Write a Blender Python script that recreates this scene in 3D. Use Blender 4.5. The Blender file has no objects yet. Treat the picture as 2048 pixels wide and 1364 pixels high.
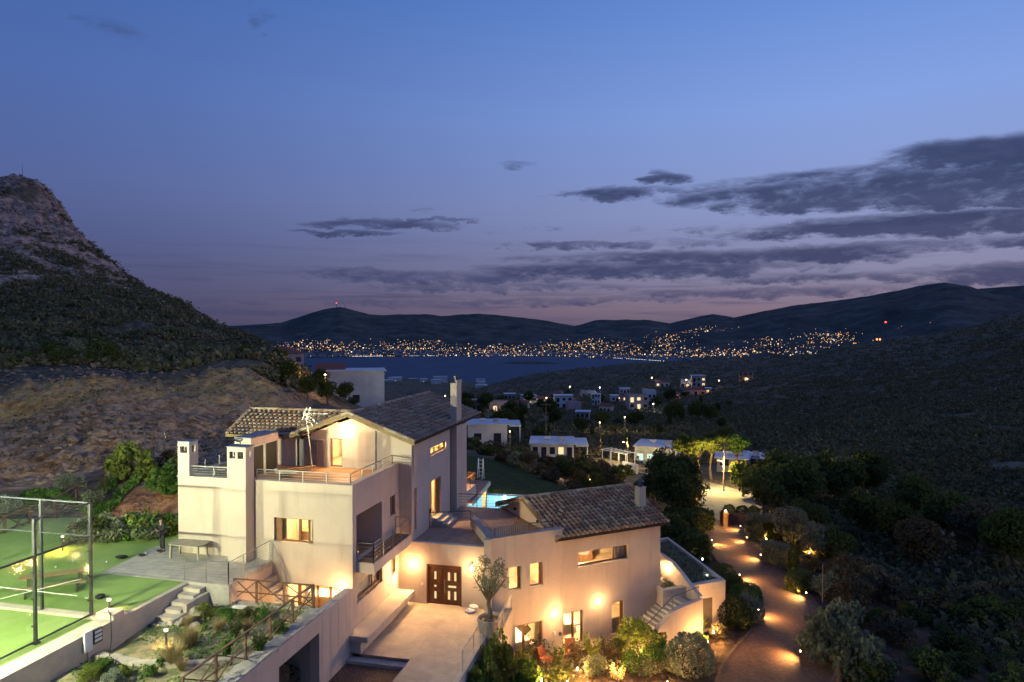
import bpy, bmesh, math, random
import numpy as np
from mathutils import Vector, Matrix, noise
R = math.radians
random.seed(7)
C = bpy.context.scene.collection
SC = bpy.context.scene

# ------------------------------------------------------------------ camera
FPX = 1365.0; HC = 15.6; YAW = R(13.2); PITCH = R(1.0)
cam = bpy.data.cameras.new('camera'); camo = bpy.data.objects.new('camera', cam); C.objects.link(camo)
cam.sensor_width = 36; cam.lens = FPX/2048*36; cam.clip_start = 0.1; cam.clip_end = 40000
camo.location = (0, 0, HC); camo.rotation_euler = (R(90)-PITCH, 0, YAW)
SC.camera = camo
SC.view_settings.view_transform = 'Standard'; SC.view_settings.look = 'None'
SC.view_settings.exposure = 0.06; SC.view_settings.gamma = 1.0
SC.render.film_transparent = False
try:
    SC.cycles.use_denoising = True
    SC.cycles.max_bounces = 6; SC.cycles.diffuse_bounces = 3; SC.cycles.glossy_bounces = 2
    SC.cycles.transparent_max_bounces = 12; SC.cycles.transmission_bounces = 3
    SC.cycles.caustics_reflective = False; SC.cycles.caustics_refractive = False
    SC.cycles.sample_clamp_indirect = 6
except Exception: pass

# a sight line from the survey position: used to work out where real things stand
def ray(px, py):
    x = (px-1024)/FPX; z = -(py-682)/FPX; y = 1.0
    c, s = math.cos(PITCH), math.sin(PITCH); y, z = y*c+z*s, -y*s+z*c
    c, s = math.cos(YAW), math.sin(YAW)
    return Vector((x*c-y*s, x*s+y*c, z))
def at_z(px, py, z):
    r = ray(px, py); t = (z-HC)/r.z; return Vector((r.x*t, r.y*t, z))
def at_r(px, py, rr):
    r = ray(px, py); t = rr/math.hypot(r.x, r.y); return Vector((r.x*t, r.y*t, HC+r.z*t))

# ------------------------------------------------------------------ node helpers
class NT:
    def __init__(s, nt): s.t = nt; s.n = nt.nodes; s.l = nt.links
    def new(s, ty, **k):
        n = s.n.new(ty)
        for a, b in k.items(): setattr(n, a, b)
        return n
    def set(s, sock, v):
        if hasattr(v, 'is_output') or isinstance(v, bpy.types.NodeSocket): s.l.new(v, sock)
        else: sock.default_value = v
    def m(s, op, a, b=None, c=None, clamp=False):
        n = s.new('ShaderNodeMath', operation=op); n.use_clamp = clamp
        s.set(n.inputs[0], a)
        if b is not None: s.set(n.inputs[1], b)
        if c is not None: s.set(n.inputs[2], c)
        return n.outputs[0]
    def noise(s, vec, scale, detail=4, rough=.55, dist=0, out=0):
        n = s.new('ShaderNodeTexNoise'); s.set(n.inputs['Scale'], scale); n.inputs['Detail'].default_value = detail
        n.inputs['Roughness'].default_value = rough; n.inputs['Distortion'].default_value = dist
        if vec is not None: s.l.new(vec, n.inputs['Vector'])
        return n.outputs[out]
    def ramp(s, f, pts, interp='LINEAR'):
        n = s.new('ShaderNodeValToRGB'); cr = n.color_ramp; cr.interpolation = interp
        while len(cr.elements) > 1: cr.elements.remove(cr.elements[-1])
        for i, (p, c) in enumerate(pts):
            e = cr.elements[0] if i == 0 else cr.elements.new(p)
            e.position = p; e.color = (c[0], c[1], c[2], 1) if not isinstance(c, (int, float)) else (c, c, c, 1)
        s.set(n.inputs[0], f); return n.outputs[0]
    def mix(s, f, a, b, bt='MIX'):
        n = s.new('ShaderNodeMix', data_type='RGBA', blend_type=bt)
        s.set(n.inputs[0], f)
        for i, v in ((6, a), (7, b)):
            if isinstance(v, tuple) and len(v) == 3: v = (*v, 1)
            s.set(n.inputs[i], v)
        return n.outputs[2]
    def mapr(s, v, a, b, c, d, smooth=False):
        n = s.new('ShaderNodeMapRange'); n.clamp = True
        if smooth: n.interpolation_type = 'SMOOTHSTEP'
        s.set(n.inputs[0], v)
        for i, x in enumerate((a, b, c, d)): s.set(n.inputs[i+1], x)
        return n.outputs[0]

# ------------------------------------------------------------------ dusk sky (world)
W = bpy.data.worlds.new('World'); SC.world = W; W.use_nodes = True
def build_world():
    nt = NT(W.node_tree); nt.n.clear()
    tc = nt.new('ShaderNodeTexCoord'); sep = nt.new('ShaderNodeSeparateXYZ'); nt.l.new(tc.outputs['Generated'], sep.inputs[0])
    x, y, z = sep.outputs
    az = nt.m('ARCTAN2', x, y); el = nt.m('ARCSINE', z)
    # clear-sky gradient, cooler to the left, brighter and pinker towards the sunset on the right
    e01 = nt.mapr(el, 0.0, 0.55, 0, 1)
    left = nt.ramp(e01, [(0, (.055,.055,.115)), (.08, (.064,.068,.148)), (.34, (.084,.122,.305)), (.55, (.072,.135,.375)), (.8, (.052,.124,.375)), (1, (.042,.10,.32))])
    right = nt.ramp(e01, [(0, (.135,.105,.16)), (.05, (.225,.16,.215)), (.13, (.225,.215,.34)), (.3, (.25,.30,.54)), (.53, (.215,.335,.70)), (.8, (.125,.25,.64)), (1, (.085,.18,.52))])
    f = nt.mapr(az, -.95, .35, 0, 1, True)
    back = nt.mapr(nt.m('ABSOLUTE', nt.m('SUBTRACT', az, .45)), 1.3, 2.6, 1, 0)
    f = nt.m('MULTIPLY', f, back)
    sky = nt.mix(f, left, right)
    # low-frequency unevenness
    comb = nt.new('ShaderNodeCombineXYZ'); nt.l.new(az, comb.inputs[0]); nt.l.new(nt.m('MULTIPLY', el, 5.0), comb.inputs[1])
    n1 = nt.noise(comb.outputs[0], 7.0, 7, .62)
    n2 = nt.noise(comb.outputs[0], 2.6, 4, .5)
    comb3 = nt.new('ShaderNodeCombineXYZ'); nt.l.new(az, comb3.inputs[0]); nt.l.new(nt.m('MULTIPLY', el, 2.6), comb3.inputs[1])
    n3 = nt.noise(comb3.outputs[0], 17.0, 8, .68, .25)
    # cloud banks: position (azimuth, elevation) and half sizes in radians
    banks = [(1690,378,240,20,1),(1800,335,240,12,.85),(1960,305,150,18,1.05),(1880,388,260,17,1.0),(1560,408,130,9,.9),(1340,357,42,10,.85),(1235,388,125,10,.85),(1450,372,80,6,.6),
             (1800,450,240,13,1.05),(2030,450,160,14,1.0),(2030,487,110,8,.9),(1500,513,330,13,.95),(1290,540,280,13,.95),(1700,500,280,9,.8),(1150,492,120,7,.85),(900,556,250,10,.8),(700,547,90,8,.85),
             (770,448,105,8,.85),(690,467,95,5,.85),(870,439,70,4,.75),(1050,491,50,5,.6),(1330,487,110,8,.7),(1000,575,240,7,.7),(1520,586,230,9,.8),(1130,602,250,6,.7),
             (2000,545,150,12,.95),(480,600,110,8,.4),(830,604,150,8,.55),(1040,331,60,6,.5),(2010,404,150,8,.9),(1640,555,200,7,.75),(985,468,30,5,.42),(1420,455,80,5,.5),
             (2090,318,120,20,1.05),(2090,372,130,20,1.05),(1700,345,130,11,.85),(520,25,22,34,.40),(250,62,40,16,.36),(1260,453,26,5,.42),(1075,453,40,5,.42),(880,415,40,5,.38)]
    dx = nt.m('MULTIPLY', nt.m('SUBTRACT', n1, .5), .22); dy = nt.m('MULTIPLY', nt.m('SUBTRACT', n3, .5), .034)
    dy2 = nt.m('MULTIPLY', nt.m('SUBTRACT', n2, .5), .020)
    az2 = nt.m('ADD', az, dx); el2 = nt.m('ADD', nt.m('ADD', el, dy), dy2)
    tot = None
    for (px, py, hw, hh, d) in banks:
        r = ray(px, py).normalized(); a0 = math.atan2(r.x, r.y); e0 = math.asin(r.z)
        A = nt.m('MULTIPLY', nt.m('SUBTRACT', az2, a0), FPX/hw/1.15); B = nt.m('MULTIPLY', nt.m('SUBTRACT', el2, e0), FPX/hh/1.25)
        q = nt.m('ADD', nt.m('MULTIPLY', A, A), nt.m('MULTIPLY', B, B))
        g = nt.m('MULTIPLY', nt.m('POWER', 2.718, nt.m('MULTIPLY', nt.m('MULTIPLY', q, q), -.45)), d)
        tot = g if tot is None else nt.m('MAXIMUM', tot, g)
    tex = nt.m('ADD', nt.m('MULTIPLY', nt.m('SUBTRACT', n1, .5), .9), nt.m('MULTIPLY', nt.m('SUBTRACT', n3, .5), 1.5))
    dens = nt.mapr(nt.m('ADD', tot, nt.m('MULTIPLY', tex, nt.mapr(tot, .02, .4, 0, 1.1))), .26, 1.08, 0, 1, True)
    # thin streaky veil low over the horizon
    comb2 = nt.new('ShaderNodeCombineXYZ'); nt.l.new(nt.m('MULTIPLY', az, 1.3), comb2.inputs[0]); nt.l.new(nt.m('MULTIPLY', el, 26.0), comb2.inputs[1])
    nv = nt.noise(comb2.outputs[0], 3.0, 6, .6)
    comb4 = nt.new('ShaderNodeCombineXYZ'); nt.l.new(nt.m('ADD', az, nt.m('MULTIPLY', el, .9)), comb4.inputs[0]); nt.l.new(nt.m('MULTIPLY', el, 15.0), comb4.inputs[1]); nv2 = nt.noise(comb4.outputs[0], 2.3, 7, .6)
    veil = nt.m('MULTIPLY', nt.mapr(nv, .47, .66, 0, .55, True), nt.mapr(el, .02, .16, 1, 0, True))
    dens = nt.m('MAXIMUM', dens, veil)
    shade = nt.mix(nt.mapr(n3, .35, .65, 0, 1), (.014, .030, .095), (.040, .055, .145))
    shade = nt.mix(nt.mapr(nv2, .44, .68, 0, .6), shade, (.058, .078, .175))
    shade = nt.mix(nt.mapr(el, .03, .3, 0, 1), nt.mix(.25, shade, (.07,.06,.12)), shade)
    col = nt.mix(nt.m('MULTIPLY', dens, .96), sky, shade)
    below = nt.mapr(el, -.03, 0.0, 0, 1)
    col = nt.mix(below, (.030, .032, .055), col)
    bg = nt.new('ShaderNodeBackground'); nt.l.new(col, bg.inputs[0]); bg.inputs[1].default_value = 1.03
    # a trace of physical twilight sky on top
    st = nt.new('ShaderNodeTexSky', sky_type='NISHITA'); st.sun_disc = False; st.sun_elevation = R(-2); st.sun_rotation = R(28)
    bg2 = nt.new('ShaderNodeBackground'); nt.l.new(st.outputs[0], bg2.inputs[0]); bg2.inputs[1].default_value = 0.012
    add = nt.new('ShaderNodeAddShader'); nt.l.new(bg.outputs[0], add.inputs[0]); nt.l.new(bg2.outputs[0], add.inputs[1])
    out = nt.new('ShaderNodeOutputWorld'); nt.l.new(add.outputs[0], out.inputs[0])
build_world()
sl = bpy.data.lights.new('sun', 'SUN'); sl.energy = .35; sl.angle = R(50); sl.color = (1, .74, .66)
so = bpy.data.objects.new('sun', sl); C.objects.link(so); so.rotation_euler = (R(72), 0, R(-55+180))

LK = 2.6
def lamp(loc, watts, col=(1, .62, .28), rad=.06, spot=None, blend=.4, aim=None, name='lamp_light'):
    l = bpy.data.lights.new(name, 'SPOT' if spot else 'POINT'); l.energy = watts*LK; l.color = col; l.shadow_soft_size = rad
    o = bpy.data.objects.new(name, l); C.objects.link(o); o.location = loc
    if spot:
        l.spot_size = R(spot); l.spot_blend = blend
        d = Vector(aim)-Vector(loc); o.rotation_euler = d.to_track_quat('-Z', 'Y').to_euler()
    return o
WARM = (1, .53, .17); WARM2 = (1, .60, .26); FLOOD = (.96, 1.0, .66)

# ------------------------------------------------------------------ materials
MATS = {}
def mat(name, col, rough=.8, metal=0, var=None, vscale=1.5, bump=0, bscale=20, emit=None, es=0, spec=.3, obj=False, fn=None, objrand=0, bdist=.05):
    if name in MATS: return MATS[name]
    m = bpy.data.materials.new(name); m.use_nodes = True; nt = NT(m.node_tree)
    b = nt.n['Principled BSDF']; b.inputs['Roughness'].default_value = rough; b.inputs['Metallic'].default_value = metal
    b.inputs['Specular IOR Level'].default_value = spec
    tc = nt.new('ShaderNodeTexCoord'); v = tc.outputs['Object'] if obj else None
    if v is None:
        g = nt.new('ShaderNodeNewGeometry'); v = g.outputs['Position']
    c = (*col, 1)
    if var is not None:
        n = nt.noise(v, vscale, 6, .6); c = nt.mix(nt.mapr(n, .35, .65, 0, 1), tuple(col), tuple(var))
    if objrand:
        oi = nt.new('ShaderNodeObjectInfo'); hs = nt.new('ShaderNodeHueSaturation')
        nt.l.new(nt.mapr(oi.outputs['Random'], 0, 1, 1-objrand, 1+objrand), hs.inputs['Value'])
        nt.set(hs.inputs['Color'], c); c = hs.outputs[0]
    if fn: c = fn(nt, v, c, b)
    nt.set(b.inputs['Base Color'], c)
    if bump:
        bn = nt.new('ShaderNodeBump'); bn.inputs['Strength'].default_value = bump; bn.inputs['Distance'].default_value = bdist
        nt.l.new(nt.noise(v, bscale, 5, .6), bn.inputs['Height']); nt.l.new(bn.outputs[0], b.inputs['Normal'])
    if emit: b.inputs['Emission Color'].default_value = (*emit, 1); b.inputs['Emission Strength'].default_value = es
    MATS[name] = m; return m
def plaster_fn(nt, v, c, b):
    mp = nt.new('ShaderNodeMapping'); mp.inputs['Scale'].default_value = (1.6, 1.6, .22); nt.l.new(v, mp.inputs[0])
    st = nt.noise(mp.outputs[0], 1.3, 6, .65)
    c = nt.mix(nt.mapr(st, .50, .74, 0, .42), c, (.36, .28, .21))
    c = nt.mix(nt.mapr(nt.noise(v, 3.2, 7, .7), .55, .68, 0, .16), c, (.40, .31, .23))
    return nt.mix(nt.mapr(nt.noise(v, 9, 3), .4, .7, 0, .10), c, (.5, .46, .40))
M_PLASTER = mat('plaster', (.60, .485, .385), .9, var=(.54, .43, .34), vscale=.6, bump=.12, bscale=30, fn=plaster_fn)
M_PLASTER_IN = mat('interior_plaster', (.80, .70, .52), .9, var=(.74, .62, .45), vscale=2)
M_CAP = mat('roof_cap_grey', (.26, .26, .29), .85, var=(.18, .18, .2), vscale=3, bump=.15)
M_CONC = mat('concrete', (.46, .42, .36), .9, var=(.32, .29, .25), vscale=1.2, bump=.3, bscale=12, fn=plaster_fn)
M_CONCW = mat('pale_concrete', (.56, .47, .36), .9, var=(.42, .37, .31), vscale=1.4, bump=.3, bscale=14)
def stripes(axis, per, gap, dark):
    def f(nt, v, c, b):
        s = nt.new('ShaderNodeSeparateXYZ'); nt.l.new(v, s.inputs[0])
        fr = nt.m('FRACT', nt.m('DIVIDE', s.outputs[axis], per))
        ci = nt.m('FLOOR', nt.m('DIVIDE', s.outputs[axis], per))
        wn = nt.new('ShaderNodeTexWhiteNoise', noise_dimensions='1D'); nt.l.new(ci, wn.inputs['W'])
        c = nt.mix(nt.m('MULTIPLY', wn.outputs[0], .35), c, dark)
        return nt.mix(nt.mapr(fr, gap, gap*1.6, 1, 0), c, tuple(x*.35 for x in dark))
    return f
M_TERR = mat('terrace_stone', (.36, .25, .18), .75, var=(.27, .18, .13), vscale=2.0, bump=.1, fn=stripes(0, .6, .02, (.24, .17, .12)))
M_STONEDECK = mat('grey_deck_stone', (.52, .47, .40), .8, var=(.38, .34, .29), vscale=2.5, bump=.15, fn=stripes(1, .3, .03, (.25, .23, .22)))
M_DECK = mat('wood_deck', (.34, .19, .095), .6, var=(.26, .14, .07), vscale=3, fn=stripes(1, .14, .06, (.22, .12, .06)))
M_WOOD = mat('brown_wood', (.24, .12, .045), .45, var=(.17, .08, .03), vscale=4, spec=.5)
M_WOODD = mat('dark_door_wood', (.16, .065, .022), .4, var=(.11, .045, .015), vscale=5, spec=.5)
M_RUST = mat('weathered_brown_wood', (.20, .115, .065), .85, var=(.13, .075, .045), vscale=6, bump=.2)
M_TEAK = mat('bench_wood', (.36, .22, .11), .7, var=(.26, .15, .08), vscale=6)
M_STEEL = mat('steel', (.42, .41, .40), .35, metal=.85, var=(.33, .32, .31), vscale=5)
M_DARKSTEEL = mat('dark_steel', (.10, .11, .12), .45, metal=.6, var=(.07, .075, .08), vscale=4)
M_WHITE = mat('white_paint', (.78, .77, .74), .6, var=(.7, .69, .66), vscale=3)
M_BLACK = mat('black_matte', (.03, .03, .032), .7, var=(.02, .02, .022), vscale=6)
M_SHUTTER = mat('grey_shutter', (.27, .25, .25), .35, var=(.22, .2, .2), vscale=1.5, fn=stripes(2, .055, .1, (.2, .19, .19)), spec=.6)
M_SCREEN = mat('dark_louver', (.05, .055, .045), .6, var=(.035, .04, .03), vscale=2, fn=stripes(2, .07, .15, (.03, .03, .025)))
def tile_fn(nt, v, c, b):
    a = nt.new('ShaderNodeAttribute', attribute_name='rnd')
    c2 = nt.ramp(a.outputs['Fac'], [(0, (.22,.145,.09)), (.35, (.36,.25,.16)), (.6, (.46,.36,.24)), (.85, (.36,.165,.09)), (1, (.54,.44,.31))])
    n = nt.noise(v, 14, 5)
    return nt.mix(nt.mapr(n, .5, .74, 0, .5), c2, (.12, .09, .065))
M_TILE = mat('roof_tile', (.3, .2, .12), .85, bump=.3, bscale=25, fn=tile_fn)
M_TILEUNDER = mat('tile_bed', (.05, .035, .027), .9, var=(.035, .025, .02), vscale=5)  # bed coloured near black so the channels between tiles look deep and shaded
M_SOFFIT = mat('soffit_wood', (.30, .22, .11), .8, var=(.22, .16, .08), vscale=4)
def glow(name, col, s):
    m = bpy.data.materials.new(name); m.use_nodes = True; nt = NT(m.node_tree); nt.n.clear()
    e = nt.new('ShaderNodeEmission'); e.inputs[0].default_value = (*col, 1); e.inputs[1].default_value = s
    o = nt.new('ShaderNodeOutputMaterial'); nt.l.new(e.outputs[0], o.inputs[0]); MATS[name] = m; return m
G_LAMP = glow('lamp_glow', (1, .70, .36), 9); G_SMALL = glow('small_lamp_glow', (1, .66, .30), 14); G_WHITE = glow('white_lamp_glow', (.85, .95, 1), 8)
G_PANE = glow('lit_pane', (1, .72, .34), 1.0); G_ORANGE = glow('orange_glow', (1, .45, .12), 3); G_RED = glow('red_beacon', (1, .05, .03), 8)
def glassmat(name, tint, gl=.08, tcol=(1, 1, 1)):
    m = bpy.data.materials.new(name); m.use_nodes = True; nt = NT(m.node_tree); nt.n.clear()
    t = nt.new('ShaderNodeBsdfTransparent'); t.inputs[0].default_value = (*tcol, 1)
    g = nt.new('ShaderNodeBsdfGlossy'); g.inputs[0].default_value = (*tint, 1); g.inputs['Roughness'].default_value = .06
    fr = nt.new('ShaderNodeFresnel'); fr.inputs[0].default_value = 1.35
    mx = nt.new('ShaderNodeMixShader'); nt.l.new(nt.m('ADD', fr.outputs[0], gl*.4), mx.inputs[0]); nt.l.new(t.outputs[0], mx.inputs[1]); nt.l.new(g.outputs[0], mx.inputs[2])
    o = nt.new('ShaderNodeOutputMaterial'); nt.l.new(mx.outputs[0], o.inputs[0]); MATS[name] = m; return m
M_GLASS = glassmat('clear_glass', (.9, .9, .9), .05)
M_COURTGLASS = glassmat('court_glass', (.8, .9, .85), .10, (.90, .95, .90))
def leafmat(name, c1, c2, tr=.25, c3=None):
    m = bpy.data.materials.new(name); m.use_nodes = True; nt = NT(m.node_tree); nt.n.clear()
    g = nt.new('ShaderNodeNewGeometry'); oi = nt.new('ShaderNodeObjectInfo')
    a = nt.new('ShaderNodeAttribute', attribute_name='rnd')
    n = nt.noise(g.outputs['Position'], 1.6, 3)
    f = nt.m('ADD', nt.m('MULTIPLY', a.outputs['Fac'], .6), nt.m('MULTIPLY', nt.mapr(n, .35, .65, 0, 1), .4))
    col = nt.mix(f, c1, c2)
    if c3: col = nt.mix(nt.mapr(a.outputs['Fac'], .86, .9, 0, .8), col, c3)
    hs = nt.new('ShaderNodeHueSaturation'); nt.l.new(nt.mapr(oi.outputs['Random'], 0, 1, .75, 1.25), hs.inputs['Value']); nt.l.new(col, hs.inputs['Color'])
    d = nt.new('ShaderNodeBsdfDiffuse'); t = nt.new('ShaderNodeBsdfTranslucent'); nt.l.new(hs.outputs[0], d.inputs[0]); nt.l.new(hs.outputs[0], t.inputs[0])
    mx = nt.new('ShaderNodeMixShader'); mx.inputs[0].default_value = tr; nt.l.new(d.outputs[0], mx.inputs[1]); nt.l.new(t.outputs[0], mx.inputs[2])
    o = nt.new('ShaderNodeOutputMaterial'); nt.l.new(mx.outputs[0], o.inputs[0]); MATS[name] = m; return m
L_OLIVE = leafmat('olive_leaf', (.12, .14, .07), (.28, .29, .18)); L_GREEN = leafmat('green_leaf', (.06, .12, .025), (.14, .24, .05))
L_DARK = leafmat('dark_leaf', (.055, .075, .022), (.13, .145, .045)); L_GREY = leafmat('grey_leaf', (.12, .14, .09), (.24, .26, .19))
L_YELLOW = leafmat('yellow_leaf', (.12, .17, .03), (.26, .28, .06)); L_DRY = leafmat('dry_grass_leaf', (.30, .22, .10), (.50, .40, .20))
L_BROWN = leafmat('brown_leaf', (.08, .065, .04), (.15, .12, .07)); L_SCRUB = leafmat('scrub_leaf', (.11, .105, .05), (.22, .19, .10), .1, (.32, .22, .16))
M_BARK = mat('bark', (.22, .17, .12), .9, var=(.13, .10, .07), vscale=9, bump=.5, bscale=18)
M_SKIN = mat('skin', (.42, .25, .17), .6, var=(.38, .22, .15), vscale=8)

# ------------------------------------------------------------------ mesh helpers
class MB:
    def __init__(s): s.v = []; s.f = []; s.mi = []; s.r = []; s.smooth = False
    def face(s, pts, mi=0, rnd=0.5):
        n = len(s.v); s.v += [tuple(p) for p in pts]; s.f.append(tuple(range(n, n+len(pts)))); s.mi.append(mi); s.r.append(rnd)
    def hexa(s, p, mi=0, rnd=.5):   # p: 4 bottom then 4 top
        n = len(s.v); s.v += [tuple(q) for q in p]
        for f in ((3,2,1,0), (4,5,6,7), (0,1,5,4), (1,2,6,5), (2,3,7,6), (3,0,4,7)):
            s.f.append(tuple(n+i for i in f)); s.mi.append(mi); s.r.append(rnd)
    def box(s, x0, x1, y0, y1, z0, z1, mi=0, F=None, rnd=.5):
        P = [(x0,y0,z0),(x1,y0,z0),(x1,y1,z0),(x0,y1,z0),(x0,y0,z1),(x1,y0,z1),(x1,y1,z1),(x0,y1,z1)]
        if F: P = [F(*p) for p in P]
        s.hexa(P, mi, rnd); return s
    def tube(s, pts, rad, n=6, mi=0, cap=True, rnd=.5):
        pts = [Vector(p) for p in pts]; rs = rad if isinstance(rad, (list, tuple)) else [rad]*len(pts)
        rings = []; up0 = Vector((0, 0, 1)); prev = None
        for i, p in enumerate(pts):
            d = (pts[min(i+1, len(pts)-1)]-pts[max(i-1, 0)]).normalized()
            if prev is None:
                a = d.cross(up0 if abs(d.z) < .95 else Vector((1, 0, 0))).normalized()
            else: a = (prev-d*prev.dot(d)).normalized()
            prev = a; b = d.cross(a)
            n0 = len(s.v); rings.append(n0)
            for k in range(n):
                t = 2*math.pi*k/n+math.pi/n; s.v.append(tuple(p+(a*math.cos(t)+b*math.sin(t))*rs[i]))
        for i in range(len(pts)-1):
            for k in range(n):
                k2 = (k+1) % n
                s.f.append((rings[i]+k, rings[i]+k2, rings[i+1]+k2, rings[i+1]+k)); s.mi.append(mi); s.r.append(rnd)
        if cap:
            s.f.append(tuple(rings[0]+k for k in reversed(range(n)))); s.mi.append(mi); s.r.append(rnd)
            s.f.append(tuple(rings[-1]+k for k in range(n))); s.mi.append(mi); s.r.append(rnd)
        return s
    def bar(s, a, b, w, h=None, mi=0, up=(0, 0, 1)):
        a = Vector(a); b = Vector(b); h = h or w; d = (b-a).normalized(); u = Vector(up)
        if abs(d.dot(u)) > .98: u = Vector((0, 1, 0))
        sd = d.cross(u).normalized()*w/2; uu = sd.cross(d).normalized()*h/2
        s.hexa([a-sd-uu, a+sd-uu, b+sd-uu, b-sd-uu, a-sd+uu, a+sd+uu, b+sd+uu, b-sd+uu], mi)
        return s
    def lathe(s, prof, c, n=16, mi=0):
        x, y, z = c; base = len(s.v)
        for (r, h) in prof:
            for k in range(n):
                t = 2*math.pi*k/n; s.v.append((x+r*math.cos(t), y+r*math.sin(t), z+h))
        for i in range(len(prof)-1):
            for k in range(n):
                k2 = (k+1) % n; s.f.append((base+i*n+k, base+i*n+k2, base+(i+1)*n+k2, base+(i+1)*n+k)); s.mi.append(mi); s.r.append(.5)
        return s
    def prism(s, poly, z0, z1, mi=0, mtop=None, F=None):
        n = len(poly); P = [(p[0], p[1]) for p in poly]
        zt = z1 if isinstance(z1, (list, tuple)) else [z1]*n; zb = z0 if isinstance(z0, (list, tuple)) else [z0]*n
        lo = [(P[i][0], P[i][1], zb[i]) for i in range(n)]; hi = [(P[i][0], P[i][1], zt[i]) for i in range(n)]
        if F: lo = [F(*p) for p in lo]; hi = [F(*p) for p in hi]
        b = len(s.v); s.v += [tuple(p) for p in lo+hi]
        s.f.append(tuple(b+i for i in reversed(range(n)))); s.mi.append(mi); s.r.append(.5)
        s.f.append(tuple(b+n+i for i in range(n))); s.mi.append(mi if mtop is None else mtop); s.r.append(.5)
        for i in range(n):
            j = (i+1) % n; s.f.append((b+i, b+j, b+n+j, b+n+i)); s.mi.append(mi); s.r.append(.5)
        return s
    def build(s, name, mats, parent=None, smooth=None, origin=None):
        me = bpy.data.meshes.new(name); v = s.v
        if origin is not None: v = [(p[0]-origin[0], p[1]-origin[1], p[2]-origin[2]) for p in v]
        me.from_pydata([tuple(p) for p in v], [], s.f)
        if not isinstance(mats, (list, tuple)): mats = [mats]
        for m in mats: me.materials.append(m)
        me.polygons.foreach_set('material_index', s.mi)
        if smooth or (smooth is None and s.smooth): me.polygons.foreach_set('use_smooth', [True]*len(s.f))
        a = me.attributes.new('rnd', 'FLOAT', 'FACE'); a.data.foreach_set('value', s.r)
        me.update()
        o = bpy.data.objects.new(name, me); C.objects.link(o)
        if origin is not None: o.location = origin
        if parent is not None:
            o.parent = parent
            if origin is None: o.matrix_parent_inverse = Matrix.LocRotScale(parent.location, parent.rotation_euler, None).inverted()
        return o
def tag(o, label=None, cat=None, group=None, kind=None):
    if label: o['label'] = label
    if cat: o['category'] = cat
    if group: o['group'] = group
    if kind: o['kind'] = kind
    return o
def thing(name, label, cat, loc=(0, 0, 0), group=None, rz=0):
    o = bpy.data.objects.new(name, None); C.objects.link(o); o.location = loc; o.rotation_euler = (0, 0, rz)
    o.empty_display_size = .3
    return tag(o, label, cat, group)
def struct(name, mb, mats, smooth=None): return tag(mb.build(name, mats, smooth=smooth), kind='structure')
def copy_tree(o, parent=None):
    c = o.copy(); C.objects.link(c); c.parent = parent
    for ch in list(o.children): copy_tree(ch, c)
    return c
class Fr:   # wall frame: u along the wall, v into the wall, z up
    def __init__(s, x, y, deg): s.x = x; s.y = y; s.c = math.cos(R(deg)); s.s = math.sin(R(deg))
    def __call__(s, u, v, z): return Vector((s.x+s.c*u-s.s*v, s.y+s.s*u+s.c*v, z))
def mesh_np(name, verts, faces, mats, rnd=None, parent=None, smooth=False, mi=None):
    me = bpy.data.meshes.new(name); nv = len(verts); nf = len(faces); k = faces.shape[1]
    me.vertices.add(nv); me.vertices.foreach_set('co', np.asarray(verts, np.float32).ravel())
    me.loops.add(nf*k); me.loops.foreach_set('vertex_index', np.asarray(faces, np.int32).ravel())
    me.polygons.add(nf); me.polygons.foreach_set('loop_start', np.arange(nf, dtype=np.int32)*k)
    for m in (mats if isinstance(mats, (list, tuple)) else [mats]): me.materials.append(m)
    if mi is not None: me.polygons.foreach_set('material_index', mi)
    if smooth: me.polygons.foreach_set('use_smooth', np.ones(nf, bool))
    me.update(calc_edges=True)
    if rnd is not None:
        a = me.attributes.new('rnd', 'FLOAT', 'FACE'); a.data.foreach_set('value', np.asarray(rnd, np.float32))
    o = bpy.data.objects.new(name, me); C.objects.link(o)
    if parent is not None: o.parent = parent
    return o

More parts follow.
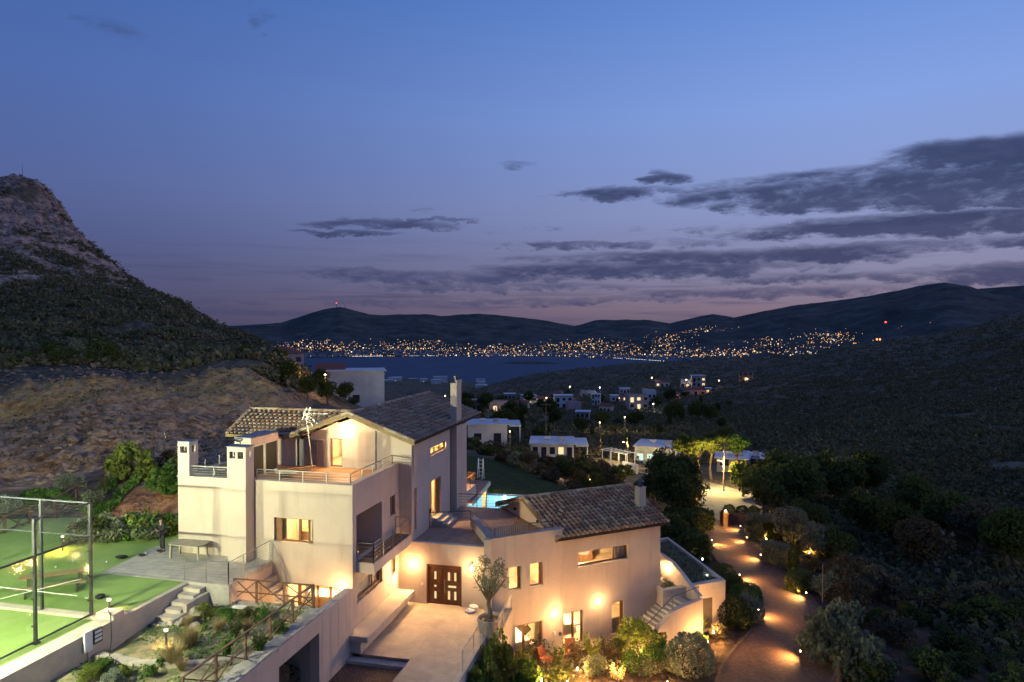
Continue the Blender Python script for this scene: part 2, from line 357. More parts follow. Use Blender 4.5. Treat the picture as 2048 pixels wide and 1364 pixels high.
# ------------------------------------------------------------------ terrain: survey points -> height field
SEA = -123.0
CTRL = """-600,1364,28 -600,1000,45 -600,900,70 -600,700,110 -600,500,200 -600,250,330 -600,330,450
0,1500,18 0,1300,26 0,1190,32 0,1130,36 0,1060,41 0,1000,47 0,955,56 0,905,66 0,850,76 0,790,87 0,748,100 0,738,108 0,640,160 0,520,215 0,430,265 0,366,305 0,420,370 0,600,600
60,350,315 100,376,318 60,440,380 100,470,390
200,1160,32 200,1105,35 200,1062,40 200,1030,45 200,985,48 200,940,54 200,890,64 200,840,74 200,780,86 200,738,100 200,730,106 200,680,135 200,600,190 150,458,300 230,540,290 200,600,370 200,690,600
300,1083,38 300,1050,43 300,1010,46 290,950,51 300,925,56 300,890,66 300,840,76 300,775,90 300,738,103 300,728,110 300,680,145 300,582,270 300,640,350
400,1050,40 400,960,50 400,915,60 400,880,70 400,820,82 400,760,98 400,734,108 400,726,116 400,690,150 400,628,250 400,680,320 400,712,600 350,604,260
500,1040,42 500,960,50 500,890,62 500,855,72 500,800,88 500,745,106 500,728,114 500,715,150 500,692,230 500,730,300
560,860,70 560,800,92 560,752,112 560,735,122 560,722,200 560,745,260 560,760,500 620,860,72 620,830,95 620,790,120 620,765,150 620,742,190 620,760,260
700,1700,10 700,1420,24 700,1400,30 700,1200,40 700,960,55 700,870,78 700,835,100 700,808,130 700,806,160 700,800,220 700,790,400 700,776,900 700,768,1700 700,830,2050
850,1420,27 850,1370,30 850,1300,38 850,1080,48 850,960,58 850,900,85 850,880,105 850,840,150 850,815,250 850,800,400 850,782,900 850,768,1650 850,830,1950
960,1450,28 960,1330,36 960,1250,42 960,1080,50 960,1003,60 960,950,72 960,917,83 960,905,92 960,893,120 960,862,150 960,830,230 960,812,330 960,795,520 960,782,900 960,770,1600 960,830,1900
1100,1450,30 1100,1400,34 1100,1340,38 1100,1180,48 1100,1030,60 1100,965,72 1100,935,90 1100,922,105 1100,918,125 1100,880,150 1100,835,240 1100,812,330 1100,785,480 1100,745,800 1100,775,1050 1100,800,1300 1100,830,1900
1200,1450,30 1200,1340,37 1200,1220,47 1200,1060,63 1200,985,80 1200,950,97 1200,925,116 1200,895,150 1200,845,235 1200,818,320 1200,775,480 1200,737,800 1200,765,1050 1200,800,1350 1200,830,1900
1320,1450,30 1320,1345,37 1320,1240,47 1320,1140,56 1320,1060,65 1320,985,85 1320,950,108 1320,935,124 1320,900,150 1320,850,220 1320,805,330 1320,770,460 1320,727,760 1320,755,1000 1320,745,2000
1450,1450,31 1450,1325,38 1450,1220,46 1450,1120,57 1450,1045,72 1450,1008,82 1450,965,96 1450,930,125 1450,880,165 1450,830,240 1450,790,330 1450,750,500 1450,722,720 1450,750,950 1450,742,2000
1560,1450,31 1560,1325,38 1560,1220,46 1560,1130,56 1560,1060,68 1560,1010,82 1560,940,110 1560,870,165 1560,800,270 1560,745,450 1560,716,690 1560,745,900 1560,740,2000
1680,1450,31 1680,1330,38 1680,1240,45 1680,1140,56 1680,1060,70 1680,990,90 1680,920,120 1680,850,175 1680,780,270 1680,725,430 1680,702,640 1680,735,850
1850,1450,32 1850,1340,38 1850,1250,46 1850,1140,60 1850,1050,78 1850,960,105 1850,880,145 1850,800,215 1850,720,350 1850,672,570 1850,710,800
2048,1450,33 2048,1340,40 2048,1230,50 2048,1110,66 2048,1010,88 2048,910,120 2048,820,165 2048,740,245 2048,660,390 2048,634,520 2048,680,750
2500,1450,34 2500,1200,50 2500,1000,85 2500,800,160 2500,600,350 2500,560,500 2500,640,800"""
cp = []
for w in CTRL.split():
    a, b, r = (float(q) for q in w.split(','))
    r = r*math.sqrt(1+((a-1024)/FPX)**2); p = at_r(a, b, r); cp.append((math.atan2(p.x, p.y), math.log(r), (p.z-HC)/r))
cp = np.array(cp); KA = 2.2
def _phi(d): return np.sqrt(d*d+.0004)
_X = np.stack([cp[:, 0]*KA, cp[:, 1]], 1)
_D = _phi(np.linalg.norm(_X[:, None]-_X[None], axis=2)); _n = len(_X)
_P = np.hstack([np.ones((_n, 1)), _X]); _A = np.block([[_D+np.eye(_n)*1e-4, _P], [_P.T, np.zeros((3, 3))]])
_w = np.linalg.solve(_A, np.concatenate([cp[:, 2], np.zeros(3)]))
def vnoise(x, y, seed=0):
    xi = np.floor(x).astype(np.int64); yi = np.floor(y).astype(np.int64); fx = x-xi; fy = y-yi
    fx = fx*fx*(3-2*fx); fy = fy*fy*(3-2*fy)
    def h(a, b):
        v = (a*374761393+b*668265263+seed*974711) & 0xffffffff
        v = ((v ^ (v >> 13))*1274126177) & 0xffffffff
        return ((v ^ (v >> 16)) & 0xffff)/65535.0
    return (h(xi, yi)*(1-fx)+h(xi+1, yi)*fx)*(1-fy)+(h(xi, yi+1)*(1-fx)+h(xi+1, yi+1)*fx)*fy
def fbm(x, y, oct=5, seed=0, gain=.5):
    s = 0; a = 1; t = 0
    for i in range(oct):
        s = s+a*(vnoise(x, y, seed+i)-.5); t += a; a *= gain; x = x*2.03+17.1; y = y*2.03+5.3
    return s/t*2
def base_h(x, y):
    x = np.asarray(x, float); y = np.asarray(y, float); sh = x.shape; x = x.ravel(); y = y.ravel()
    r = np.hypot(x, y); az = np.arctan2(x, y); q = np.zeros_like(r)
    X = np.stack([az*KA, np.log(np.maximum(r, 8))], 1)
    for i in range(0, len(X), 20000):
        d = _phi(np.linalg.norm(X[i:i+20000, None]-_X[None], axis=2))
        q[i:i+20000] = d@_w[:_n]+_w[_n]+X[i:i+20000]@_w[_n+1:]
    z = HC+q*r
    return z.reshape(sh)
def ground(x, y, rough=True):
    z = base_h(x, y); x = np.asarray(x, float); y = np.asarray(y, float); r = np.hypot(x, y); az = np.arctan2(x, y)+YAW
    if rough:
        k = np.clip((r-60)/120, 0, 1)
        z = z+k*(fbm(x/38, y/38, 5, 3)*3.0*np.clip(r/260, .3, 3)+fbm(x/7, y/7, 3, 9)*.8)
        lefth = np.clip((-az-.16)/.12, 0, 1)*np.clip((r-55)/12, 0, 1)*np.clip((420-r)/60, 0, 1)
        rid = 1-np.abs(fbm(x/26, y/26, 5, 21)); z = z+lefth*((rid-.8)*7*np.clip((r-110)/120, 0, 1)+fbm(x/9, y/9, 4, 5, .6)*1.5)
        crag = lefth*np.clip((z-38)/22, 0, 1); z = z+crag*(fbm(x/13, y/13, 5, 33, .65)*6+(1-np.abs(fbm(x/6.5, y/6.5, 4, 43, .6))-.8)*7)
        cutk = lefth*np.clip((r-62)/8, 0, 1)*np.clip((128-r)/15, 0, 1)
        z = z+cutk*((1-np.abs(fbm(az*30, r/40, 4, 91, .6)))*.9-.7+fbm(x/1.9, y/1.9, 4, 93, .7)*.75)
        near = np.clip((62-r)/10, 0, 1)*np.clip((r-42)/4, 0, 1)*np.clip((-az-.42)/.05, 0, 1)
        z = z+near*fbm(x/2.4, y/2.4, 4, 71, .6)*.9
    # the built platforms are cut into the slope
    for (x0, x1, y0, y1, zm) in ((-46, -21.5, 0, 37, 3.45), (-22.2, -15.0, 0, 28.2, 2.3), (-20.4, -15.0, 27.0, 31.5, -.3), (-15.9, -8.9, 0, 37.2, -1.4), (-24.9, -9.0, 31.0, 49.2, -.6), (-18.2, -8.2, 48.5, 63, -.35)):
        z = np.where((x > x0) & (x < x1) & (y > y0) & (y < y1), np.minimum(z, zm), z)
    return z
def gz(x, y): return float(ground(np.array([x]), np.array([y]))[0])
def onground(px, r, dz=0):
    p = at_r(px, 700, r); return Vector((p.x, p.y, gz(p.x, p.y)+dz))
def terr_fn(nt, v, c, b):
    s = nt.new('ShaderNodeSeparateXYZ'); nt.l.new(v, s.inputs[0])
    g = nt.new('ShaderNodeNewGeometry'); sn = nt.new('ShaderNodeSeparateXYZ'); nt.l.new(g.outputs['True Normal'], sn.inputs[0])
    steep = nt.mapr(sn.outputs[2], .62, .86, 1, 0)
    a = nt.new('ShaderNodeAttribute', attribute_name='zone'); zs = nt.new('ShaderNodeSeparateColor'); nt.l.new(a.outputs['Color'], zs.inputs[0])
    rock = nt.ramp(nt.noise(v, .35, 9, .7), [(.36, (.12,.075,.055)), (.5, (.36,.23,.165)), (.62, (.62,.42,.31))])
    veg = nt.ramp(nt.noise(v, .55, 8, .7), [(.35, (.07,.062,.04)), (.52, (.13,.108,.07)), (.68, (.24,.175,.12))])
    mp = nt.new('ShaderNodeMapping'); mp.inputs['Rotation'].default_value = (0, .5, .6); mp.inputs['Scale'].default_value = (.7, 1.3, 1.5); nt.l.new(v, mp.inputs[0])
    cut = nt.ramp(nt.noise(mp.outputs[0], .55, 9, .72, .4), [(.38, (.20,.10,.05)), (.5, (.46,.26,.125)), (.61, (.74,.44,.22))])
    ochre = nt.ramp(nt.noise(v, .8, 8, .7), [(.38, (.34,.18,.06)), (.6, (.70,.42,.15))])
    red = nt.ramp(nt.noise(v, 1.6, 8, .7), [(.33, (.12,.055,.03)), (.5, (.34,.15,.075)), (.68, (.46,.30,.19))])
    col = veg
    col = nt.mix(nt.m('MULTIPLY', zs.outputs[0], nt.mapr(nt.noise(v, .06, 5, .6), .36, .46, 0, 1)), col, rock)
    col = nt.mix(zs.outputs[1], col, cut)
    col = nt.mix(zs.outputs[2], col, red)
    a2 = nt.new('ShaderNodeAttribute', attribute_name='zone2'); z2 = nt.new('ShaderNodeSeparateColor'); nt.l.new(a2.outputs['Color'], z2.inputs[0])
    col = nt.mix(z2.outputs[0], col, ochre)
    earth = nt.ramp(nt.noise(v, 1.1, 8, .7), [(.35, (.05,.035,.022)), (.65, (.13,.085,.05))])
    lawn = nt.ramp(nt.noise(v, 3, 8, .7), [(.35, (.035,.045,.012)), (.65, (.07,.085,.022))])
    col = nt.mix(z2.outputs[1], col, earth); col = nt.mix(z2.outputs[2], col, lawn)
    return col
M_TERRAIN = mat('terrain', (.06, .06, .04), .95, bump=.9, bscale=.55, spec=.1, fn=terr_fn, bdist=1.1)
def sm(x, a, b): t = np.clip((x-a)/(b-a), 0, 1); return t*t*(3-2*t)
def build_terrain():
    na, nr = 620, 420
    az = np.linspace(-.98, .93, na)-YAW; lr = np.concatenate([np.linspace(math.log(9), math.log(60), 90, endpoint=False), np.linspace(math.log(60), math.log(2100), nr-90)])
    A, L = np.meshgrid(az, lr, indexing='ij'); rr = np.exp(L); x = rr*np.sin(A); y = rr*np.cos(A); z = ground(x, y)
    v = np.stack([x, y, z], 2).reshape(-1, 3)
    i = np.arange(na-1)[:, None]*nr+np.arange(nr-1)[None]; f = np.stack([i, i+nr, i+nr+1, i+1], 2).reshape(-1, 4)
    o = mesh_np('hillside_terrain', v, f, M_TERRAIN, smooth=True); tag(o, kind='structure')
    px = np.tan(np.clip(A+YAW, -1.4, 1.4))*FPX+1024; q = (z-HC)/rr*np.cos(A+YAW); py = 682-(q+math.tan(PITCH))*FPX
    left = sm(-px, -620, -480)
    nn = fbm(x/11, y/11, 4, 50)*12
    rock = left*sm(z+fbm(x/20, y/20, 4, 51)*16, 24, 36)
    rtop = 101+np.clip((px-380)/180, 0, 1)*14; cut = sm(-px, -640, -560)*sm(rr+nn*.3, 57, 66)*(1-sm(rr+nn*.25, rtop, rtop+5))
    ochre = sm(-px, -600, -540)*sm(rr+nn*.3, 90, 98)*(1-sm(rr+nn*.4, rtop+4, rtop+12))
    mound = sm(px, 150, 200)*(1-sm(px, 420, 470))*sm(rr+nn*.15, 44.5, 46)*(1-sm(rr+nn*.15, 55, 57))
    earth = np.maximum(sm(px, 950, 1100)*(1-sm(rr, 58, 64)), (1-sm(px, 520, 700))*(1-sm(rr, 44, 47)))
    earth = np.maximum(earth, sm(px+nn*8, 1290, 1380)*(1-sm(px+nn*8, 1600, 1720))*sm(rr, 140, 160)*(1-sm(rr+nn*1.5, 205, 240))*.9)
    # lawn behind the villa
    lx, ly = x, y
    lawn = ((lx > -34) & (ly > 50) & (lx+.45*(ly-66) < -8.0) & (rr < 85)).astype(float)
    for nm, ch in (('zone', (rock, cut, mound)), ('zone2', (ochre, earth, lawn))):
        a = o.data.attributes.new(nm, 'FLOAT_COLOR', 'POINT'); d = np.ones((v.shape[0], 4), np.float32)
        for k in range(3): d[:, k] = ch[k].ravel()
        a.data.foreach_set('color', d.ravel())
build_terrain()

# sea
def sea_fn(nt, v, c, b):
    mp = nt.new('ShaderNodeMapping'); mp.inputs['Scale'].default_value = (.004, .0012, 1); mp.inputs['Rotation'].default_value = (0, 0, R(-13)); nt.l.new(v, mp.inputs[0])
    n = nt.noise(mp.outputs[0], 3, 5, .6)
    b.inputs['IOR'].default_value = 1.33
    nt.set(b.inputs['Roughness'], nt.mapr(n, .35, .65, .7, .9))
    return nt.mix(nt.mapr(n, .35, .65, 0, 1), (.065, .085, .125), (.095, .12, .165))
M_SEA = mat('sea_water', (.01, .02, .05), .6, spec=.12, bump=.5, bscale=.05, fn=sea_fn, bdist=.6)
mb = MB(); mb.face([(-9000, 900, SEA), (12000, 900, SEA), (12000, 16000, SEA), (-9000, 16000, SEA)]); struct('sea_water', mb, M_SEA)

# hills across the bay
SKY = [(-500,640),(300,655),(430,652),(500,649),(560,646),(620,627),(650,618),(680,614),(705,621),(740,629),(790,629),(850,627),(880,632),(960,628),(1050,634),(1110,643),(1150,649),(1190,640),(1240,638),(1300,640),(1340,647),(1380,637),(1425,629),(1470,634),(1530,622),(1600,610),(1700,598),(1800,580),(1850,570),(1890,564),(1930,570),(1980,585),(2048,600),(2300,620)]
def skyq(px): 
    a = np.array(SKY, float); return (658.0-np.interp(px, a[:, 0], a[:, 1]))
def shore(px): return np.interp(px, [-500, 500, 1100, 1250, 1500, 1800, 2500], [3300, 3420, 3500, 3150, 2450, 2000, 1900])
def crest(px): return np.interp(px, [-500, 600, 1400, 1700, 2000, 2500], [6200, 6400, 6000, 5200, 4600, 4200])
def far_z(px, t):
    cosf = 1/np.sqrt(1+((px-1024)/FPX)**2); R0, R1 = shore(px), crest(px); r = R0+(R1-R0)*t
    zr = HC+R1*skyq(px)/FPX*cosf; s = np.where(t < 1, t**1.45, 1-(t-1)*1.5)
    x = r*np.sin(np.arctan((px-1024)/FPX)-YAW); y = r*np.cos(np.arctan((px-1024)/FPX)-YAW)
    z = SEA+(zr-SEA)*s+np.minimum(1, np.maximum(0, t)*4)*np.clip(1.15-np.abs(t-.45)*1.8, 0.0, 1)*(fbm(x/900, y/900, 6, 77, .55)*95)+fbm(x/160, y/160, 4, 8)*9*np.clip(t*5, 0, 1)
    return x, y, z+np.where(t < 0.002, -4, 1.0)
def farhill_fn(nt, v, c, b):
    n = nt.noise(v, .006, 9, .7)
    return nt.ramp(n, [(.35, (.045,.05,.045)), (.55, (.085,.085,.075)), (.7, (.16,.14,.13))])
M_FAR = mat('far_hill_scrub', (.06, .06, .05), 1, spec=.05, fn=farhill_fn, bump=.7, bscale=.012, bdist=25)
def build_far():
    px = np.linspace(-450, 2450, 900); t = np.concatenate([[-.01], np.linspace(.003, 1.25, 90)])
    P, T = np.meshgrid(px, t, indexing='ij'); x, y, z = far_z(P, T)
    v = np.stack([x, y, z], 2).reshape(-1, 3); nr = len(t)
    i = np.arange(len(px)-1)[:, None]*nr+np.arange(nr-1)[None]; f = np.stack([i, i+nr, i+nr+1, i+1], 2).reshape(-1, 4)
    tag(mesh_np('far_hills', v, f, M_FAR, smooth=True), kind='structure')
    # a further range
    sk = np.array([(1400,650),(1500,628),(1560,617),(1620,618),(1700,610),(1900,585),(1960,577),(2048,571),(2200,560),(2500,580)], float)
    mbv = []; 
    for p in np.linspace(1380, 2480, 160):
        yq = np.interp(p, sk[:, 0], sk[:, 1])
        for (yy, rr) in ((705, 8000), ((705+yq)/2, 8600), (yq, 9400), (yq+25, 10200)):
            q = at_r(p, yy, rr*1.0); mbv.append((q.x, q.y, q.z))
    v = np.array(mbv); n = 160; i = np.arange(n-1)[:, None]*4+np.arange(3)[None]; f = np.stack([i, i+4, i+5, i+1], 2).reshape(-1, 4)
    tag(mesh_np('distant_mountains', v, f, M_FAR, smooth=True), kind='structure')
build_far()
# low islet in the bay
mb = MB(); c = at_z(1060, 727, SEA); n = len(mb.v)
rows = 8
for j in range(rows+1):
    for k in range(24):
        a = 2*math.pi*k/24; rad = (1-j/rows); w = 1+.2*math.sin(3*a)
        mb.v.append((c.x+125*rad*w*math.cos(a), c.y+45*rad*w*math.sin(a), SEA-1+9*(1-rad**2)))
for j in range(rows):
    for k in range(24):
        k2 = (k+1) % 24; mb.f.append((j*24+k, j*24+k2, (j+1)*24+k2, (j+1)*24+k)); mb.mi.append(0); mb.r.append(.5)
struct('islet_terrain', mb, M_FAR, smooth=True)

NR = np.random.default_rng(11)
def leafquads(P, size, up=.0, rng=NR, aspect=1.6):
    n = len(P); a = rng.normal(size=(n, 3)); a[:, 2] += up; a /= np.linalg.norm(a, axis=1)[:, None]
    b = rng.normal(size=(n, 3)); b -= a*(a*b).sum(1)[:, None]; b /= np.linalg.norm(b, axis=1)[:, None]
    s = size*rng.uniform(.6, 1.3, (n, 1)); v = np.stack([P-a*s*aspect*.5, P+b*s*.5, P+a*s*aspect*.5, P-b*s*.5], 1).reshape(-1, 3)
    return v, np.arange(n*4).reshape(-1, 4)
# ================================================================== THE VILLA
VILLA = thing('villa', 'large cream two storey villa with tiled gable roofs, lit windows and several terraces', 'villa', (-15, 36, 0))
def cells_wall(mb, F, u0, u1, z0, z1, th, ops=(), top=None, mi=0):
    us = sorted(set([u0, u1]+[min(max(o[k], u0), u1) for o in ops for k in (0, 1)])); zs = sorted(set([z0, z1]+[min(max(o[k], z0), z1) for o in ops for k in (2, 3)]))
    nu, nz = len(us)-1, len(zs)-1
    def solid(i, j):
        if i < 0 or j < 0 or i >= nu or j >= nz: return False
        cu, cz = (us[i]+us[i+1])/2, (zs[j]+zs[j+1])/2
        return not any(o[0] < cu < o[1] and o[2] < cz < o[3] for o in ops)
    for i in range(nu):
        for j in range(nz):
            if not solid(i, j): continue
            a, b, c, d = us[i], us[i+1], zs[j], zs[j+1]
            mb.face([F(a, 0, c), F(b, 0, c), F(b, 0, d), F(a, 0, d)], mi); mb.face([F(b, th, c), F(a, th, c), F(a, th, d), F(b, th, d)], mi)
            if not solid(i-1, j): mb.face([F(a, th, c), F(a, 0, c), F(a, 0, d), F(a, th, d)], mi)
            if not solid(i+1, j): mb.face([F(b, 0, c), F(b, th, c), F(b, th, d), F(b, 0, d)], mi)
            if not solid(i, j-1): mb.face([F(a, 0, c), F(a, th, c), F(b, th, c), F(b, 0, c)], mi)
            if not solid(i, j+1): mb.face([F(a, 0, d), F(b, 0, d), F(b, th, d), F(a, th, d)], mi)
    return mb
def window(F, u0, u1, z0, z1, dep=.16, muls=(), transoms=(), sill=True, fw=.07, glass=M_GLASS, shut=None, wide=None, label=None, frmat=M_WOOD):
    mb = MB(); d0, d1 = dep, dep+.07
    for (a, b, c, d) in ((u0, u0+fw, z0, z1), (u1-fw, u1, z0, z1), (u0+fw, u1-fw, z0, z0+fw), (u0+fw, u1-fw, z1-fw, z1)):
        mb.box(a, b, d0, d1, c, d, F=F)
    for m_ in muls: mb.box(m_[0]-m_[1]/2, m_[0]+m_[1]/2, d0-.01, d1, z0+fw+.002, z1-fw-.002, F=F)
    for t in transoms: mb.box(t[0], t[1], d0-.005, d1-.005, t[2]-.03, t[2]+.03, F=F)
    o = mb.build('window', frmat, VILLA)
    if label: o['label'] = label
    g = MB(); g.face([F(u0+fw, d0+.03, z0+fw), F(u1-fw, d0+.03, z0+fw), F(u1-fw, d0+.03, z1-fw), F(u0+fw, d0+.03, z1-fw)]); par(g.build('pane', glass), o)
    if sill:
        s = MB(); s.box(u0-.04, u1+.04, -.05, dep-.002, z0-.045, z0+.003, F=F); par(s.build('sill', M_CONCW), o)
    if shut:
        s = MB(); s.box(shut[0], shut[1], dep-.05, dep-.015, z0+.01, z1-.01, F=F); par(s.build('shutter', M_WOOD), o)
    return o
def par(o, p):
    # p is itself parented to VILLA with an inverse that cancels, so world matrix of p is identity
    o.parent = p; return o
def room(F, u0, u1, v0, v1, z0, z1, watts, lampuv=None, col=WARM2, wall=M_PLASTER_IN, holes_front=False):
    mb = MB(); P = lambda u, v, z: F(u, v, z)
    mb.face([P(u0,v1,z0), P(u1,v1,z0), P(u1,v1,z1), P(u0,v1,z1)]); mb.face([P(u0,v0,z0), P(u0,v1,z0), P(u0,v1,z1), P(u0,v0,z1)])
    mb.face([P(u1,v1,z0), P(u1,v0,z0), P(u1,v0,z1), P(u1,v1,z1)]); mb.face([P(u0,v0,z1), P(u0,v1,z1), P(u1,v1,z1), P(u1,v0,z1)])
    mb.face([P(u0,v0,z0), P(u1,v0,z0), P(u1,v1,z0), P(u0,v1,z0)], 1)
    o = mb.build('room_interior', [wall, M_CONCW], VILLA)
    lu, lv = lampuv or ((u0+u1)/2, (v0+v1)/2)
    lamp(P(lu, lv, z1-.35), watts*5.2, col, .12, name='ceiling_light')
    return o
def wall_lamp(F, u, z, watts, col=WARM2):
    mb = MB(); c = F(u, -.09, z); n = 14
    for i in range(n):
        for j in range(7):
            t0, t1 = 2*math.pi*i/n, 2*math.pi*(i+1)/n; p0, p1 = math.pi*j/7-math.pi/2, math.pi*(j+1)/7-math.pi/2
            q = lambda t, p: c+Vector((math.cos(t)*math.cos(p), math.sin(t)*math.cos(p), math.sin(p)))*.14
            mb.face([q(t0, p0), q(t1, p0), q(t1, p1), q(t0, p1)])
    o = mb.build('wall_lamp', G_LAMP, VILLA)
    b = MB(); b.box(u-.07, u+.07, -.02, .0, z-.16, z+.16, F=F); par(b.build('backplate', M_WHITE), o)
    lamp(F(u, -.5, z), watts*.62, col, .22, name='wall_light')
    lamp(F(u, -.25, z), watts*4.0, col, .15, spot=172, blend=.5, aim=F(u, -3, z-1.2), name='wall_light_throw')

FA = Fr(-25.1, 30.6, 0)       # main front facade, u = X+25.1
FS = Fr(-15.2, 30.6, 90)      # side wall of the front block, u = Y-30.6
FD = Fr(-15.2, 36.43, 0)      # entrance wall
FT = Fr(-14.42, 36.43, 90)    # side wall of the rear tower
th = .3
# --- front block walls
mb = MB()
cells_wall(mb, FA, 0, 9.9, -.6, 7.9, th, [(5.6, 7.77, 4.92, 6.12), (3.55, 4.0, 5.38, 6.55), (5.55, 9.05, .55, 2.86)])
mb.build('wall', M_PLASTER, VILLA)
mb = MB()
cells_wall(mb, FS, .3, 5.83, -.6, 7.9, th, [(.5, 3.5, 2.0, 2.9), (.42, 3.49, 4.05, 6.35), (4.6, 5.28, 5.2, 6.28), (4.68, 5.3, 1.82, 2.72)])
mb.build('wall', M_PLASTER, VILLA)
mb = MB(); mb.box(-25.1, -24.8, 30.902, 38.6, 2, 7.9); mb.box(-25.1, -24.2, 38.6, 38.9, 2, 7.9); mb.build('wall', M_PLASTER, VILLA)
# loggia box behind the balcony
mb = MB(); F = FS
mb.face([F(.42, 1.7, 4.05), F(3.49, 1.7, 4.05), F(3.49, 1.7, 6.35), F(.42, 1.7, 6.35)])
mb.face([F(.42, .3, 4.05), F(.42, 1.7, 4.05), F(.42, 1.7, 6.35), F(.42, .3, 6.35)]); mb.face([F(3.49, .3, 4.05), F(3.49, 1.7, 4.05), F(3.49, 1.7, 6.35), F(3.49, .3, 6.35)])
mb.face([F(.42, .3, 6.35), F(3.49, .3, 6.35), F(3.49, 1.7, 6.35), F(.42, 1.7, 6.35)]); mb.face([F(.42, 0, 4.045), F(3.49, 0, 4.045), F(3.49, 1.7, 4.045), F(.42, 1.7, 4.045)], 1)
mb.build('loggia', [M_PLASTER, M_DECK], VILLA)
mb = MB(); mb.box(1.6, 2.5, 1.62, 1.69, 4.1, 6.1, F=FS); mb.box(3.1, 3.3, 1.5, 1.69, 5.3, 5.55, F=FS); mb.build('door', M_SHUTTER, VILLA)
# parapet caps and deck
mb = MB(); mb.box(-24.8, -15.5, 30.9, 36.42, 7.35, 7.5, mi=0)
o = mb.build('terrace_floor', M_DECK, VILLA); o['label'] = 'brown wooden roof deck of the front block'
mb = MB(); mb.box(-25.14, -15.16, 30.56, 30.93, 7.902, 7.96); mb.box(-15.53, -15.16, 30.932, 36.3, 7.902, 7.96); mb.box(-25.14, -24.78, 30.932, 38.9, 7.902, 7.96)
mb.box(-25.1, -24.2, 36.45, 38.6, 7.3, 7.5)
mb.build('parapet_cap', M_CONCW, VILLA)
# slanted end of the parapet against the rear tower
mb = MB(); mb.prism([(-15.2, 36.43), (-14.42, 36.43), (-14.42, 36.6), (-15.2, 36.6)], 3.45, 7.198); mb.build('wall', M_PLASTER, VILLA)

# --- chimneys
def chimney(x0, x1, y0, y1, z0, z1, label, cap=True, holes=2):
    mb = MB(); b = z1-.55; t = .09
    mb.box(x0, x1, y0, y1, z0, b)
    # head with smoke openings: corner posts, middle posts, lintel
    hz0, hz1 = b, z1-.2; nx = holes
    def posts(a0, a1, n): 
        w = (a1-a0); s = [a0]; step = w/n
        return [(a0+i*step-(.06 if i else 0), a0+i*step+(.13 if i == 0 else .06)) for i in range(n)]+[(a1-.13, a1)]
    for (a, c) in posts(x0, x1, nx):
        mb.box(a, c, y0, y0+.1, hz0, hz1); mb.box(a, c, y1-.1, y1, hz0, hz1)
    for (xa, xb) in ((x0, x0+.1), (x1-.1, x1)):
        mb.box(xa, xb, y0+.1, y0+.22, hz0, hz1); mb.box(xa, xb, y1-.22, y1-.1, hz0, hz1)
    mb.box(x0, x1, y0, y1, hz1, z1)
    o = mb.build('chimney', M_PLASTER, VILLA); o['label'] = label
    c = MB(); c.box(x0-.03, x1+.03, y0-.03, y1+.03, z1+.002, z1+.06); par(c.build('cap', M_CAP), o)
    k = MB(); k.box(x0+.2, x1-.2, y0+.2, y1-.2, hz0-.002, hz0+.05); k.box(x0+.12, x1-.12, y0+.4, y0+.44, hz0+.05, hz1-.002); par(k.build('flue', M_BLACK), o)
    return o
chimney(-21.66, -20.62, 29.9, 30.598, 2.4, 9.68, 'wide cream chimney with two smoke openings running down the front of the house')
chimney(-25.1, -24.42, 30.605, 31.3, 7.5, 9.7, 'slim cream chimney on the corner of the roof deck', holes=1)

# --- railings: posts and horizontal bars
def railing(pts, h=.95, nb=4, spacing=1.1, matl=M_STEEL, parent=VILLA, name='railing', r=.018, label=None, top=.025):
    mb = MB(); pts = [Vector(p) for p in pts]
    for a, b in zip(pts[:-1], pts[1:]):
        L = (b-a).length; n = max(1, round(L/spacing))
        for i in range(n+1):
            p = a+(b-a)*i/n; mb.bar(p, p+Vector((0, 0, h)), .035, .035)
        mb.tube([a+Vector((0, 0, h)), b+Vector((0, 0, h))], top, 6)
        for k in range(nb): 
            z = h*(k+1)/(nb+1); mb.tube([a+Vector((0, 0, z)), b+Vector((0, 0, z))], .009, 4)
    o = mb.build(name, matl, parent)
    if label: o['label'] = label
    return o
railing([(-20.55, 30.75, 7.95), (-15.38, 30.75, 7.95), (-15.38, 35.9, 7.95), (-14.5, 36.38, 7.72)], .52, 3, 1.3)
railing([(-24.4, 30.75, 7.95), (-21.7, 30.75, 7.95)], .52, 3, 1.2)
railing([(-24.95, 31.3, 7.95), (-24.95, 38.7, 7.95)], .52, 3, 1.2)
# balcony of the front block
mb = MB(); mb.box(-15.198, -14.26, 31.0, 35.9, 3.52, 4.04); o = mb.build('balcony', M_PLASTER, VILLA)
m2 = MB(); m2.box(-15.197, -14.3, 31.04, 35.86, 4.042, 4.06); par(m2.build('floor', M_DECK), o)
railing([(-15.15, 31.04, 4.06), (-14.31, 31.04, 4.06), (-14.31, 35.86, 4.06), (-15.15, 35.86, 4.06)], .95, 4, 1.25)
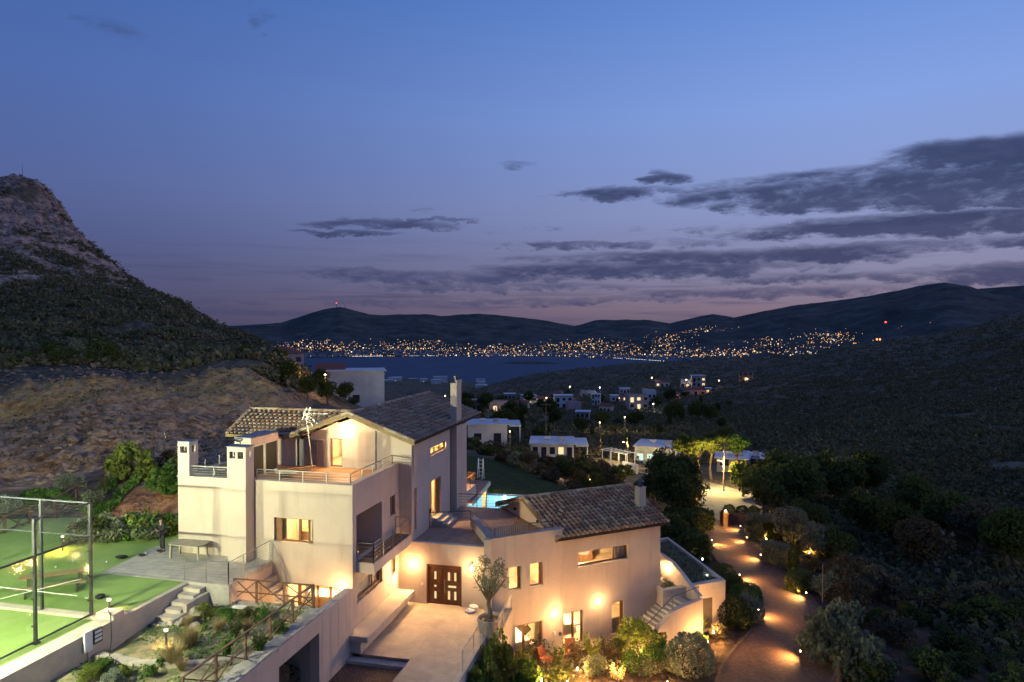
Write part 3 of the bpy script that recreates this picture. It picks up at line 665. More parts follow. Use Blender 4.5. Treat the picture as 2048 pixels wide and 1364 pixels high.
# front windows
window(FA, 5.6, 7.77, 4.92, 6.12, muls=[(6.95, .12), (7.45, .07)], shut=(5.68, 5.98))
window(FA, 3.55, 4.0, 5.38, 6.55, dep=.2, muls=[(3.9, .1)])
window(FA, 5.55, 9.05, .55, 2.86, dep=.18, muls=[(6.1, .1), (6.9, .16), (7.9, .12), (8.6, .14)], sill=False, label='wide glazed garden doors on the ground floor')
room(FA, 4.9, 8.3, .3, 3.2, 3.95, 6.7, 75)
room(FA, 4.6, 9.58, .3, 5.2, .5, 3.25, 150)
mb = MB(); mb.box(3.3, 4.3, .32, .9, 5.1, 6.8, F=FA); mb.build('curtain', glow('glowing_curtain', (1, .5, .14), .30), VILLA)  # block glows by itself in place of a lit room behind the small window
M_CURT = mat('curtain_cloth', (.80, .68, .46), .95, var=(.68, .55, .36), vscale=2)
def curtain(F, u0, u1, z0, z1, v=.42):
    mb = MB(); n = max(6, int((u1-u0)/.04)); P = [(u0+(u1-u0)*i/n, v+.035*math.sin(i*1.3)) for i in range(n+1)]
    for a, b in zip(P[:-1], P[1:]): mb.face([F(a[0], a[1], z0), F(b[0], b[1], z0), F(b[0], b[1], z1), F(a[0], a[1], z1)])
    mb.build('curtain', M_CURT, VILLA)
curtain(FA, 5.5, 6.1, 4.7, 6.4); curtain(FA, 7.35, 7.8, 4.7, 6.4); curtain(FA, 5.6, 5.95, .52, 3.0); curtain(FA, 7.1, 7.6, .52, 3.0)
mb = MB(); mb.box(6.2, 7.6, 1.6, 2.6, 3.96, 5.0, F=FA); mb.build('table', M_TEAK, VILLA); mb = MB(); mb.box(6.0, 7.9, 2.2, 3.2, .52, 1.4, F=FA); mb.build('sofa', M_CURT, VILLA)
window(FS, .5, 3.5, 2.0, 2.9, dep=.14, muls=[(2.6, .16)], fw=.09)
window(FS, 4.6, 5.28, 5.2, 6.28, dep=.1, muls=[(4.94, .08)], glass=M_WOOD)
window(FS, 4.68, 5.3, 1.82, 2.72, dep=.1, muls=[(5.0, .08)], glass=M_WOOD)
# wall lamps by the garage wall
wall_lamp(FA, 9.45, 2.85, 70); 
# bench along the side wall
mb = MB(); mb.box(-15.198, -14.1, 29.9, 36.0, .60, .86); mb.box(-15.198, -14.5, 30.0, 36.0, 0, .598, mi=0)
o = mb.build('bench', M_CONCW, VILLA); o['label'] = 'long floating masonry bench along the entrance court'

# --- entrance wall
mb = MB(); cells_wall(mb, FD, .002, 5.2, -.6, 3.45, th, [(1.66, 3.75, 0, 2.27)]); mb.build('wall', M_PLASTER, VILLA)
def front_door():
    F = FD; fr = MB()
    for a in ((1.66, 1.76, 0, 2.27), (3.65, 3.75, 0, 2.27), (1.76, 3.65, 2.17, 2.27)): fr.box(a[0], a[1], .0, .16, a[2], a[3], F=F)
    o = fr.build('door', M_WOODD, VILLA); o['label'] = 'double entrance door of dark carved wood with small lit panes'
    for (a, b) in ((1.76, 2.6), (2.61, 3.65)):
        l = MB(); l.box(a, b, .09, .14, 0, 2.17, F=F)
        w = b-a
        for (c, d, e, f) in ((a+.05, b-.05, .08, .72), (a+.05, b-.05, 1.32, 2.1), (a+.05, b-.05, .80, 1.24)):
            for (p, q, r_, s_) in ((c, d, e, e+.05), (c, d, f-.05, f), (c, c+.05, e+.05, f-.05), (d-.05, d, e+.05, f-.05)): l.box(p, q, .065, .089, r_, s_, F=F)
        par(l.build('door_leaf', M_WOODD), o)
    for (u0, u1, z0, z1) in ((2.12, 2.23, .32, .72), (2.12, 2.23, .98, 1.07), (2.12, 2.23, 1.42, 1.85), (2.93, 3.04, .32, .78), (3.3, 3.41, .32, .78), (2.95, 3.4, 1.0, 1.1), (2.93, 3.04, 1.4, 1.85), (3.3, 3.41, 1.4, 1.85)):
        g = MB(); g.box(u0, u1, .05, .088, z0, z1, F=F); par(g.build('pane', G_PANE), o)
    h = MB(); h.tube([F(2.74, .02, .7), F(2.74, .02, 1.45)], .018, 6); h.bar(F(2.74, .02, .8), F(2.74, .09, .8), .02); h.bar(F(2.74, .02, 1.35), F(2.74, .09, 1.35), .02); par(h.build('handle', M_STEEL), o)
front_door()
wall_lamp(FD, .87, 2.22, 75); wall_lamp(FD, 4.38, 2.27, 55)
mb = MB(); mb.box(1.36, 1.46, -.03, 0, 1.05, 1.17, F=FD); mb.build('intercom', M_WHITE, VILLA)
# --- first-floor terrace over the entrance
TX = -14.42
mb = MB(); mb.prism([(TX, 36.43+.3), (-10.0, 36.73), (-9.5, 36.8), (-9.6, 44.7), (TX, 44.7)], 3.15, 3.44)
mb.build('terrace_floor', M_TERR, VILLA)
mb = MB(); mb.box(-14.42, -10.0, 36.43, 36.73, 3.451, 3.47); mb.build('parapet_cap', M_CONCW, VILLA)
# parapet climbing away from the terrace edge to the wing
p1 = Vector((-10.0, 36.5)); p2 = Vector((-12.0, 40.1)); dd = (p2-p1).normalized(); nn2 = Vector((dd.y, -dd.x))
mb = MB(); q = [p1, p2, p2+nn2*.3, p1+nn2*.38]; mb.prism([tuple(a) for a in q], 3.445, [4.0, 4.0, 4.0, 4.0]); mb.build('wall', M_PLASTER, VILLA)
mb = MB(); mb.box(-10.06, -9.66, 36.1, 36.5, -.6, 4.0); mb.build('wall', M_PLASTER, VILLA)
mb = MB(); q = [p1-nn2*.03-dd*.1, p2-nn2*.03, p2+nn2*.33, p1+nn2*.42-dd*.1]; mb.prism([tuple(a) for a in q], 4.002, 4.05); mb.build('parapet_cap', M_CAP, VILLA)
railing([(p2.x+.1, p2.y+.0, 4.05), (p1.x+.25, p1.y+.3, 4.05)], .35, 0, 2.5)
railing([(-14.35, 39.2, 3.45), (-12.05, 40.2, 3.45)], .95, 4, 2.4, M_DARKSTEEL)
railing([(-14.35, 44.2, 3.45), (-9.8, 44.5, 3.45)], .95, 4, 1.6, M_DARKSTEEL)
# --- rear tower
mb = MB(); FG = Fr(-21.9, 36.43, 0)
def gable_wall(mb, F, u0, u1, z0, ze, zr, th, ops):
    um = (u0+u1)/2
    cells_wall(mb, F, u0, u1, z0, ze, th, ops)
    mb.prism([(0, 0)], 0, 0) if False else None
    for v in (0, th):
        P = [F(u0, v, ze+.001), F(u1, v, ze+.001), F(um, v, zr)]
        mb.face(P if v == 0 else P[::-1])
gable_wall(mb, FG, .4, 7.48, 7.2, 9.2, 10.45, .3, [(2.38, 3.16, 7.5, 9.2)])
mb.build('wall', M_PLASTER, VILLA)
mb = MB(); cells_wall(mb, FT, .17, 6.9, -.6, 9.28, .3, [(3.28, 5.05, 3.48, 6.2), (3.15, 6.05, 7.8, 8.28), (.42, .78, 3.95, 6.4)]); mb.build('wall', M_PLASTER, VILLA)
mb = MB(); mb.box(-15.0, -14.72, 43.3, 46.8, -.6, 9.2); mb.box(-22.2, -15.7, 48.6, 48.9, 2, 9.2); mb.build('wall', M_PLASTER, VILLA)
mb = MB(); mb.box(-14.75, -14.14, 45.0, 46.2, -.6, 9.0); mb.box(-14.72, -14.42, 46.201, 46.85, -.6, 9.1); mb.build('wall', M_PLASTER, VILLA)
window(FG, 2.38, 3.16, 7.52, 9.2, dep=.12, sill=False, fw=.09, label='tall lit roof terrace door beside the wall lamp')
room(FG, 1.2, 5.4, .3, 3.4, 7.45, 10.1, 90, wall=M_PLASTER_IN)
window(FT, 3.28, 5.05, 3.48, 6.2, dep=.12, muls=[(4.4, .12)], sill=False, shut=(4.45, 4.98))
window(FT, 3.15, 6.05, 7.8, 8.28, dep=.14, muls=[(4.2, .07), (5.1, .07)])
window(FT, .42, .78, 3.95, 6.4, dep=.1)
room(FT, .35, 6.6, .3, 4.6, 3.45, 6.9, 130); room(FT, 2.9, 6.4, .3, 2.6, 7.1, 9.0, 45)
wall_lamp(FG, 3.5, 9.75, 85)
mb = MB(); mb.box(.42, 1.15, -.04, .0, 7.5, 9.15, F=FG); mb.box(1.15, 2.0, -.05, -.002, 7.5, 9.1, F=FG); mb.build('shutter', M_SHUTTER, VILLA)
mb = MB(); mb.tube([(-16.6, 36.38, 7.5), (-16.6, 36.38, 9.75)], .04, 8); mb.build('downpipe', M_CAP, VILLA)
mb = MB(); mb.box(2.9, 3.05, -.08, 0, 4.3, 4.6, F=FT); mb.build('intercom', M_BLACK, VILLA)
# steps by the tower door
mb = MB()
for i in range(3): mb.box(-14.4+.36*i, -14.4+.36*(i+1)-.001, 39.7, 41.5, 3.445, 3.445+.16*(3-i))
mb.build('steps', M_CONCW, VILLA)
# left rear wing wall under its roof
mb = MB(); mb.box(-25.7, -21.7, 36.5, 36.8, 7.2, 9.25); mb.box(-25.7, -25.4, 36.8, 40.6, 7.2, 9.3); mb.build('wall', M_PLASTER, VILLA)
mb = MB(); mb.prism([(-25.7+0, 36.5), (-25.4, 36.5), (-25.4, 38.55), (-25.7, 38.55)], 9.25, [9.26, 9.26, 10.2, 10.2]); mb.build('wall', M_PLASTER, VILLA)
# tall rear chimney
mb = MB(); mb.box(-14.56, -14.12, 43.85, 44.9, -.6, 11.9); o = mb.build('chimney', M_PLASTER, VILLA); o['label'] = 'tallest chimney, rising far above the eaves at the rear'
c = MB(); c.box(-14.16, -14.09, 43.82, 44.93, 11.901, 12.15); c.box(-14.57, -14.1, 43.83, 44.0, 11.902, 11.96); par(c.build('cap', M_CONCW), o)
mb = MB(); mb.lathe([(.1, 0), (.1, .35), (.2, .37), (.2, .5), (.05, .62)], (-14.36, 44.4, 11.9), 10); mb.build('chimney_cowl', M_DARKSTEEL, VILLA)

# --- tiled roofs
def tiles(mb, A, B, Ct, Dt, cw=.235, rl=.37, seed=1, hip=None):
    """A,B eave ends; Dt,Ct ridge ends (A below Dt). barrel tiles laid in rows"""
    A, B, Ct, Dt = map(Vector, (A, B, Ct, Dt)); rnd = random.Random(seed)
    nrm = (B-A).cross(Dt-A).normalized()
    if nrm.z < 0: nrm = -nrm
    S = ((Dt-A).length+(Ct-B).length)/2; nr = max(2, round(S/rl)); nc = round((B-A).length/cw)
    for j in range(nr):
        t0 = j/nr; t1 = min(1, (j+1.15)/nr)
        for i in range(nc):
            s0 = i/nc; s1 = (i+1)/nc; sm_ = (s0+s1)/2
            def P(s, t): return (A+(B-A)*s)*(1-t)+(Dt+(Ct-Dt)*s)*t
            jit = rnd.uniform(-.012, .012); c = rnd.random()
            lo = P(sm_, t0); hi = P(sm_, t1); ac = (B-A).normalized(); w = cw*.36; w2 = cw*.27
            lo = lo+ac*jit+nrm*(.06+rnd.uniform(0, .02)); hi = hi+ac*jit+nrm*.012
            pl = []; ph = []
            for k in range(6):
                a = math.pi*k/5
                pl.append(lo+ac*(-math.cos(a)*w)+nrm*(math.sin(a)*w*1.15)); ph.append(hi+ac*(-math.cos(a)*w2)+nrm*(math.sin(a)*w2*.8))
            for k in range(5): mb.face([pl[k], pl[k+1], ph[k+1], ph[k]], 0, c)
            mb.face(pl[::-1], 0, c)
def slab(mb, A, B, Ct, Dt, th=.12, mi=1):
    P = [Vector(p) for p in (A, B, Ct, Dt)]; dn = Vector((0, 0, -th)); mb.hexa([p+dn for p in P]+P, mi)
def ridge(mb, a, b, r=.11):
    a = Vector(a); b = Vector(b); n = max(1, round((b-a).length/.4)); rr = random.Random(3)
    for i in range(n):
        p = a+(b-a)*i/n; q = a+(b-a)*(i+1.1)/n; mb.tube([p, q], [r, r*.85], 8, 0, True, rr.random())
def roof(quads, ridges, seed, fascia=(), cw=.26):
    mb = MB()
    for k, q in enumerate(quads): tiles(mb, *q, seed=seed+k, cw=cw, rl=.36); slab(mb, *q)
    for r_ in ridges: ridge(mb, *r_)
    o = mb.build('roof', [M_TILE, M_TILEUNDER], VILLA)
    if fascia:
        f = MB()
        for a, b in fascia: f.bar(a, b, .05, .16)
        par(f.build('fascia', M_SOFFIT), o)
    return o
xr = -18.15; ZR = 10.72; ZE = 9.22; ye0, ye1 = 35.95, 49.6
roof([((-14.05, ye0, ZE), (-14.05, ye1, ZE), (xr, ye1, ZR), (xr, ye0, ZR)), ((-22.25, ye1, ZE), (-22.25, ye0, ZE), (xr, ye0, ZR), (xr, ye1, ZR))],
     [((xr, ye0, ZR+.05), (xr, ye1, ZR+.05)), ((-14.05, ye0+.06, ZE+.06), (xr, ye0+.06, ZR+.06)), ((-22.25, ye0+.06, ZE+.06), (xr, ye0+.06, ZR+.06))], 10,
     [((-14.05, ye0-.03, ZE-.09), (xr, ye0-.03, ZR-.09)), ((-22.25, ye0-.03, ZE-.09), (xr, ye0-.03, ZR-.09))])
roof([((-26.2, 36.1, 9.28), (-21.0, 36.1, 9.28), (-19.0, 38.5, 10.5), (-26.2, 38.5, 10.5)), ((-19.0, 40.9, 9.28), (-26.2, 40.9, 9.28), (-26.2, 38.5, 10.5), (-19.0, 38.5, 10.5))],
     [((-26.2, 38.5, 10.55), (-18.6, 38.5, 10.55)), ((-26.15, 36.1, 9.33), (-26.15, 38.5, 10.56))], 30, [((-26.2, 36.07, 9.2), (-22.2, 36.07, 9.2))])

# --- guest wing, turned 39 degrees
FW = Fr(-9.67, 36.27, 39)
def WF(v0): 
    o = FW(0, v0, 0); return Fr(o.x, o.y, 39)
mb = MB(); cells_wall(mb, FW, 0, 4.52, -3.6, 4.0, .3, [(1.07, 1.85, .92, 2.24), (2.39, 3.23, .92, 2.26), (1.44, 3.2, -3.05, -1.12)]); mb.build('wall', M_PLASTER, VILLA)
FR_ = WF(.2)
mb = MB(); cells_wall(mb, FR_, 4.3, 11.75, -3.6, 3.38, .3, [(5.71, 9.32, 1.5, 2.36), (4.62, 6.06, -3.07, -1.07), (8.08, 9.0, -3.0, -1.02)]); mb.build('wall', M_PLASTER, VILLA)
mb = MB(); mb.box(11.45, 11.75, .502, 8.2, -3.6, 3.38, F=FW); mb.box(4.3, 11.44, 7.9, 8.2, -3.6, 3.38, F=FW)
mb.build('wall', M_PLASTER, VILLA)
mb = MB()   # gable wall at the left end of the wing
for (u0, u1) in ((4.3, 4.6), (11.45, 11.75)):
    mb.hexa([FW(u0, .502, 3.39), FW(u1, .502, 3.39), FW(u1, 8.2, 3.39), FW(u0, 8.2, 3.39), FW(u0, 4.3, 4.68), FW(u1, 4.3, 4.68), FW(u1, 4.4, 4.68), FW(u0, 4.4, 4.68)])
mb.box(4.3, 4.6, .502, 7.9, 3.0, 3.385, F=FW)
mb.build('wall', M_PLASTER, VILLA)
mb = MB(); mb.box(.3, 4.295, .302, 7.5, 3.1, 3.42, F=FW); o = mb.build('terrace_floor', M_DECK, VILLA)
mb = MB(); mb.box(-.03, 4.55, -.03, .33, 4.002, 4.05, F=FW); mb.build('parapet_cap', M_CAP, VILLA)
roof([(FW(4.05, -.22, 3.47), FW(12.2, -.22, 3.47), FW(12.35, 4.25, 4.88), FW(4.05, 4.25, 4.88)), (FW(12.2, 8.35, 3.55), FW(4.05, 8.35, 3.55), FW(4.05, 4.25, 4.88), FW(12.35, 4.25, 4.88))],
     [(FW(4.05, 4.25, 4.95), FW(12.35, 4.25, 4.95)), (FW(4.1, -.22, 3.53), FW(4.1, 4.25, 4.94)), (FW(4.1, 8.35, 3.61), FW(4.1, 4.25, 4.94))], 50,
     [(FW(4.03, -.22, 3.36), FW(4.03, 4.25, 4.77)), (FW(4.03, 8.35, 3.44), FW(4.03, 4.25, 4.77))], cw=.31)
o = FW(11.9, .9, 0)
mb = MB(); mb.box(11.08, 11.58, 1.5, 2.0, 3.3, 5.35, F=FW); mb.box(11.05, 11.61, 1.47, 2.03, 5.352, 5.42, F=FW); o = mb.build('chimney', M_PLASTER, VILLA); o['label'] = 'short white chimney on the tiled guest wing roof'
mb = MB(); c = FW(11.31, 1.75, 5.42); mb.lathe([(.16, 0), (.16, .25), (.26, .27), (.26, .36), (.04, .5)], c, 10); par(mb.build('cowl', M_DARKSTEEL), o)
window(FW, 1.07, 1.85, .92, 2.24, muls=[(1.72, .06)], fw=.07); window(FW, 2.39, 3.23, .92, 2.26, muls=[(3.08, .06)])
window(FW, 1.44, 3.2, -3.05, -1.12, dep=.14, muls=[(2.05, .13)], fw=.1, label='wide garden door at the left of the lower floor')
window(FR_, 5.71, 9.32, 1.5, 2.36, dep=.2, muls=[(8.35, .07)], fw=.08, label='long horizontal window high on the guest wing')
window(FR_, 4.62, 6.06, -3.07, -1.07, dep=.14, muls=[(5.42, .13)], transoms=[(5.45, 5.98, -2.0)], fw=.09)
window(FR_, 8.08, 9.0, -3.0, -1.02, dep=.14, muls=[(8.85, .08)], fw=.08)
room(FW, .4, 4.25, .302, 4.2, .0, 2.95, 85); room(FR_, 4.7, 11.2, .302, 4.6, .3, 3.1, 110, (7.2, 2.2)); room(FR_, 4.5, 11.2, .302, 4.2, -3.2, -.25, 150, (7, 2.2)); room(FW, .4, 4.25, .302, 4.2, -3.2, -.25, 95)
mb = MB(); c = FW(7.0, 1.7, 1.95)
mb.lathe([(.02, -.28), (.32, -.25), (.44, 0), (.32, .25), (.02, .28)], c, 14); mb.build('pendant_lamp', G_PANE, VILLA, smooth=True)
mb = MB(); mb.box(1.2, 3.0, 1.2, 3.2, -3.19, -2.7, F=FW); mb.build('bed', M_WHITE, VILLA)
curtain(FR_, 4.55, 4.95, -3.15, -.8); curtain(FR_, 8.0, 9.05, -3.15, -2.2); curtain(FR_, 8.0, 8.3, -3.15, -.8); curtain(FW, 2.9, 3.25, -3.15, -.9); curtain(FW, 1.0, 1.2, .5, 2.5); curtain(FR_, 8.6, 9.4, 1.2, 2.6)
mb = MB(); mb.box(5.2, 6.6, 1.6, 3.6, -3.19, -2.6, F=FR_); mb.build('bed', M_WHITE, VILLA); mb = MB(); mb.box(6.0, 9.0, 3.6, 4.2, .31, 2.1, F=FR_); mb.build('cupboard', M_TEAK, VILLA)
wall_lamp(FW, 3.97, -.85, 46); wall_lamp(FR_, 7.1, -.77, 46)
mb = MB(); mb.box(3.9, 4.02, -.12, -.0, -2.1, -1.9, F=FW); mb.build('intercom', M_WHITE, VILLA)
mb = MB(); mb.box(4.28, 4.42, -.10, -.0, -2.2, -2.02, F=FW); mb.build('outdoor_socket', M_DARKSTEEL, VILLA)
railing([FW(.4, .15, 4.05), FW(2.3, .15, 4.05)], .0001 if False else .5, 0, .14, label=None, top=.012)
railing([FW(2.4, .9, 3.42), FW(4.2, .6, 3.42)], .9, 4, 1.5, M_DARKSTEEL)
for v in (2.4, 5.6):
    mb = MB(); mb.tube([FW(4.3, v, 3.9), FW(4.1, v, 3.85)], [.05, .11], 8); mb.build('spotlight', M_BLACK, VILLA)

# ================================================================== GROUNDS AROUND THE VILLA
def brick_fn(nt, v, c, b):
    mp = nt.new('ShaderNodeMapping'); mp.inputs['Rotation'].default_value = (0, 0, .5); nt.l.new(v, mp.inputs[0])
    br = nt.new('ShaderNodeTexBrick'); nt.l.new(mp.outputs[0], br.inputs['Vector']); br.inputs['Scale'].default_value = 2.6
    br.inputs['Color1'].default_value = (.24, .135, .08, 1); br.inputs['Color2'].default_value = (.13, .07, .042, 1); br.inputs['Mortar'].default_value = (.04, .028, .02, 1); br.inputs['Mortar Size'].default_value = .03
    return nt.mix(nt.mapr(nt.noise(v, 1.1, 6, .6), .35, .65, 0, .5), br.outputs[0], (.09, .05, .032))
M_BRICK = mat('brick_paving', (.25, .15, .1), .85, bump=.4, bscale=9, fn=brick_fn)
def court_fn(nt, v, c, b):
    s = nt.new('ShaderNodeSeparateXYZ'); nt.l.new(v, s.inputs[0])
    j1 = nt.mapr(nt.m('FRACT', nt.m('DIVIDE', s.outputs[0], 1.5)), 0, .012, 1, 0); j2 = nt.mapr(nt.m('FRACT', nt.m('DIVIDE', s.outputs[1], 1.5)), 0, .012, 1, 0)
    c = nt.mix(nt.mapr(nt.noise(v, .9, 7, .6), .38, .66, 0, .5), c, (.27, .23, .19))
    c = nt.mix(nt.mapr(nt.noise(v, 4.5, 7, .7), .54, .7, 0, .35), c, (.24, .19, .14))
    return nt.mix(nt.m('MULTIPLY', nt.m('MAXIMUM', j1, j2), .8), c, (.16, .12, .09))
M_COURT = mat('court_concrete', (.50, .41, .31), .7, var=(.42, .34, .25), vscale=2.2, bump=.12, bscale=10, fn=court_fn)
def turf_fn(nt, v, c, b):
    n = nt.noise(v, 60, 3, .7); c = nt.mix(nt.mapr(n, .3, .7, 0, 1), (.19, .29, .07), (.31, .43, .12))
    c = nt.mix(nt.mapr(nt.noise(v, 2.2, 6, .65), .35, .7, 0, .35), c, (.14, .24, .05))
    return nt.mix(nt.mapr(nt.noise(v, .7, 5), .42, .7, 0, .4), c, (.38, .42, .17))
M_TURF = mat('turf', (.1, .2, .03), .9, bump=.5, bscale=60, fn=turf_fn)
def soil_fn(nt, v, c, b):
    n = nt.noise(v, 1.3, 8, .65); c = nt.ramp(n, [(.34, (.11,.15,.045)), (.46, (.20,.21,.09)), (.54, (.36,.29,.17)), (.66, (.44,.34,.22))])
    return nt.mix(nt.mapr(nt.noise(v, 14, 5), .35, .7, 0, .45), c, (.13, .12, .06))
M_SOIL = mat('garden_soil', (.3, .25, .15), .95, bump=.9, bscale=6, fn=soil_fn)
def wing_soil_fn(nt, v, c, b):
    n = nt.noise(v, 1.5, 8, .65); return nt.ramp(n, [(.34, (.05,.055,.02)), (.5, (.15,.11,.06)), (.66, (.26,.19,.11))])
M_BEDSOIL = mat('planting_bed_soil', (.15, .1, .06), .95, bump=.8, bscale=7, fn=wing_soil_fn)
M_STONE = mat('garden_stone', (.50, .44, .36), .9, var=(.34, .29, .23), vscale=3, bump=.7, bscale=9)
M_ASPH = mat('road_concrete', (.24, .22, .19), .9, var=(.17, .155, .135), vscale=.8, bump=.2)

mb = MB()   # entrance court: slab with two steps at its front edge
mb.prism([(-14.5, 30.0), (-12.0, 30.0), (-12.0, 24), (-9.3, 24), (-9.3, 36.43), (-15.2, 36.43), (-15.2, 30.6), (-14.5, 30.6)], -.6, 0)
struct('court_floor', mb, M_COURT)
mb = MB(); mb.box(-15.05, -12.001, 29.55, 29.998, -.6, -.155); struct('step_floor', mb, M_CONC)
mb = MB(); mb.box(-15.05, -12.0, 16, 29.549, -.8, -.31); struct('brick_paved_forecourt_ground', mb, M_BRICK)
# upper garden
gx = np.linspace(-30, -15.3, 120); gy = np.linspace(14, 27.9, 110)
GX, GY = np.meshgrid(gx, gy, indexing='ij'); GZ = 2.93+fbm(GX*.5, GY*.5, 4, 4)*.16+fbm(GX*2.5, GY*2.5, 3, 14)*.07
GZ = np.where(GX > -15.9, np.minimum(GZ, 2.98), GZ)
v = np.stack([GX, GY, GZ], 2).reshape(-1, 3); nr = len(gy); i = np.arange(len(gx)-1)[:, None]*nr+np.arange(nr-1)[None]
tag(mesh_np('garden_ground', v, np.stack([i, i+nr, i+nr+1, i+1], 2).reshape(-1, 4), M_SOIL, smooth=True), kind='structure')
def garden_z(x, y): return 2.93
# turf around the padel court
mb = MB(); mb.face([(-21.95, 22.9, 3.92), (-21.95, 27.1, 3.92), (-25.6, 27.1, 3.92), (-26.9, 30.9, 3.92), (-25.15, 30.9, 3.92), (-25.1, 36.0, 3.92), (-30, 36.6, 3.92), (-40, 33.5, 3.92), (-44, 22.9, 3.92)]); struct('turf_ground', mb, M_TURF)
mb = MB(); mb.face([(-44, 2, 3.93), (-22.5, 2, 3.93), (-22.5, 22.65, 3.93), (-44, 22.65, 3.93)]); struct('padel_court_floor', mb, M_TURF)
mb = MB(); mb.box(-44, -22.45, 22.66, 23.05, 3.6, 4.02); o = mb.build('kerb', M_CONCW); tag(o, kind='structure')
# stone terrace beside the front of the villa
mb = MB(); mb.prism([(-26.55, 27.1), (-19.6, 27.1), (-19.6, 30.6), (-20.62, 30.6), (-20.62, 29.9), (-21.66, 29.9), (-21.66, 30.6), (-25.1, 30.6), (-25.1, 31.2), (-26.95, 31.2)], 3.7, 3.94)
struct('stone_terrace_floor', mb, M_STONEDECK)
# retaining walls
def wallthing(name, mb, mats, label, group=None): o = mb.build(name, mats); return tag(o, label, 'wall', group)
mb = MB(); mb.box(-19.9, -19.6, 27.3, 30.598, -.5, 3.698); wallthing('retaining_wall', mb, M_PLASTER, 'cream wall under the stone terrace, lit orange from the sunken court')
mb = MB(); mb.box(-20.8, -19.6, 27.1, 27.298, 2.2, 3.698); wallthing('retaining_wall', mb, M_CONC, 'bare concrete wall end between the garden steps and the sunken court')
mb = MB(); mb.box(-22.0, -21.7, 22.7, 27.09, 2.4, 3.90); wallthing('retaining_wall', mb, M_CONCW, 'beige concrete retaining wall below the edge of the turf')
mb = MB(); mb.box(-22.45, -21.65, 14, 22.698, 2.0, 3.98); mb.box(-22.45, -21.66, 22.702, 23.25, 2.0, 4.2); wallthing('retaining_wall', mb, M_CONCW, 'long beige concrete wall carrying the glass side of the padel court')
mb = MB(); mb.box(-19.6, -15.55, 27.6, 27.9, .2, 2.99); wallthing('retaining_wall', mb, M_CONC, 'low concrete wall under the cross braced fence in front of the villa')
mb = MB(); mb.box(-19.6, -15.2, 27.9, 30.6, .2, .5); struct('sunken_court_floor', mb, M_TERR)
# garage wall with its opening and panel joints
FGW = Fr(-15.05, 14, 90)
mb = MB(); cells_wall(mb, FGW, 0, 13.35, -.8, 3.0, .45, [(9.9, 13.05, -.31, 2.25)])
y = 27.4
for k in range(4): mb.box(13.37+k*.74, 13.37+k*.74+.72, 0.0, .45, -.8, 3.0-.02*(k % 2), F=FGW)
mb.box(13.35, 16.25, .02, .44, -.8, 2.96, F=FGW)
o = wallthing('garage_wall', mb, M_PLASTER, 'tall plastered wall with a dark garage opening beside the brick paving')
g = MB(); g.box(9.9, 13.05, 1.6, 1.7, -.31, 2.25, F=FGW); g.box(9.75, 9.9, .45, 1.7, -.31, 2.4, F=FGW); g.box(13.05, 13.2, .45, 1.7, -.31, 2.4, F=FGW); g.box(9.75, 13.2, .45, 1.7, 2.25, 2.4, F=FGW)
d = g.build('garage_recess', M_CONC); d.parent = o
# stone coping along the garden edge
rn = random.Random(5); mb = MB(); yy = 14.5
while yy < 27.5:
    L = rn.uniform(.35, .7); x0 = -15.55+rn.uniform(-.04, .04); x1 = -15.08+rn.uniform(-.03, .03); zt = 3.06+rn.uniform(-.02, .03)
    mb.prism([(x0-.35*rn.random(), yy), (x1, yy), (x1+rn.uniform(-.03, .02), yy+L-.02), (x0-.35*rn.random(), yy+L-.02)], 2.9, zt); yy += L
o = mb.build('stone_coping', M_STONE); tag(o, 'pale rough stones capping the garage wall along the garden', 'coping')
mb = MB(); pts = [(-22.2, 21.9), (-20.9, 21.75), (-19.6, 21.6), (-18.2, 21.9), (-17.0, 22.3), (-15.9, 23.0)]
for a, b in zip(pts[:-1], pts[1:]):
    for k in range(3):
        t0, t1 = k/3, (k+.95)/3; w = rn.uniform(.13, .2); A = Vector((*a, 0)).lerp(Vector((*b, 0)), t0); B = Vector((*a, 0)).lerp(Vector((*b, 0)), t1)
        mb.prism([(A.x, A.y-w), (B.x, B.y-w), (B.x, B.y+w), (A.x, A.y+w)], 2.7, 3.08+rn.uniform(-.03, .03))
o = mb.build('stone_edging', M_STONE); tag(o, 'curved line of pale stones crossing the dry garden', 'edging')
# garden steps
mb = MB(); nst = 6
for k in range(nst): mb.box(-21.69, -20.81, 24.6+k*.42, 27.08 if k == nst-1 else 24.6+(k+1)*.42-.001, 2.4, 3.02+.155*k)
mb.box(-20.80, -20.62, 25.6, 27.09, 2.4, 3.55); mb.box(-20.80, -20.62, 24.7, 25.598, 2.4, 3.2)
tag(mb.build('garden_steps', M_CONCW), 'worn concrete steps from the stone terrace down to the dry garden', 'steps')
# rocks beside the steps
def rock(x, y, z, r, seed, name='rock', matl=M_STONE):
    bm = bmesh.new(); bmesh.ops.create_icosphere(bm, subdivisions=2, radius=r)
    for q in bm.verts: q.co *= 1+.35*noise.noise(q.co*1.6/r+Vector((seed, 0, 0)))
    for q in bm.verts: q.co.z *= .65
    me = bpy.data.meshes.new(name); bm.to_mesh(me); bm.free(); me.materials.append(matl); o = bpy.data.objects.new(name, me); C.objects.link(o); o.location = (x, y, z); return o
for k in range(9):
    o = rock(-20.5+rn.uniform(-.3, .9), 25.9+rn.uniform(-1.0, .9), 3.0+rn.uniform(-.05, .15), rn.uniform(.18, .36), k); tag(o, 'rough brown stone heaped beside the garden steps', 'rock', 'rocks beside the garden steps')

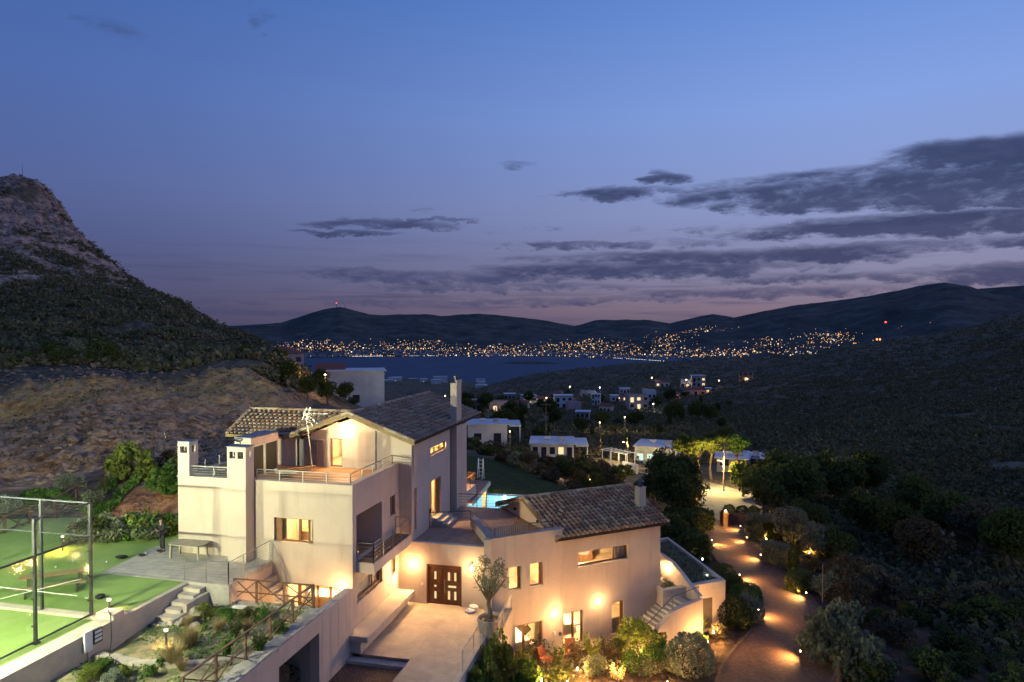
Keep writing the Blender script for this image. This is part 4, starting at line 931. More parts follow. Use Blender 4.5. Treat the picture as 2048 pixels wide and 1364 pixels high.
# ---- fences with crossed braces
def xfence(pts, h, label, matl=M_RUST, closed=False, w=.07, group=None):
    T = thing('cross_braced_fence', label, 'fence', pts[0], group); o0 = Vector(pts[0]); up = Vector((0, 0, h))
    P = [Vector(p)-o0 for p in pts]
    for p in P: m_ = MB(); m_.bar(p-Vector((0, 0, .1)), p+up, w*1.15); q = m_.build('post', matl); q.parent = T
    m_ = MB()
    for a, b in zip(P[:-1], P[1:]):
        m_.bar(a+up*.98, b+up*.98, w*1.1, w*.7); m_.bar(a+up*.42, b+up*.42, w*.6); 
    q = m_.build('rail', matl); q.parent = T
    m_ = MB()
    for a, b in zip(P[:-1], P[1:]):
        d = Vector((0, 0, 0)); m_.bar(a+up*.08, b+up*.94, w*.55); m_.bar(a+up*.94+Vector((.03,.03,0)), b+up*.08+Vector((.03,.03,0)), w*.55)
    q = m_.build('brace', matl); q.parent = T
    return T
xfence([(-19.75, 27.72, 2.99), (-18.6, 27.74, 2.99), (-17.2, 27.76, 2.99), (-15.72, 27.78, 3.0)], 1.05, 'brown cross braced fence above the sunken court')
xfence([(-15.72, 27.7, 3.0), (-15.72, 26.0, 3.0), (-15.72, 24.35, 3.0), (-15.72, 22.7, 3.0), (-15.72, 21.0, 3.0), (-15.72, 19.3, 3.0)], 1.1, 'brown cross braced fence along the top of the garage wall')
pp = [onground(px, r) for px, r in ((-60, 47), (5, 48.5), (55, 50), (105, 51.5), (150, 53.5), (205, 56))]
xfence([tuple(p) for p in pp], 1.5, 'dark brown wooden fence crossing the slope above the padel court', w=.1)
pp = [(9.1, 40.2, -3.2), (8.6, 38.6, -3.2), (8.0, 37.0, -3.15), (7.4, 35.5, -3.15)]
xfence(pp, 1.15, 'brown metal fence at the bottom right of the driveway')
# ---- steel railings of the stone terrace
T = thing('terrace_railing', 'thin steel railing around the stone terrace and down to the sunken court', 'railing', (-21.9, 27.2, 3.94))
def rl(pts, **k):
    o = railing(pts, parent=None, name='railing_run', **k); o.parent = T; o.matrix_parent_inverse = Matrix.Translation(T.location).inverted()
rl([(-22.0, 27.2, 3.94), (-19.68, 27.2, 3.94), (-19.68, 30.5, 3.94)], h=1.0, nb=6, spacing=1.15)
rl([(-19.4, 30.35, 3.9), (-18.6, 30.35, 2.0)], h=1.0, nb=3, spacing=3)
mb = MB()
for k in range(9): mb.box(-19.58+k*.24, -19.58+(k+1)*.24-.001, 29.6, 30.59, .5, 3.2-.3*k)
tag(mb.build('sunken_court_steps', M_CONCW), 'narrow steps against the front wall down to the sunken court', 'steps')
lamp((-19.25, 30.0, 2.75), 90, WARM2, .12); lamp((-19.2, 28.2, 1.3), 60, WARM, .1)
mb = MB(); mb.lathe([(.02, -.13), (.12, -.08), (.13, 0), (.12, .08), (.02, .13)], (-19.5, 30.15, 2.7), 12); mb.build('wall_lamp', G_LAMP, VILLA)

# ---- retaining walls on the right of the entrance court
mb = MB(); mb.box(-9.299, -9.05, 22, 32.9, -3.6, .12); wallthing('retaining_wall', mb, M_CONCW, 'white retaining wall between the entrance court and the lower garden')
mb = MB(); mb.prism([(-9.299, 32.91), (-8.45, 32.91), (-8.62, 36.9), (-8.95, 36.8), (-9.299, 36.45)], -3.6, .0); wallthing('stair_landing', mb, M_COURT, 'small concrete landing where the steps leave the entrance court')
T = thing('court_railing', 'thin steel railing around the olive pot and landing', 'railing', (-9.1, 30, .12))
rl2 = lambda pts, **k: (lambda o: (setattr(o, 'parent', T), setattr(o, 'matrix_parent_inverse', Matrix.Translation(T.location).inverted())))(railing(pts, parent=None, name='railing_run', **k))
rl2([(-9.17, 29.3, .12), (-9.17, 32.8, .12)], h=.95, nb=0, spacing=2.2, r=.01)
rl2([(-8.5, 33.0, 0), (-8.65, 36.8, 0)], h=.95, nb=4, spacing=1.3); rl2([(-9.0, 32.98, 0), (-8.5, 32.98, 0)], h=.95, nb=4, spacing=.8)

# ---- annex with planted roof, stair and curved wall
AX = [(3.4, 45.5), (-.25, 53.95), (-4.2, 51.0), (-.5, 42.7)]
def inset(poly, d):
    c = Vector((sum(p[0] for p in poly)/len(poly), sum(p[1] for p in poly)/len(poly))); return [tuple(Vector(p)+(c-Vector(p)).normalized()*d) for p in poly]
AN = thing('garden_annex', 'low cream annex with a planted flat roof beside the driveway', 'annex', (0, 48, -3.5))
def P2(mb, name, mats, T): o = mb.build(name, mats); o.parent = T; o.matrix_parent_inverse = Matrix.Translation(T.location).inverted(); return o
mb = MB(); mb.prism(AX, -4.2, -.95); P2(mb, 'wall', M_PLASTER, AN)
mb = MB(); IN = inset(AX, .45); n = 4
for i in range(4):
    j = (i+1) % 4; a, b, c, d = AX[i], AX[j], IN[j], IN[i]; mb.prism([a, b, c, d], -.949, -.5)
P2(mb, 'parapet', M_CONCW, AN)
mb = MB(); mb.prism(IN, -.948, -.72); P2(mb, 'roof_planting', mat('roof_planting', (.05, .07, .025), .95, var=(.09, .09, .04), vscale=1.5, bump=1, bscale=5), AN)
q = []
c0, c1, c2, c3 = (Vector((*p, 0)) for p in IN)
for a_, b_ in NR.uniform(.03, .97, (2600, 2)): p = (c0*(1-a_)+c1*a_)*(1-b_)+(c3*(1-a_)+c2*a_)*b_; q.append((p.x, p.y, -.70+.10*random.random()+.22*max(0, noise.noise(Vector((p.x*.9, p.y*.9, 0))))))
v_, f_ = leafquads(np.array(q)-np.array(AN.location), .16); o = mesh_np('plants', v_, f_, L_OLIVE, NR.random(len(f_))); o.parent = AN; o['kind'] = 'stuff'
A = Vector((*AX[0], 0)); B = Vector((*AX[3], 0)); d = (B-A).normalized(); nrm = Vector((-d.y, d.x, 0)) 
FX = Fr(B.x, B.y, math.degrees(math.atan2(-d.y, -d.x)))
L = (A-B).length
mb = MB(); mb.box(L-2.0, L-1.05, -.02, .05, -3.35, -1.45, F=FX); o = P2(mb, 'door', mat('annex_door', (.13, .10, .08), .6, var=(.1, .08, .06), vscale=3), AN)
for f in ((1250+155, 1117), (1414, 1150)):
    p = at_z(*f, -.6); lamp((p.x, p.y, -.45), 1.2, (.8, .9, 1), .03); m_ = MB(); m_.lathe([(.01, 0), (.05, 0), (.05, .12), (.01, .14)], (p.x, p.y, -.7), 8); P2(m_, 'roof_light', G_WHITE, AN)
# stair along the wing
ST = thing('outdoor_stair', 'outdoor stair climbing along the guest wing with a solid cream side wall', 'stair', FW(8, -1, -3.3))
mb = MB(); ns = 13
for k in range(ns): mb.box(8.6+k*.28, 8.6+(k+1)*.28-.001, -2.2, -.01, -3.8, -3.2+.165*(k+1), F=FW)
mb.box(8.6+ns*.28, 12.6, -2.2, -.01, -3.8, -1.05, F=FW); mb.box(11.8, 12.6, -.009, 2.0, -3.8, -.9, F=FW)
for k in range(7): mb.box(11.78, 13.3, .3+k*.3, .3+(k+1)*.3-.001, -3.8, -1.0+.16*(k+1), F=FW)
P2(mb, 'step', M_CONCW, ST)
mb = MB(); mb.prism([(8.2, -2.6), (12.75, -2.6), (12.75, -2.201), (8.2, -2.201)], -4.0, [-2.6, -.65, -.65, -2.6], F=FW) if False else None
S = [(8.0, -2.9), (10.6, -.95), (12.75, -.62)]
for (u0, za), (u1, zb) in zip(S[:-1], S[1:]): mb.prism([(u0, -2.6), (u1, -2.6), (u1, -2.25), (u0, -2.25)], -4.0, [za, zb, zb, za], F=FW)
P2(mb, 'side_wall', M_PLASTER, ST)
mb = MB(); q = [FW(8.0, -2.4, -2.0), FW(10.6, -2.4, -.2), FW(12.6, -2.4, .1)]
mb.tube(q, .025, 6); 
for u, z in ((8.6, -2.4), (10.6, -.95), (12.6, -.62)): mb.bar(FW(u, -2.4, z), FW(u, -2.4, z+.72), .03)
P2(mb, 'handrail', M_DARKSTEEL, ST)
mb = MB(); cw = [(12.75, -2.25, -.60), (12.9, -1.4, -.40), (12.95, -.5, .05), (12.85, .5, .65), (12.6, 1.5, .95), (12.2, 2.6, 1.05)]
for (a, b, z), (c, d, z2) in zip(cw[:-1], cw[1:]): mb.prism([(a, b), (a+.3, b), (c+.3, d), (c, d)], -4.0, [z, z, z2, z2], F=FW)
P2(mb, 'curved_wall', M_PLASTER, ST)
c = FW(12.7, .9, -.1); lamp(FW(12.5, .7, .2), 30, WARM2, .06); m_ = MB(); m_.lathe([(.02, -.08), (.07, 0), (.02, .08)], FW(12.8, .9, .35), 8); P2(m_, 'wall_lamp', G_SMALL, ST)

# ---- rear: balcony, porch, pool, far terrace rail
mb = MB(); mb.box(-15.6, -14.42, 46.86, 49.5, 3.1, 3.85); o = mb.build('balcony', M_PLASTER, VILLA)
railing([(-14.46, 46.9, 3.85), (-14.46, 49.45, 3.85), (-15.5, 49.45, 3.85)], .9, 4, 1.4, M_TEAK)
PO = thing('porch', 'brown roofed porch on an orange lit post at the rear of the villa', 'porch', (-15, 52, 0))
mb = MB(); mb.prism([(-17.5, 48.4), (-14.4, 48.4), (-14.9, 55.1), (-17.5, 55.1)], 2.65, 2.8, mi=0); P2(mb, 'roof', M_DECK, PO)
mb = MB(); mb.prism([(-14.4, 48.39), (-14.3, 48.39), (-14.8, 55.2), (-14.9, 55.2)], 2.5, 2.84); mb.box(-17.5, -14.9, 55.11, 55.2, 2.5, 2.84); P2(mb, 'beam', M_CONCW, PO)
mb = MB(); mb.box(-15.35, -15.0, 54.5, 54.85, -.5, 2.64); P2(mb, 'post', M_PLASTER, PO)
lamp((-15.9, 53.6, 2.2), 140, (1, .5, .16), .1); lamp((-15.6, 47.6, 2.0), 60, WARM, .1)
lamp((-14.6, 48.2, 5.6), 90, WARM, .1)
PL_ = thing('swimming_pool', 'glowing turquoise swimming pool behind the villa', 'pool', (-15, 58, 0))
mb = MB(); PQ = [(-17.2, 50.5), (-9.0, 50.5), (-12.6, 61.9), (-17.7, 61.5)]
Mp = mat('pool_water', (.25, .65, .70), .08, emit=(.30, .80, .86), es=.75, spec=.5, bump=.15, bscale=3)
mb.prism(PQ, -.5, .02); P2(mb, 'water', Mp, PL_)
mb = MB(); OQ = [(-17.5, 49.8), (-8.4, 49.8), (-12.4, 62.4), (-17.9, 62.0)]
for i in range(4):
    j = (i+1) % 4; mb.prism([OQ[i], OQ[j], PQ[j], PQ[i]], -.5, .06)
P2(mb, 'pool_edge', M_CONCW, PL_)
p = at_z(1010, 996, .1); m_ = MB(); m_.lathe([(.01, 0), (.16, .02), (.16, .2), (.01, .22)], (p.x, p.y, .05), 10); P2(m_, 'pool_light', G_WHITE, PL_); lamp((p.x, p.y, .8), 60, (.7, .95, 1), .1)
# aluminium step ladder standing on the lawn
LD = thing('step_ladder', 'silver step ladder standing on the dark lawn', 'ladder', (-19.4, 67.5, 0)); b0 = Vector((-19.4, 67.5, 0))
LD.location = b0
for s in (0, 1):
    m_ = MB()
    for k in (0, .5): m_.bar((k, .9*s-.45, -.2), (k+.02, .03 if s else -.03, 2.3), .06)
    o = m_.build('leg_frame', M_WHITE); o.parent = LD
m_ = MB()
for k in range(6): t = (k+.5)/6; m_.bar((0, -.45*(1-t), 2.3*t), (.5, -.45*(1-t), 2.3*t), .08, .03)
o = m_.build('rung', M_WHITE); o.parent = LD

# ---- roof deck enclosure, dish, aerial
EN = thing('roof_screen', 'small cream and pink shelter with dark louvres on the roof deck', 'shelter', (-22.3, 33, 7.5))
mb = MB(); mb.box(-23.0, -22.0, 32.4, 35.0, 9.25, 9.7); mb.box(-22.98, -22.02, 34.98, 35.0, 7.5, 9.249); P2(mb, 'canopy', M_PLASTER, EN)
mb = MB(); mb.box(-23.02, -21.98, 32.38, 35.02, 9.702, 9.76); P2(mb, 'cap', M_CAP, EN)
for y in (32.42, 33.7, 34.88): mb = MB(); mb.box(-22.1, -22.0, y, y+.09, 7.5, 9.248); P2(mb, 'post', M_CONCW, EN)
for y in (32.52, 33.8): m_ = MB(); m_.box(-22.07, -22.04, y, y+1.09, 7.62, 9.2); P2(m_, 'louvre_panel', M_SCREEN, EN)
mb = MB(); c = Vector((-21.15, 30.2, 9.95)); n = 12
mb.tube([(-21.15, 30.3, 9.74), c], .025); rings = []
for j, (r_, dz) in enumerate(((.0, 0), (.12, .015), (.2, .04), (.27, .08))):
    rings.append([c+Vector((r_*math.cos(2*math.pi*k/n), -dz*1.2+r_*.35*math.sin(2*math.pi*k/n), r_*.9*math.sin(2*math.pi*k/n)*.35+dz+.02)) for k in range(n)])
for a, b in zip(rings[:-1], rings[1:]):
    for k in range(n): mb.face([a[k], a[(k+1) % n], b[(k+1) % n], b[k]])
tag(mb.build('satellite_dish', M_DARKSTEEL), 'small grey satellite dish on top of the wide front chimney', 'dish')
TA = thing('roof_aerial', 'television aerial on a thin mast against the rear gable', 'aerial', (-20.05, 35.4, 7.5)); b0 = Vector(TA.location)
m_ = MB(); m_.tube([(0, 0, 0), (-.35, -.1, 3.3)], .028, 6); o = m_.build('mast', M_STEEL); o.parent = TA
m_ = MB(); t = Vector((-.35, -.1, 3.25)); m_.tube([t+Vector((-.2, 0, 0)), t+Vector((1.3, .1, .02))], .018, 5)
for k in range(6): c = t+Vector((-.1+k*.24, 0, 0)); m_.tube([c+Vector((-.16, .0, -.35)), c+Vector((.16, 0, .4))] if k < 2 else [c+Vector((-.05, -.2, -.15)), c+Vector((.05, .2, .15))], .011, 4)
m_.tube([t+Vector((0, 0, -.1)), t+Vector((.45, 0, -.7))], .011, 4); m_.tube([t+Vector((.15, 0, -.1)), t+Vector((.7, .0, -.55))], .011, 4)
o = m_.build('antenna', M_STEEL); o.parent = TA
# deck clutter: ladder leaning on the shutter, planks, solar unit on the left
LL = thing('wooden_ladder', 'short wooden ladder leaning on the grey roof terrace shutter', 'ladder', (-20.7, 36.2, 7.5))
m_ = MB()
for k in (0, .45): m_.bar((k, 0, 0), (k, .1, 1.5), .04)
for k in range(4): m_.bar((0, .02*k, .3+.36*k), (.45, .02*k, .3+.36*k), .03)
o = m_.build('ladder_frame', M_TEAK); o.parent = LL
PK = thing('plank_pile', 'untidy planks and boards lying on the roof deck', 'planks', (-21.6, 33.9, 7.5))
for k in range(7):
    m_ = MB(); a = rn.uniform(-.5, .5); m_.bar((rn.uniform(0, 1.0), rn.uniform(-1.2, .8), .05+.05*k), (rn.uniform(1.2, 2.2), rn.uniform(-.6, 1.4), .06+.05*k), .16, .04); o = m_.build('plank', [M_TEAK, M_RUST, M_CONCW][k % 3]); o.parent = PK

# ================================================================== PADEL COURT
PC = thing('padel_court_enclosure', 'padel court enclosure of dark posts, glass panes and wire mesh', 'court enclosure', (-22.9, 22.9, 3.98))
CX, CY, Z0 = -22.9, 22.87, 4.0
def pcp(mb, name, m_): return P2(mb, name, m_, PC)
for (x, y, zt) in ((CX, CY, 8.6), (CX, 20.38, 8.6), (CX, 17.9, 7.25), (CX, 15.4, 7.25), (-25.35, CY, 8.6), (-29.5, CY, 8.6), (-33.0, CY, 8.6)):
    m_ = MB(); m_.box(x-.05, x+.05, y-.05, y+.05, Z0-.05, zt); m_.box(x-.11, x+.11, y-.11, y+.11, Z0-.04, Z0+.02)
    for z in (4.6, 5.6, 6.6): m_.box(x-.09, x+.03, y-.10, y-.05, z, z+.05)
    pcp(m_, 'post', M_DARKSTEEL)
m_ = MB(); m_.bar((CX, CY, 8.57), (CX, 20.38, 8.57), .06); pcp(m_, 'top_rail', M_DARKSTEEL)
m_ = MB(); m_.bar((CX, CY, 7.22), (CX, 14.5, 7.22), .07); pcp(m_, 'middle_rail', M_DARKSTEEL)
m_ = MB(); m_.bar((CX, CY, 8.57), (-40, CY, 8.57), .06); m_.bar((CX, CY, 7.22), (-40, CY, 7.22), .05); pcp(m_, 'back_rail', M_DARKSTEEL)
m_ = MB(); m_.bar((CX, CY, 4.04), (CX, 14.5, 4.04), .06); pcp(m_, 'bottom_rail', M_DARKSTEEL)
for (y0, y1) in ((20.43, 22.82), (17.95, 20.33), (15.45, 17.85)): m_ = MB(); m_.face([(CX, y0, 4.08), (CX, y1, 4.08), (CX, y1, 7.18), (CX, y0, 7.18)]); pcp(m_, 'glass_pane', M_COURTGLASS)
for (x0, x1) in ((-25.3, -22.95), (-29.45, -25.4), (-32.95, -29.55)): m_ = MB(); m_.face([(x0, CY, 4.08), (x1, CY, 4.08), (x1, CY, 7.18), (x0, CY, 7.18)]); pcp(m_, 'glass_pane', M_COURTGLASS)
def wiremesh(a, b, z0, z1, sp=.10):
    m_ = MB(); a = Vector(a); b = Vector(b); n = int((b-a).length/sp)
    for i in range(n+1):
        p = a.lerp(b, i/n); m_.bar((p.x, p.y, z0), (p.x, p.y, z1), .0035)
    k = int((z1-z0)/sp)
    for i in range(k+1): z = z0+(z1-z0)*i/k; m_.bar((a.x, a.y, z), (b.x, b.y, z), .005)
    return m_
pcp(wiremesh((CX, 20.4, 0), (CX, CY, 0), 7.26, 8.55), 'mesh_panel', M_DARKSTEEL); pcp(wiremesh((-36, CY, 0), (CX, CY, 0), 7.26, 8.55, .12), 'mesh_panel', M_DARKSTEEL)
m_ = MB(); m_.bar((-40, 22.3, 5.05), (CX-.1, 22.3, 5.0), .018); m_.bar((-26.5, 20.4, 4.9), (CX-.1, 22.5, 5.6), .014); pcp(m_, 'pane_joint_line', M_WHITE)  # thin white bars standing for the joints of the glass panes
for k, (x, y, d) in enumerate(((-24.3, 19.9, 'near the corner of the padel court'), (-29.2, 28.1, 'beyond the bench'), (-27.5, 28.4, 'lying beside the dark sports bag'), (-29.3, 27.2, 'near the bench table'), (-26.6, 30.0, 'at the foot of the small bag'))):
    m_ = MB(); m_.lathe([(.004, -.035), (.033, 0), (.004, .035)], (0, 0, 0), 8); o = m_.build('tennis_ball', M_WHITE, smooth=True); o.location = (x, y, 3.97); o.scale = (1.6,)*3
    tag(o, 'small pale ball on the turf '+d, 'ball')
# electrical box and cable
T = thing('electrical_box', 'white and grey electrical box on the concrete court wall', 'electrical box', (-21.62, 21.65, 3.5))
m_ = MB(); m_.box(0, .10, -.45, -.1, -.15, .62); o = m_.build('white_cabinet', M_WHITE); o.parent = T
m_ = MB(); m_.box(.0, .12, -.06, .35, .0, .55); o = m_.build('grey_cabinet', M_DARKSTEEL); o.parent = T
m_ = MB()
for z in (.08, .24, .40): m_.box(.121, .135, -.02, .31, z, z+.1)
o = m_.build('breaker_row', M_WHITE); o.parent = T
m_ = MB(); m_.tube([(.05, -.3, -.15), (.05, -.3, -.55)], .03); o = m_.build('conduit', M_CAP); o.parent = T
m_ = MB(); m_.tube([(-22.2, 23.0, 4.25), (-21.7, 22.6, 4.2), (-21.2, 22.1, 3.5), (-20.9, 21.7, 3.1), (-21.0, 21.1, 3.06), (-21.3, 20.6, 3.05)], .025, 6)
tag(m_.build('black_cable', M_BLACK), 'black cable hanging from the court wall onto the dry garden', 'cable')
m_ = MB(); m_.tube([(-21.55, 24.4, 3.05), (-21.5, 25.0, 3.08), (-21.2, 24.5, 3.1), (-21.0, 23.9, 3.02)], .03, 6); tag(m_.build('garden_hose', M_DARKSTEEL), 'grey pipe lying at the foot of the garden steps', 'pipe')
m_ = MB(); m_.box(-19.3, -18.7, 26.9, 27.15, 3.0, 3.08); tag(m_.build('stone_slab', M_WHITE), 'pale stone slab by the concrete wall of the dry garden', 'slab')
# flood light masts of the court (beyond the left edge of the picture)
def mast(x, y, aim, w):
    T = thing('floodlight_mast', 'tall steel mast with floodlights over the padel court', 'floodlight', (x, y, 3.9), 'floodlights of the padel court')
    m_ = MB(); m_.box(-.06, .06, -.06, .06, 0, 6.1); o = m_.build('mast', M_DARKSTEEL); o.parent = T
    m_ = MB(); m_.box(-.25, .25, -.18, .18, 6.1, 6.2); o = m_.build('lamp_head', M_DARKSTEEL); o.parent = T
    lamp((x, y, 10.0), w, FLOOD, .16, spot=168, blend=.2, aim=aim, name='floodlight')
mast(-22.95, 13.6, (-18, 27, 3), 17000); mast(-33.0, 13.6, (-29, 26, 6), 30000)

# ================================================================== FURNITURE, PERSON, SMALL THINGS
T = thing('patio_table', 'pale weathered wooden table with rounded corners on the stone terrace', 'table', (-24.0, 30.0, 3.94)); 
m_ = MB(); hw, hh, r_ = 1.0, .5, .35; poly = []
for (cx, cy, a0) in ((hw-r_, hh-r_, 0), (-hw+r_, hh-r_, 90), (-hw+r_, -hh+r_, 180), (hw-r_, -hh+r_, 270)):
    for k in range(6): a = R(a0+k*18); poly.append((cx+r_*math.cos(a), cy+r_*math.sin(a)))
Mpt = mat('weathered_pale_wood', (.40, .35, .27), .85, var=(.29, .25, .19), vscale=5, bump=.2); m_.prism(poly, .72, .76); o = m_.build('table_top', Mpt); o.parent = T
for sx in (-1, 1):
    for sy in (-1, 1):
        m_ = MB(); m_.bar((sx*.82, sy*.34, 0), (sx*.78, sy*.33, .72), .09); o = m_.build('leg', Mpt); o.parent = T
def benchset():
    T = thing('trestle_table', 'long wooden beer table on the turf beyond the court glass', 'table', (-26.9, 24.9, 3.93), rz=R(38))
    m_ = MB(); m_.box(-1.3, 1.3, -.28, .28, .70, .74); o = m_.build('table_top', M_TEAK); o.parent = T
    for x in (-.95, .95): m_ = MB(); m_.bar((x, -.2, 0), (x, -.2, .7), .05); m_.bar((x, .2, 0), (x, .2, .7), .05); m_.bar((x, -.2, .05), (x, .2, .05), .04); o = m_.build('leg', M_DARKSTEEL); o.parent = T
    c, s = math.cos(R(38)), math.sin(R(38))
    for dy, lab in ((-.72, 'wooden bench on the nearer side of the trestle table'), (.72, 'wooden bench on the farther side of the trestle table')):
        B = thing('wooden_bench', lab, 'bench', (-26.9-s*dy, 24.9+c*dy, 3.93), 'benches at the trestle table', R(38))
        m_ = MB(); m_.box(-1.3, 1.3, -.14, .14, .42, .46); o = m_.build('seat', M_TEAK); o.parent = B
        for x in (-.95, .95): m_ = MB(); m_.bar((x, -.1, 0), (x, -.1, .42), .05); m_.bar((x, .1, 0), (x, .1, .42), .05); m_.bar((x, -.1, .05), (x, .1, .05), .04); o = m_.build('leg', M_DARKSTEEL); o.parent = B
benchset()
def softbox(name, w, d, h, matl, loc, rz, label, cat):
    bm = bmesh.new(); bmesh.ops.create_cube(bm, size=1); bmesh.ops.bevel(bm, geom=bm.edges[:], offset=.22, segments=3, affect='EDGES')
    for q in bm.verts: q.co = Vector((q.co.x*w, q.co.y*d, (q.co.z+.5)*h))*(1+.12*noise.noise(q.co*4))
    me = bpy.data.meshes.new(name); bm.to_mesh(me); bm.free(); me.materials.append(matl)
    for p in me.polygons: p.use_smooth = True
    o = bpy.data.objects.new(name, me); C.objects.link(o); o.location = loc; o.rotation_euler = (0, 0, rz); return tag(o, label, cat)
softbox('sports_bag', .55, .22, .16, M_BLACK, (-27.24, 29.1, 3.93), .3, 'black racket bag lying on the turf', 'bag')
softbox('sports_bag', .35, .22, .12, M_BLACK, (-26.48, 29.6, 3.94), -.2, 'smaller black bag at the edge of the stone terrace', 'bag')
softbox('dark_box', .35, .3, .2, M_BLACK, (-24.05, 24.5, 3.93), .5, 'small black box on the turf behind the glass post', 'box')
softbox('white_sack', .55, .4, .22, M_WHITE, (-10.75, 35.75, .0), .4, 'lower white sack slumped beside the entrance door', 'sack')
softbox('white_sack', .5, .35, .2, M_WHITE, (-10.6, 35.95, .17), -.3, 'upper white sack of the pair beside the entrance door', 'sack')

def skinmesh(name, verts, edges, radii, matl, parent, sub=2):
    me = bpy.data.meshes.new(name); me.from_pydata(verts, edges, []); o = bpy.data.objects.new(name+'_tmp', me); C.objects.link(o)
    sk = o.modifiers.new('s', 'SKIN'); sk.use_smooth_shade = True
    for i, r_ in enumerate(radii): me.skin_vertices[0].data[i].radius = r_ if isinstance(r_, tuple) else (r_, r_)
    me.skin_vertices[0].data[0].use_root = True
    ss = o.modifiers.new('u', 'SUBSURF'); ss.levels = sub; ss.render_levels = sub
    dg = bpy.context.evaluated_depsgraph_get(); me2 = bpy.data.meshes.new_from_object(o.evaluated_get(dg)); bpy.data.objects.remove(o)
    me2.materials.clear(); me2.materials.append(matl)
    ob = bpy.data.objects.new(name, me2); C.objects.link(ob); ob.parent = parent; return ob
def person():
    T = thing('person', 'standing person in black hooded top, black trousers and cap looking down at a phone', 'person', (-26.02, 30.5, 3.94), rz=R(-25))
    # faces -Y; body lightly stooped, both hands in front of the chest
    V = [(0, 0, .95), (0, .0, 1.18), (0, .0, 1.40), (0, -.02, 1.50), (0, -.05, 1.60), (0, -.07, 1.70),
         (-.19, .0, 1.41), (-.24, -.02, 1.14), (-.10, -.26, 1.17), (-.06, -.31, 1.19),
         (.19, .0, 1.41), (.24, -.02, 1.14), (.10, -.26, 1.17), (.06, -.31, 1.19),
         (-.10, 0, .90), (-.11, -.01, .50), (-.12, .02, .09), (-.13, -.12, .04), (.10, 0, .90), (.12, .0, .50), (.13, .02, .09), (.15, -.12, .04)]
    E_ = [(0, 1), (1, 2), (2, 3), (3, 4), (4, 5), (2, 6), (6, 7), (7, 8), (8, 9), (2, 10), (10, 11), (11, 12), (12, 13), (0, 14), (14, 15), (15, 16), (16, 17), (0, 18), (18, 19), (19, 20), (20, 21)]
    Rr = [(.15, .11), (.14, .10), (.16, .10), .055, (.075, .09), (.07, .085), .06, .045, .035, .03, .06, .045, .035, .03, .09, .06, .04, .035, .09, .06, .04, .035]
    skinmesh('body', V, E_, Rr, M_SKIN, T)
    k = 1.22
    skinmesh('hooded_top', [V[i] for i in (0, 1, 2)]+[V[6], V[7], (-.125, -.21, 1.163), V[10], V[11], (.125, -.21, 1.163), (0, .05, 1.47)], [(0, 1), (1, 2), (2, 3), (3, 4), (4, 5), (2, 6), (6, 7), (7, 8), (2, 9)],
             [(.19, .135), (.18, .135), (.20, .13), .085, .068, .05, .085, .068, .05, .09], M_BLACK, T)
    skinmesh('trousers', [(0, 0, .93)]+[V[14], V[15], (-.12, .02, .12)]+[V[18], V[19], (.13, .02, .12)], [(0, 1), (1, 2), (2, 3), (0, 4), (4, 5), (5, 6)], [(.17, .13), .11, .085, .07, .11, .085, .07], mat('dark_trousers', (.035, .035, .04), .9, var=(.025, .025, .03), vscale=9), T)
    for s, x in ((-1, -.13), (1, .14)):
        m_ = MB(); m_.box(x-.05, x+.05, -.2, .08, .0, .09); o = m_.build('shoe', M_BLACK); o.parent = T
    m_ = MB(); m_.lathe([(.1, -.02), (.105, .03), (.085, .08), (.03, .11), (.001, .112)], (0, -.06, 1.71), 14); m_.prism([(-.08, -.14), (.08, -.14), (.06, -.25), (-.06, -.25)], 1.685, 1.70); o = m_.build('cap', M_BLACK); o.parent = T
    m_ = MB(); m_.box(-.022, .022, -.10, -.075, -.02, .03); 
    # face: nose and ears
    m_ = MB(); m_.tube([(0, -.155, 1.66), (0, -.175, 1.62)], [.012, .018], 6); m_.tube([(-.085, -.05, 1.66), (-.095, -.05, 1.62)], .02, 6); m_.tube([(.085, -.05, 1.66), (.095, -.05, 1.62)], .02, 6); o = m_.build('face', M_SKIN); o.parent = T
    for s in (-1, 1):   # fingers curled round the phone
        m_ = MB()
        for f in range(4): z = 1.16+f*.018; m_.tube([(s*.075, -.30, z), (s*.06, -.35, z+.01), (s*.035, -.365, z+.015), (s*.018, -.355, z+.015)], [.010, .009, .008, .007], 5)
        m_.tube([(s*.07, -.30, 1.21), (s*.045, -.325, 1.235), (s*.02, -.335, 1.24)], [.011, .009, .007], 5); o = m_.build('hand', M_SKIN); o.parent = T
    P = thing('phone', 'small phone held by the standing person', 'phone', (-26.02, 30.5, 3.94), rz=R(-25))
    m_ = MB(); m_.bar((0, -.33, 1.15), (0, -.35, 1.27), .07, .01); o = m_.build('phone_body', M_DARKSTEEL); o.parent = P
person()

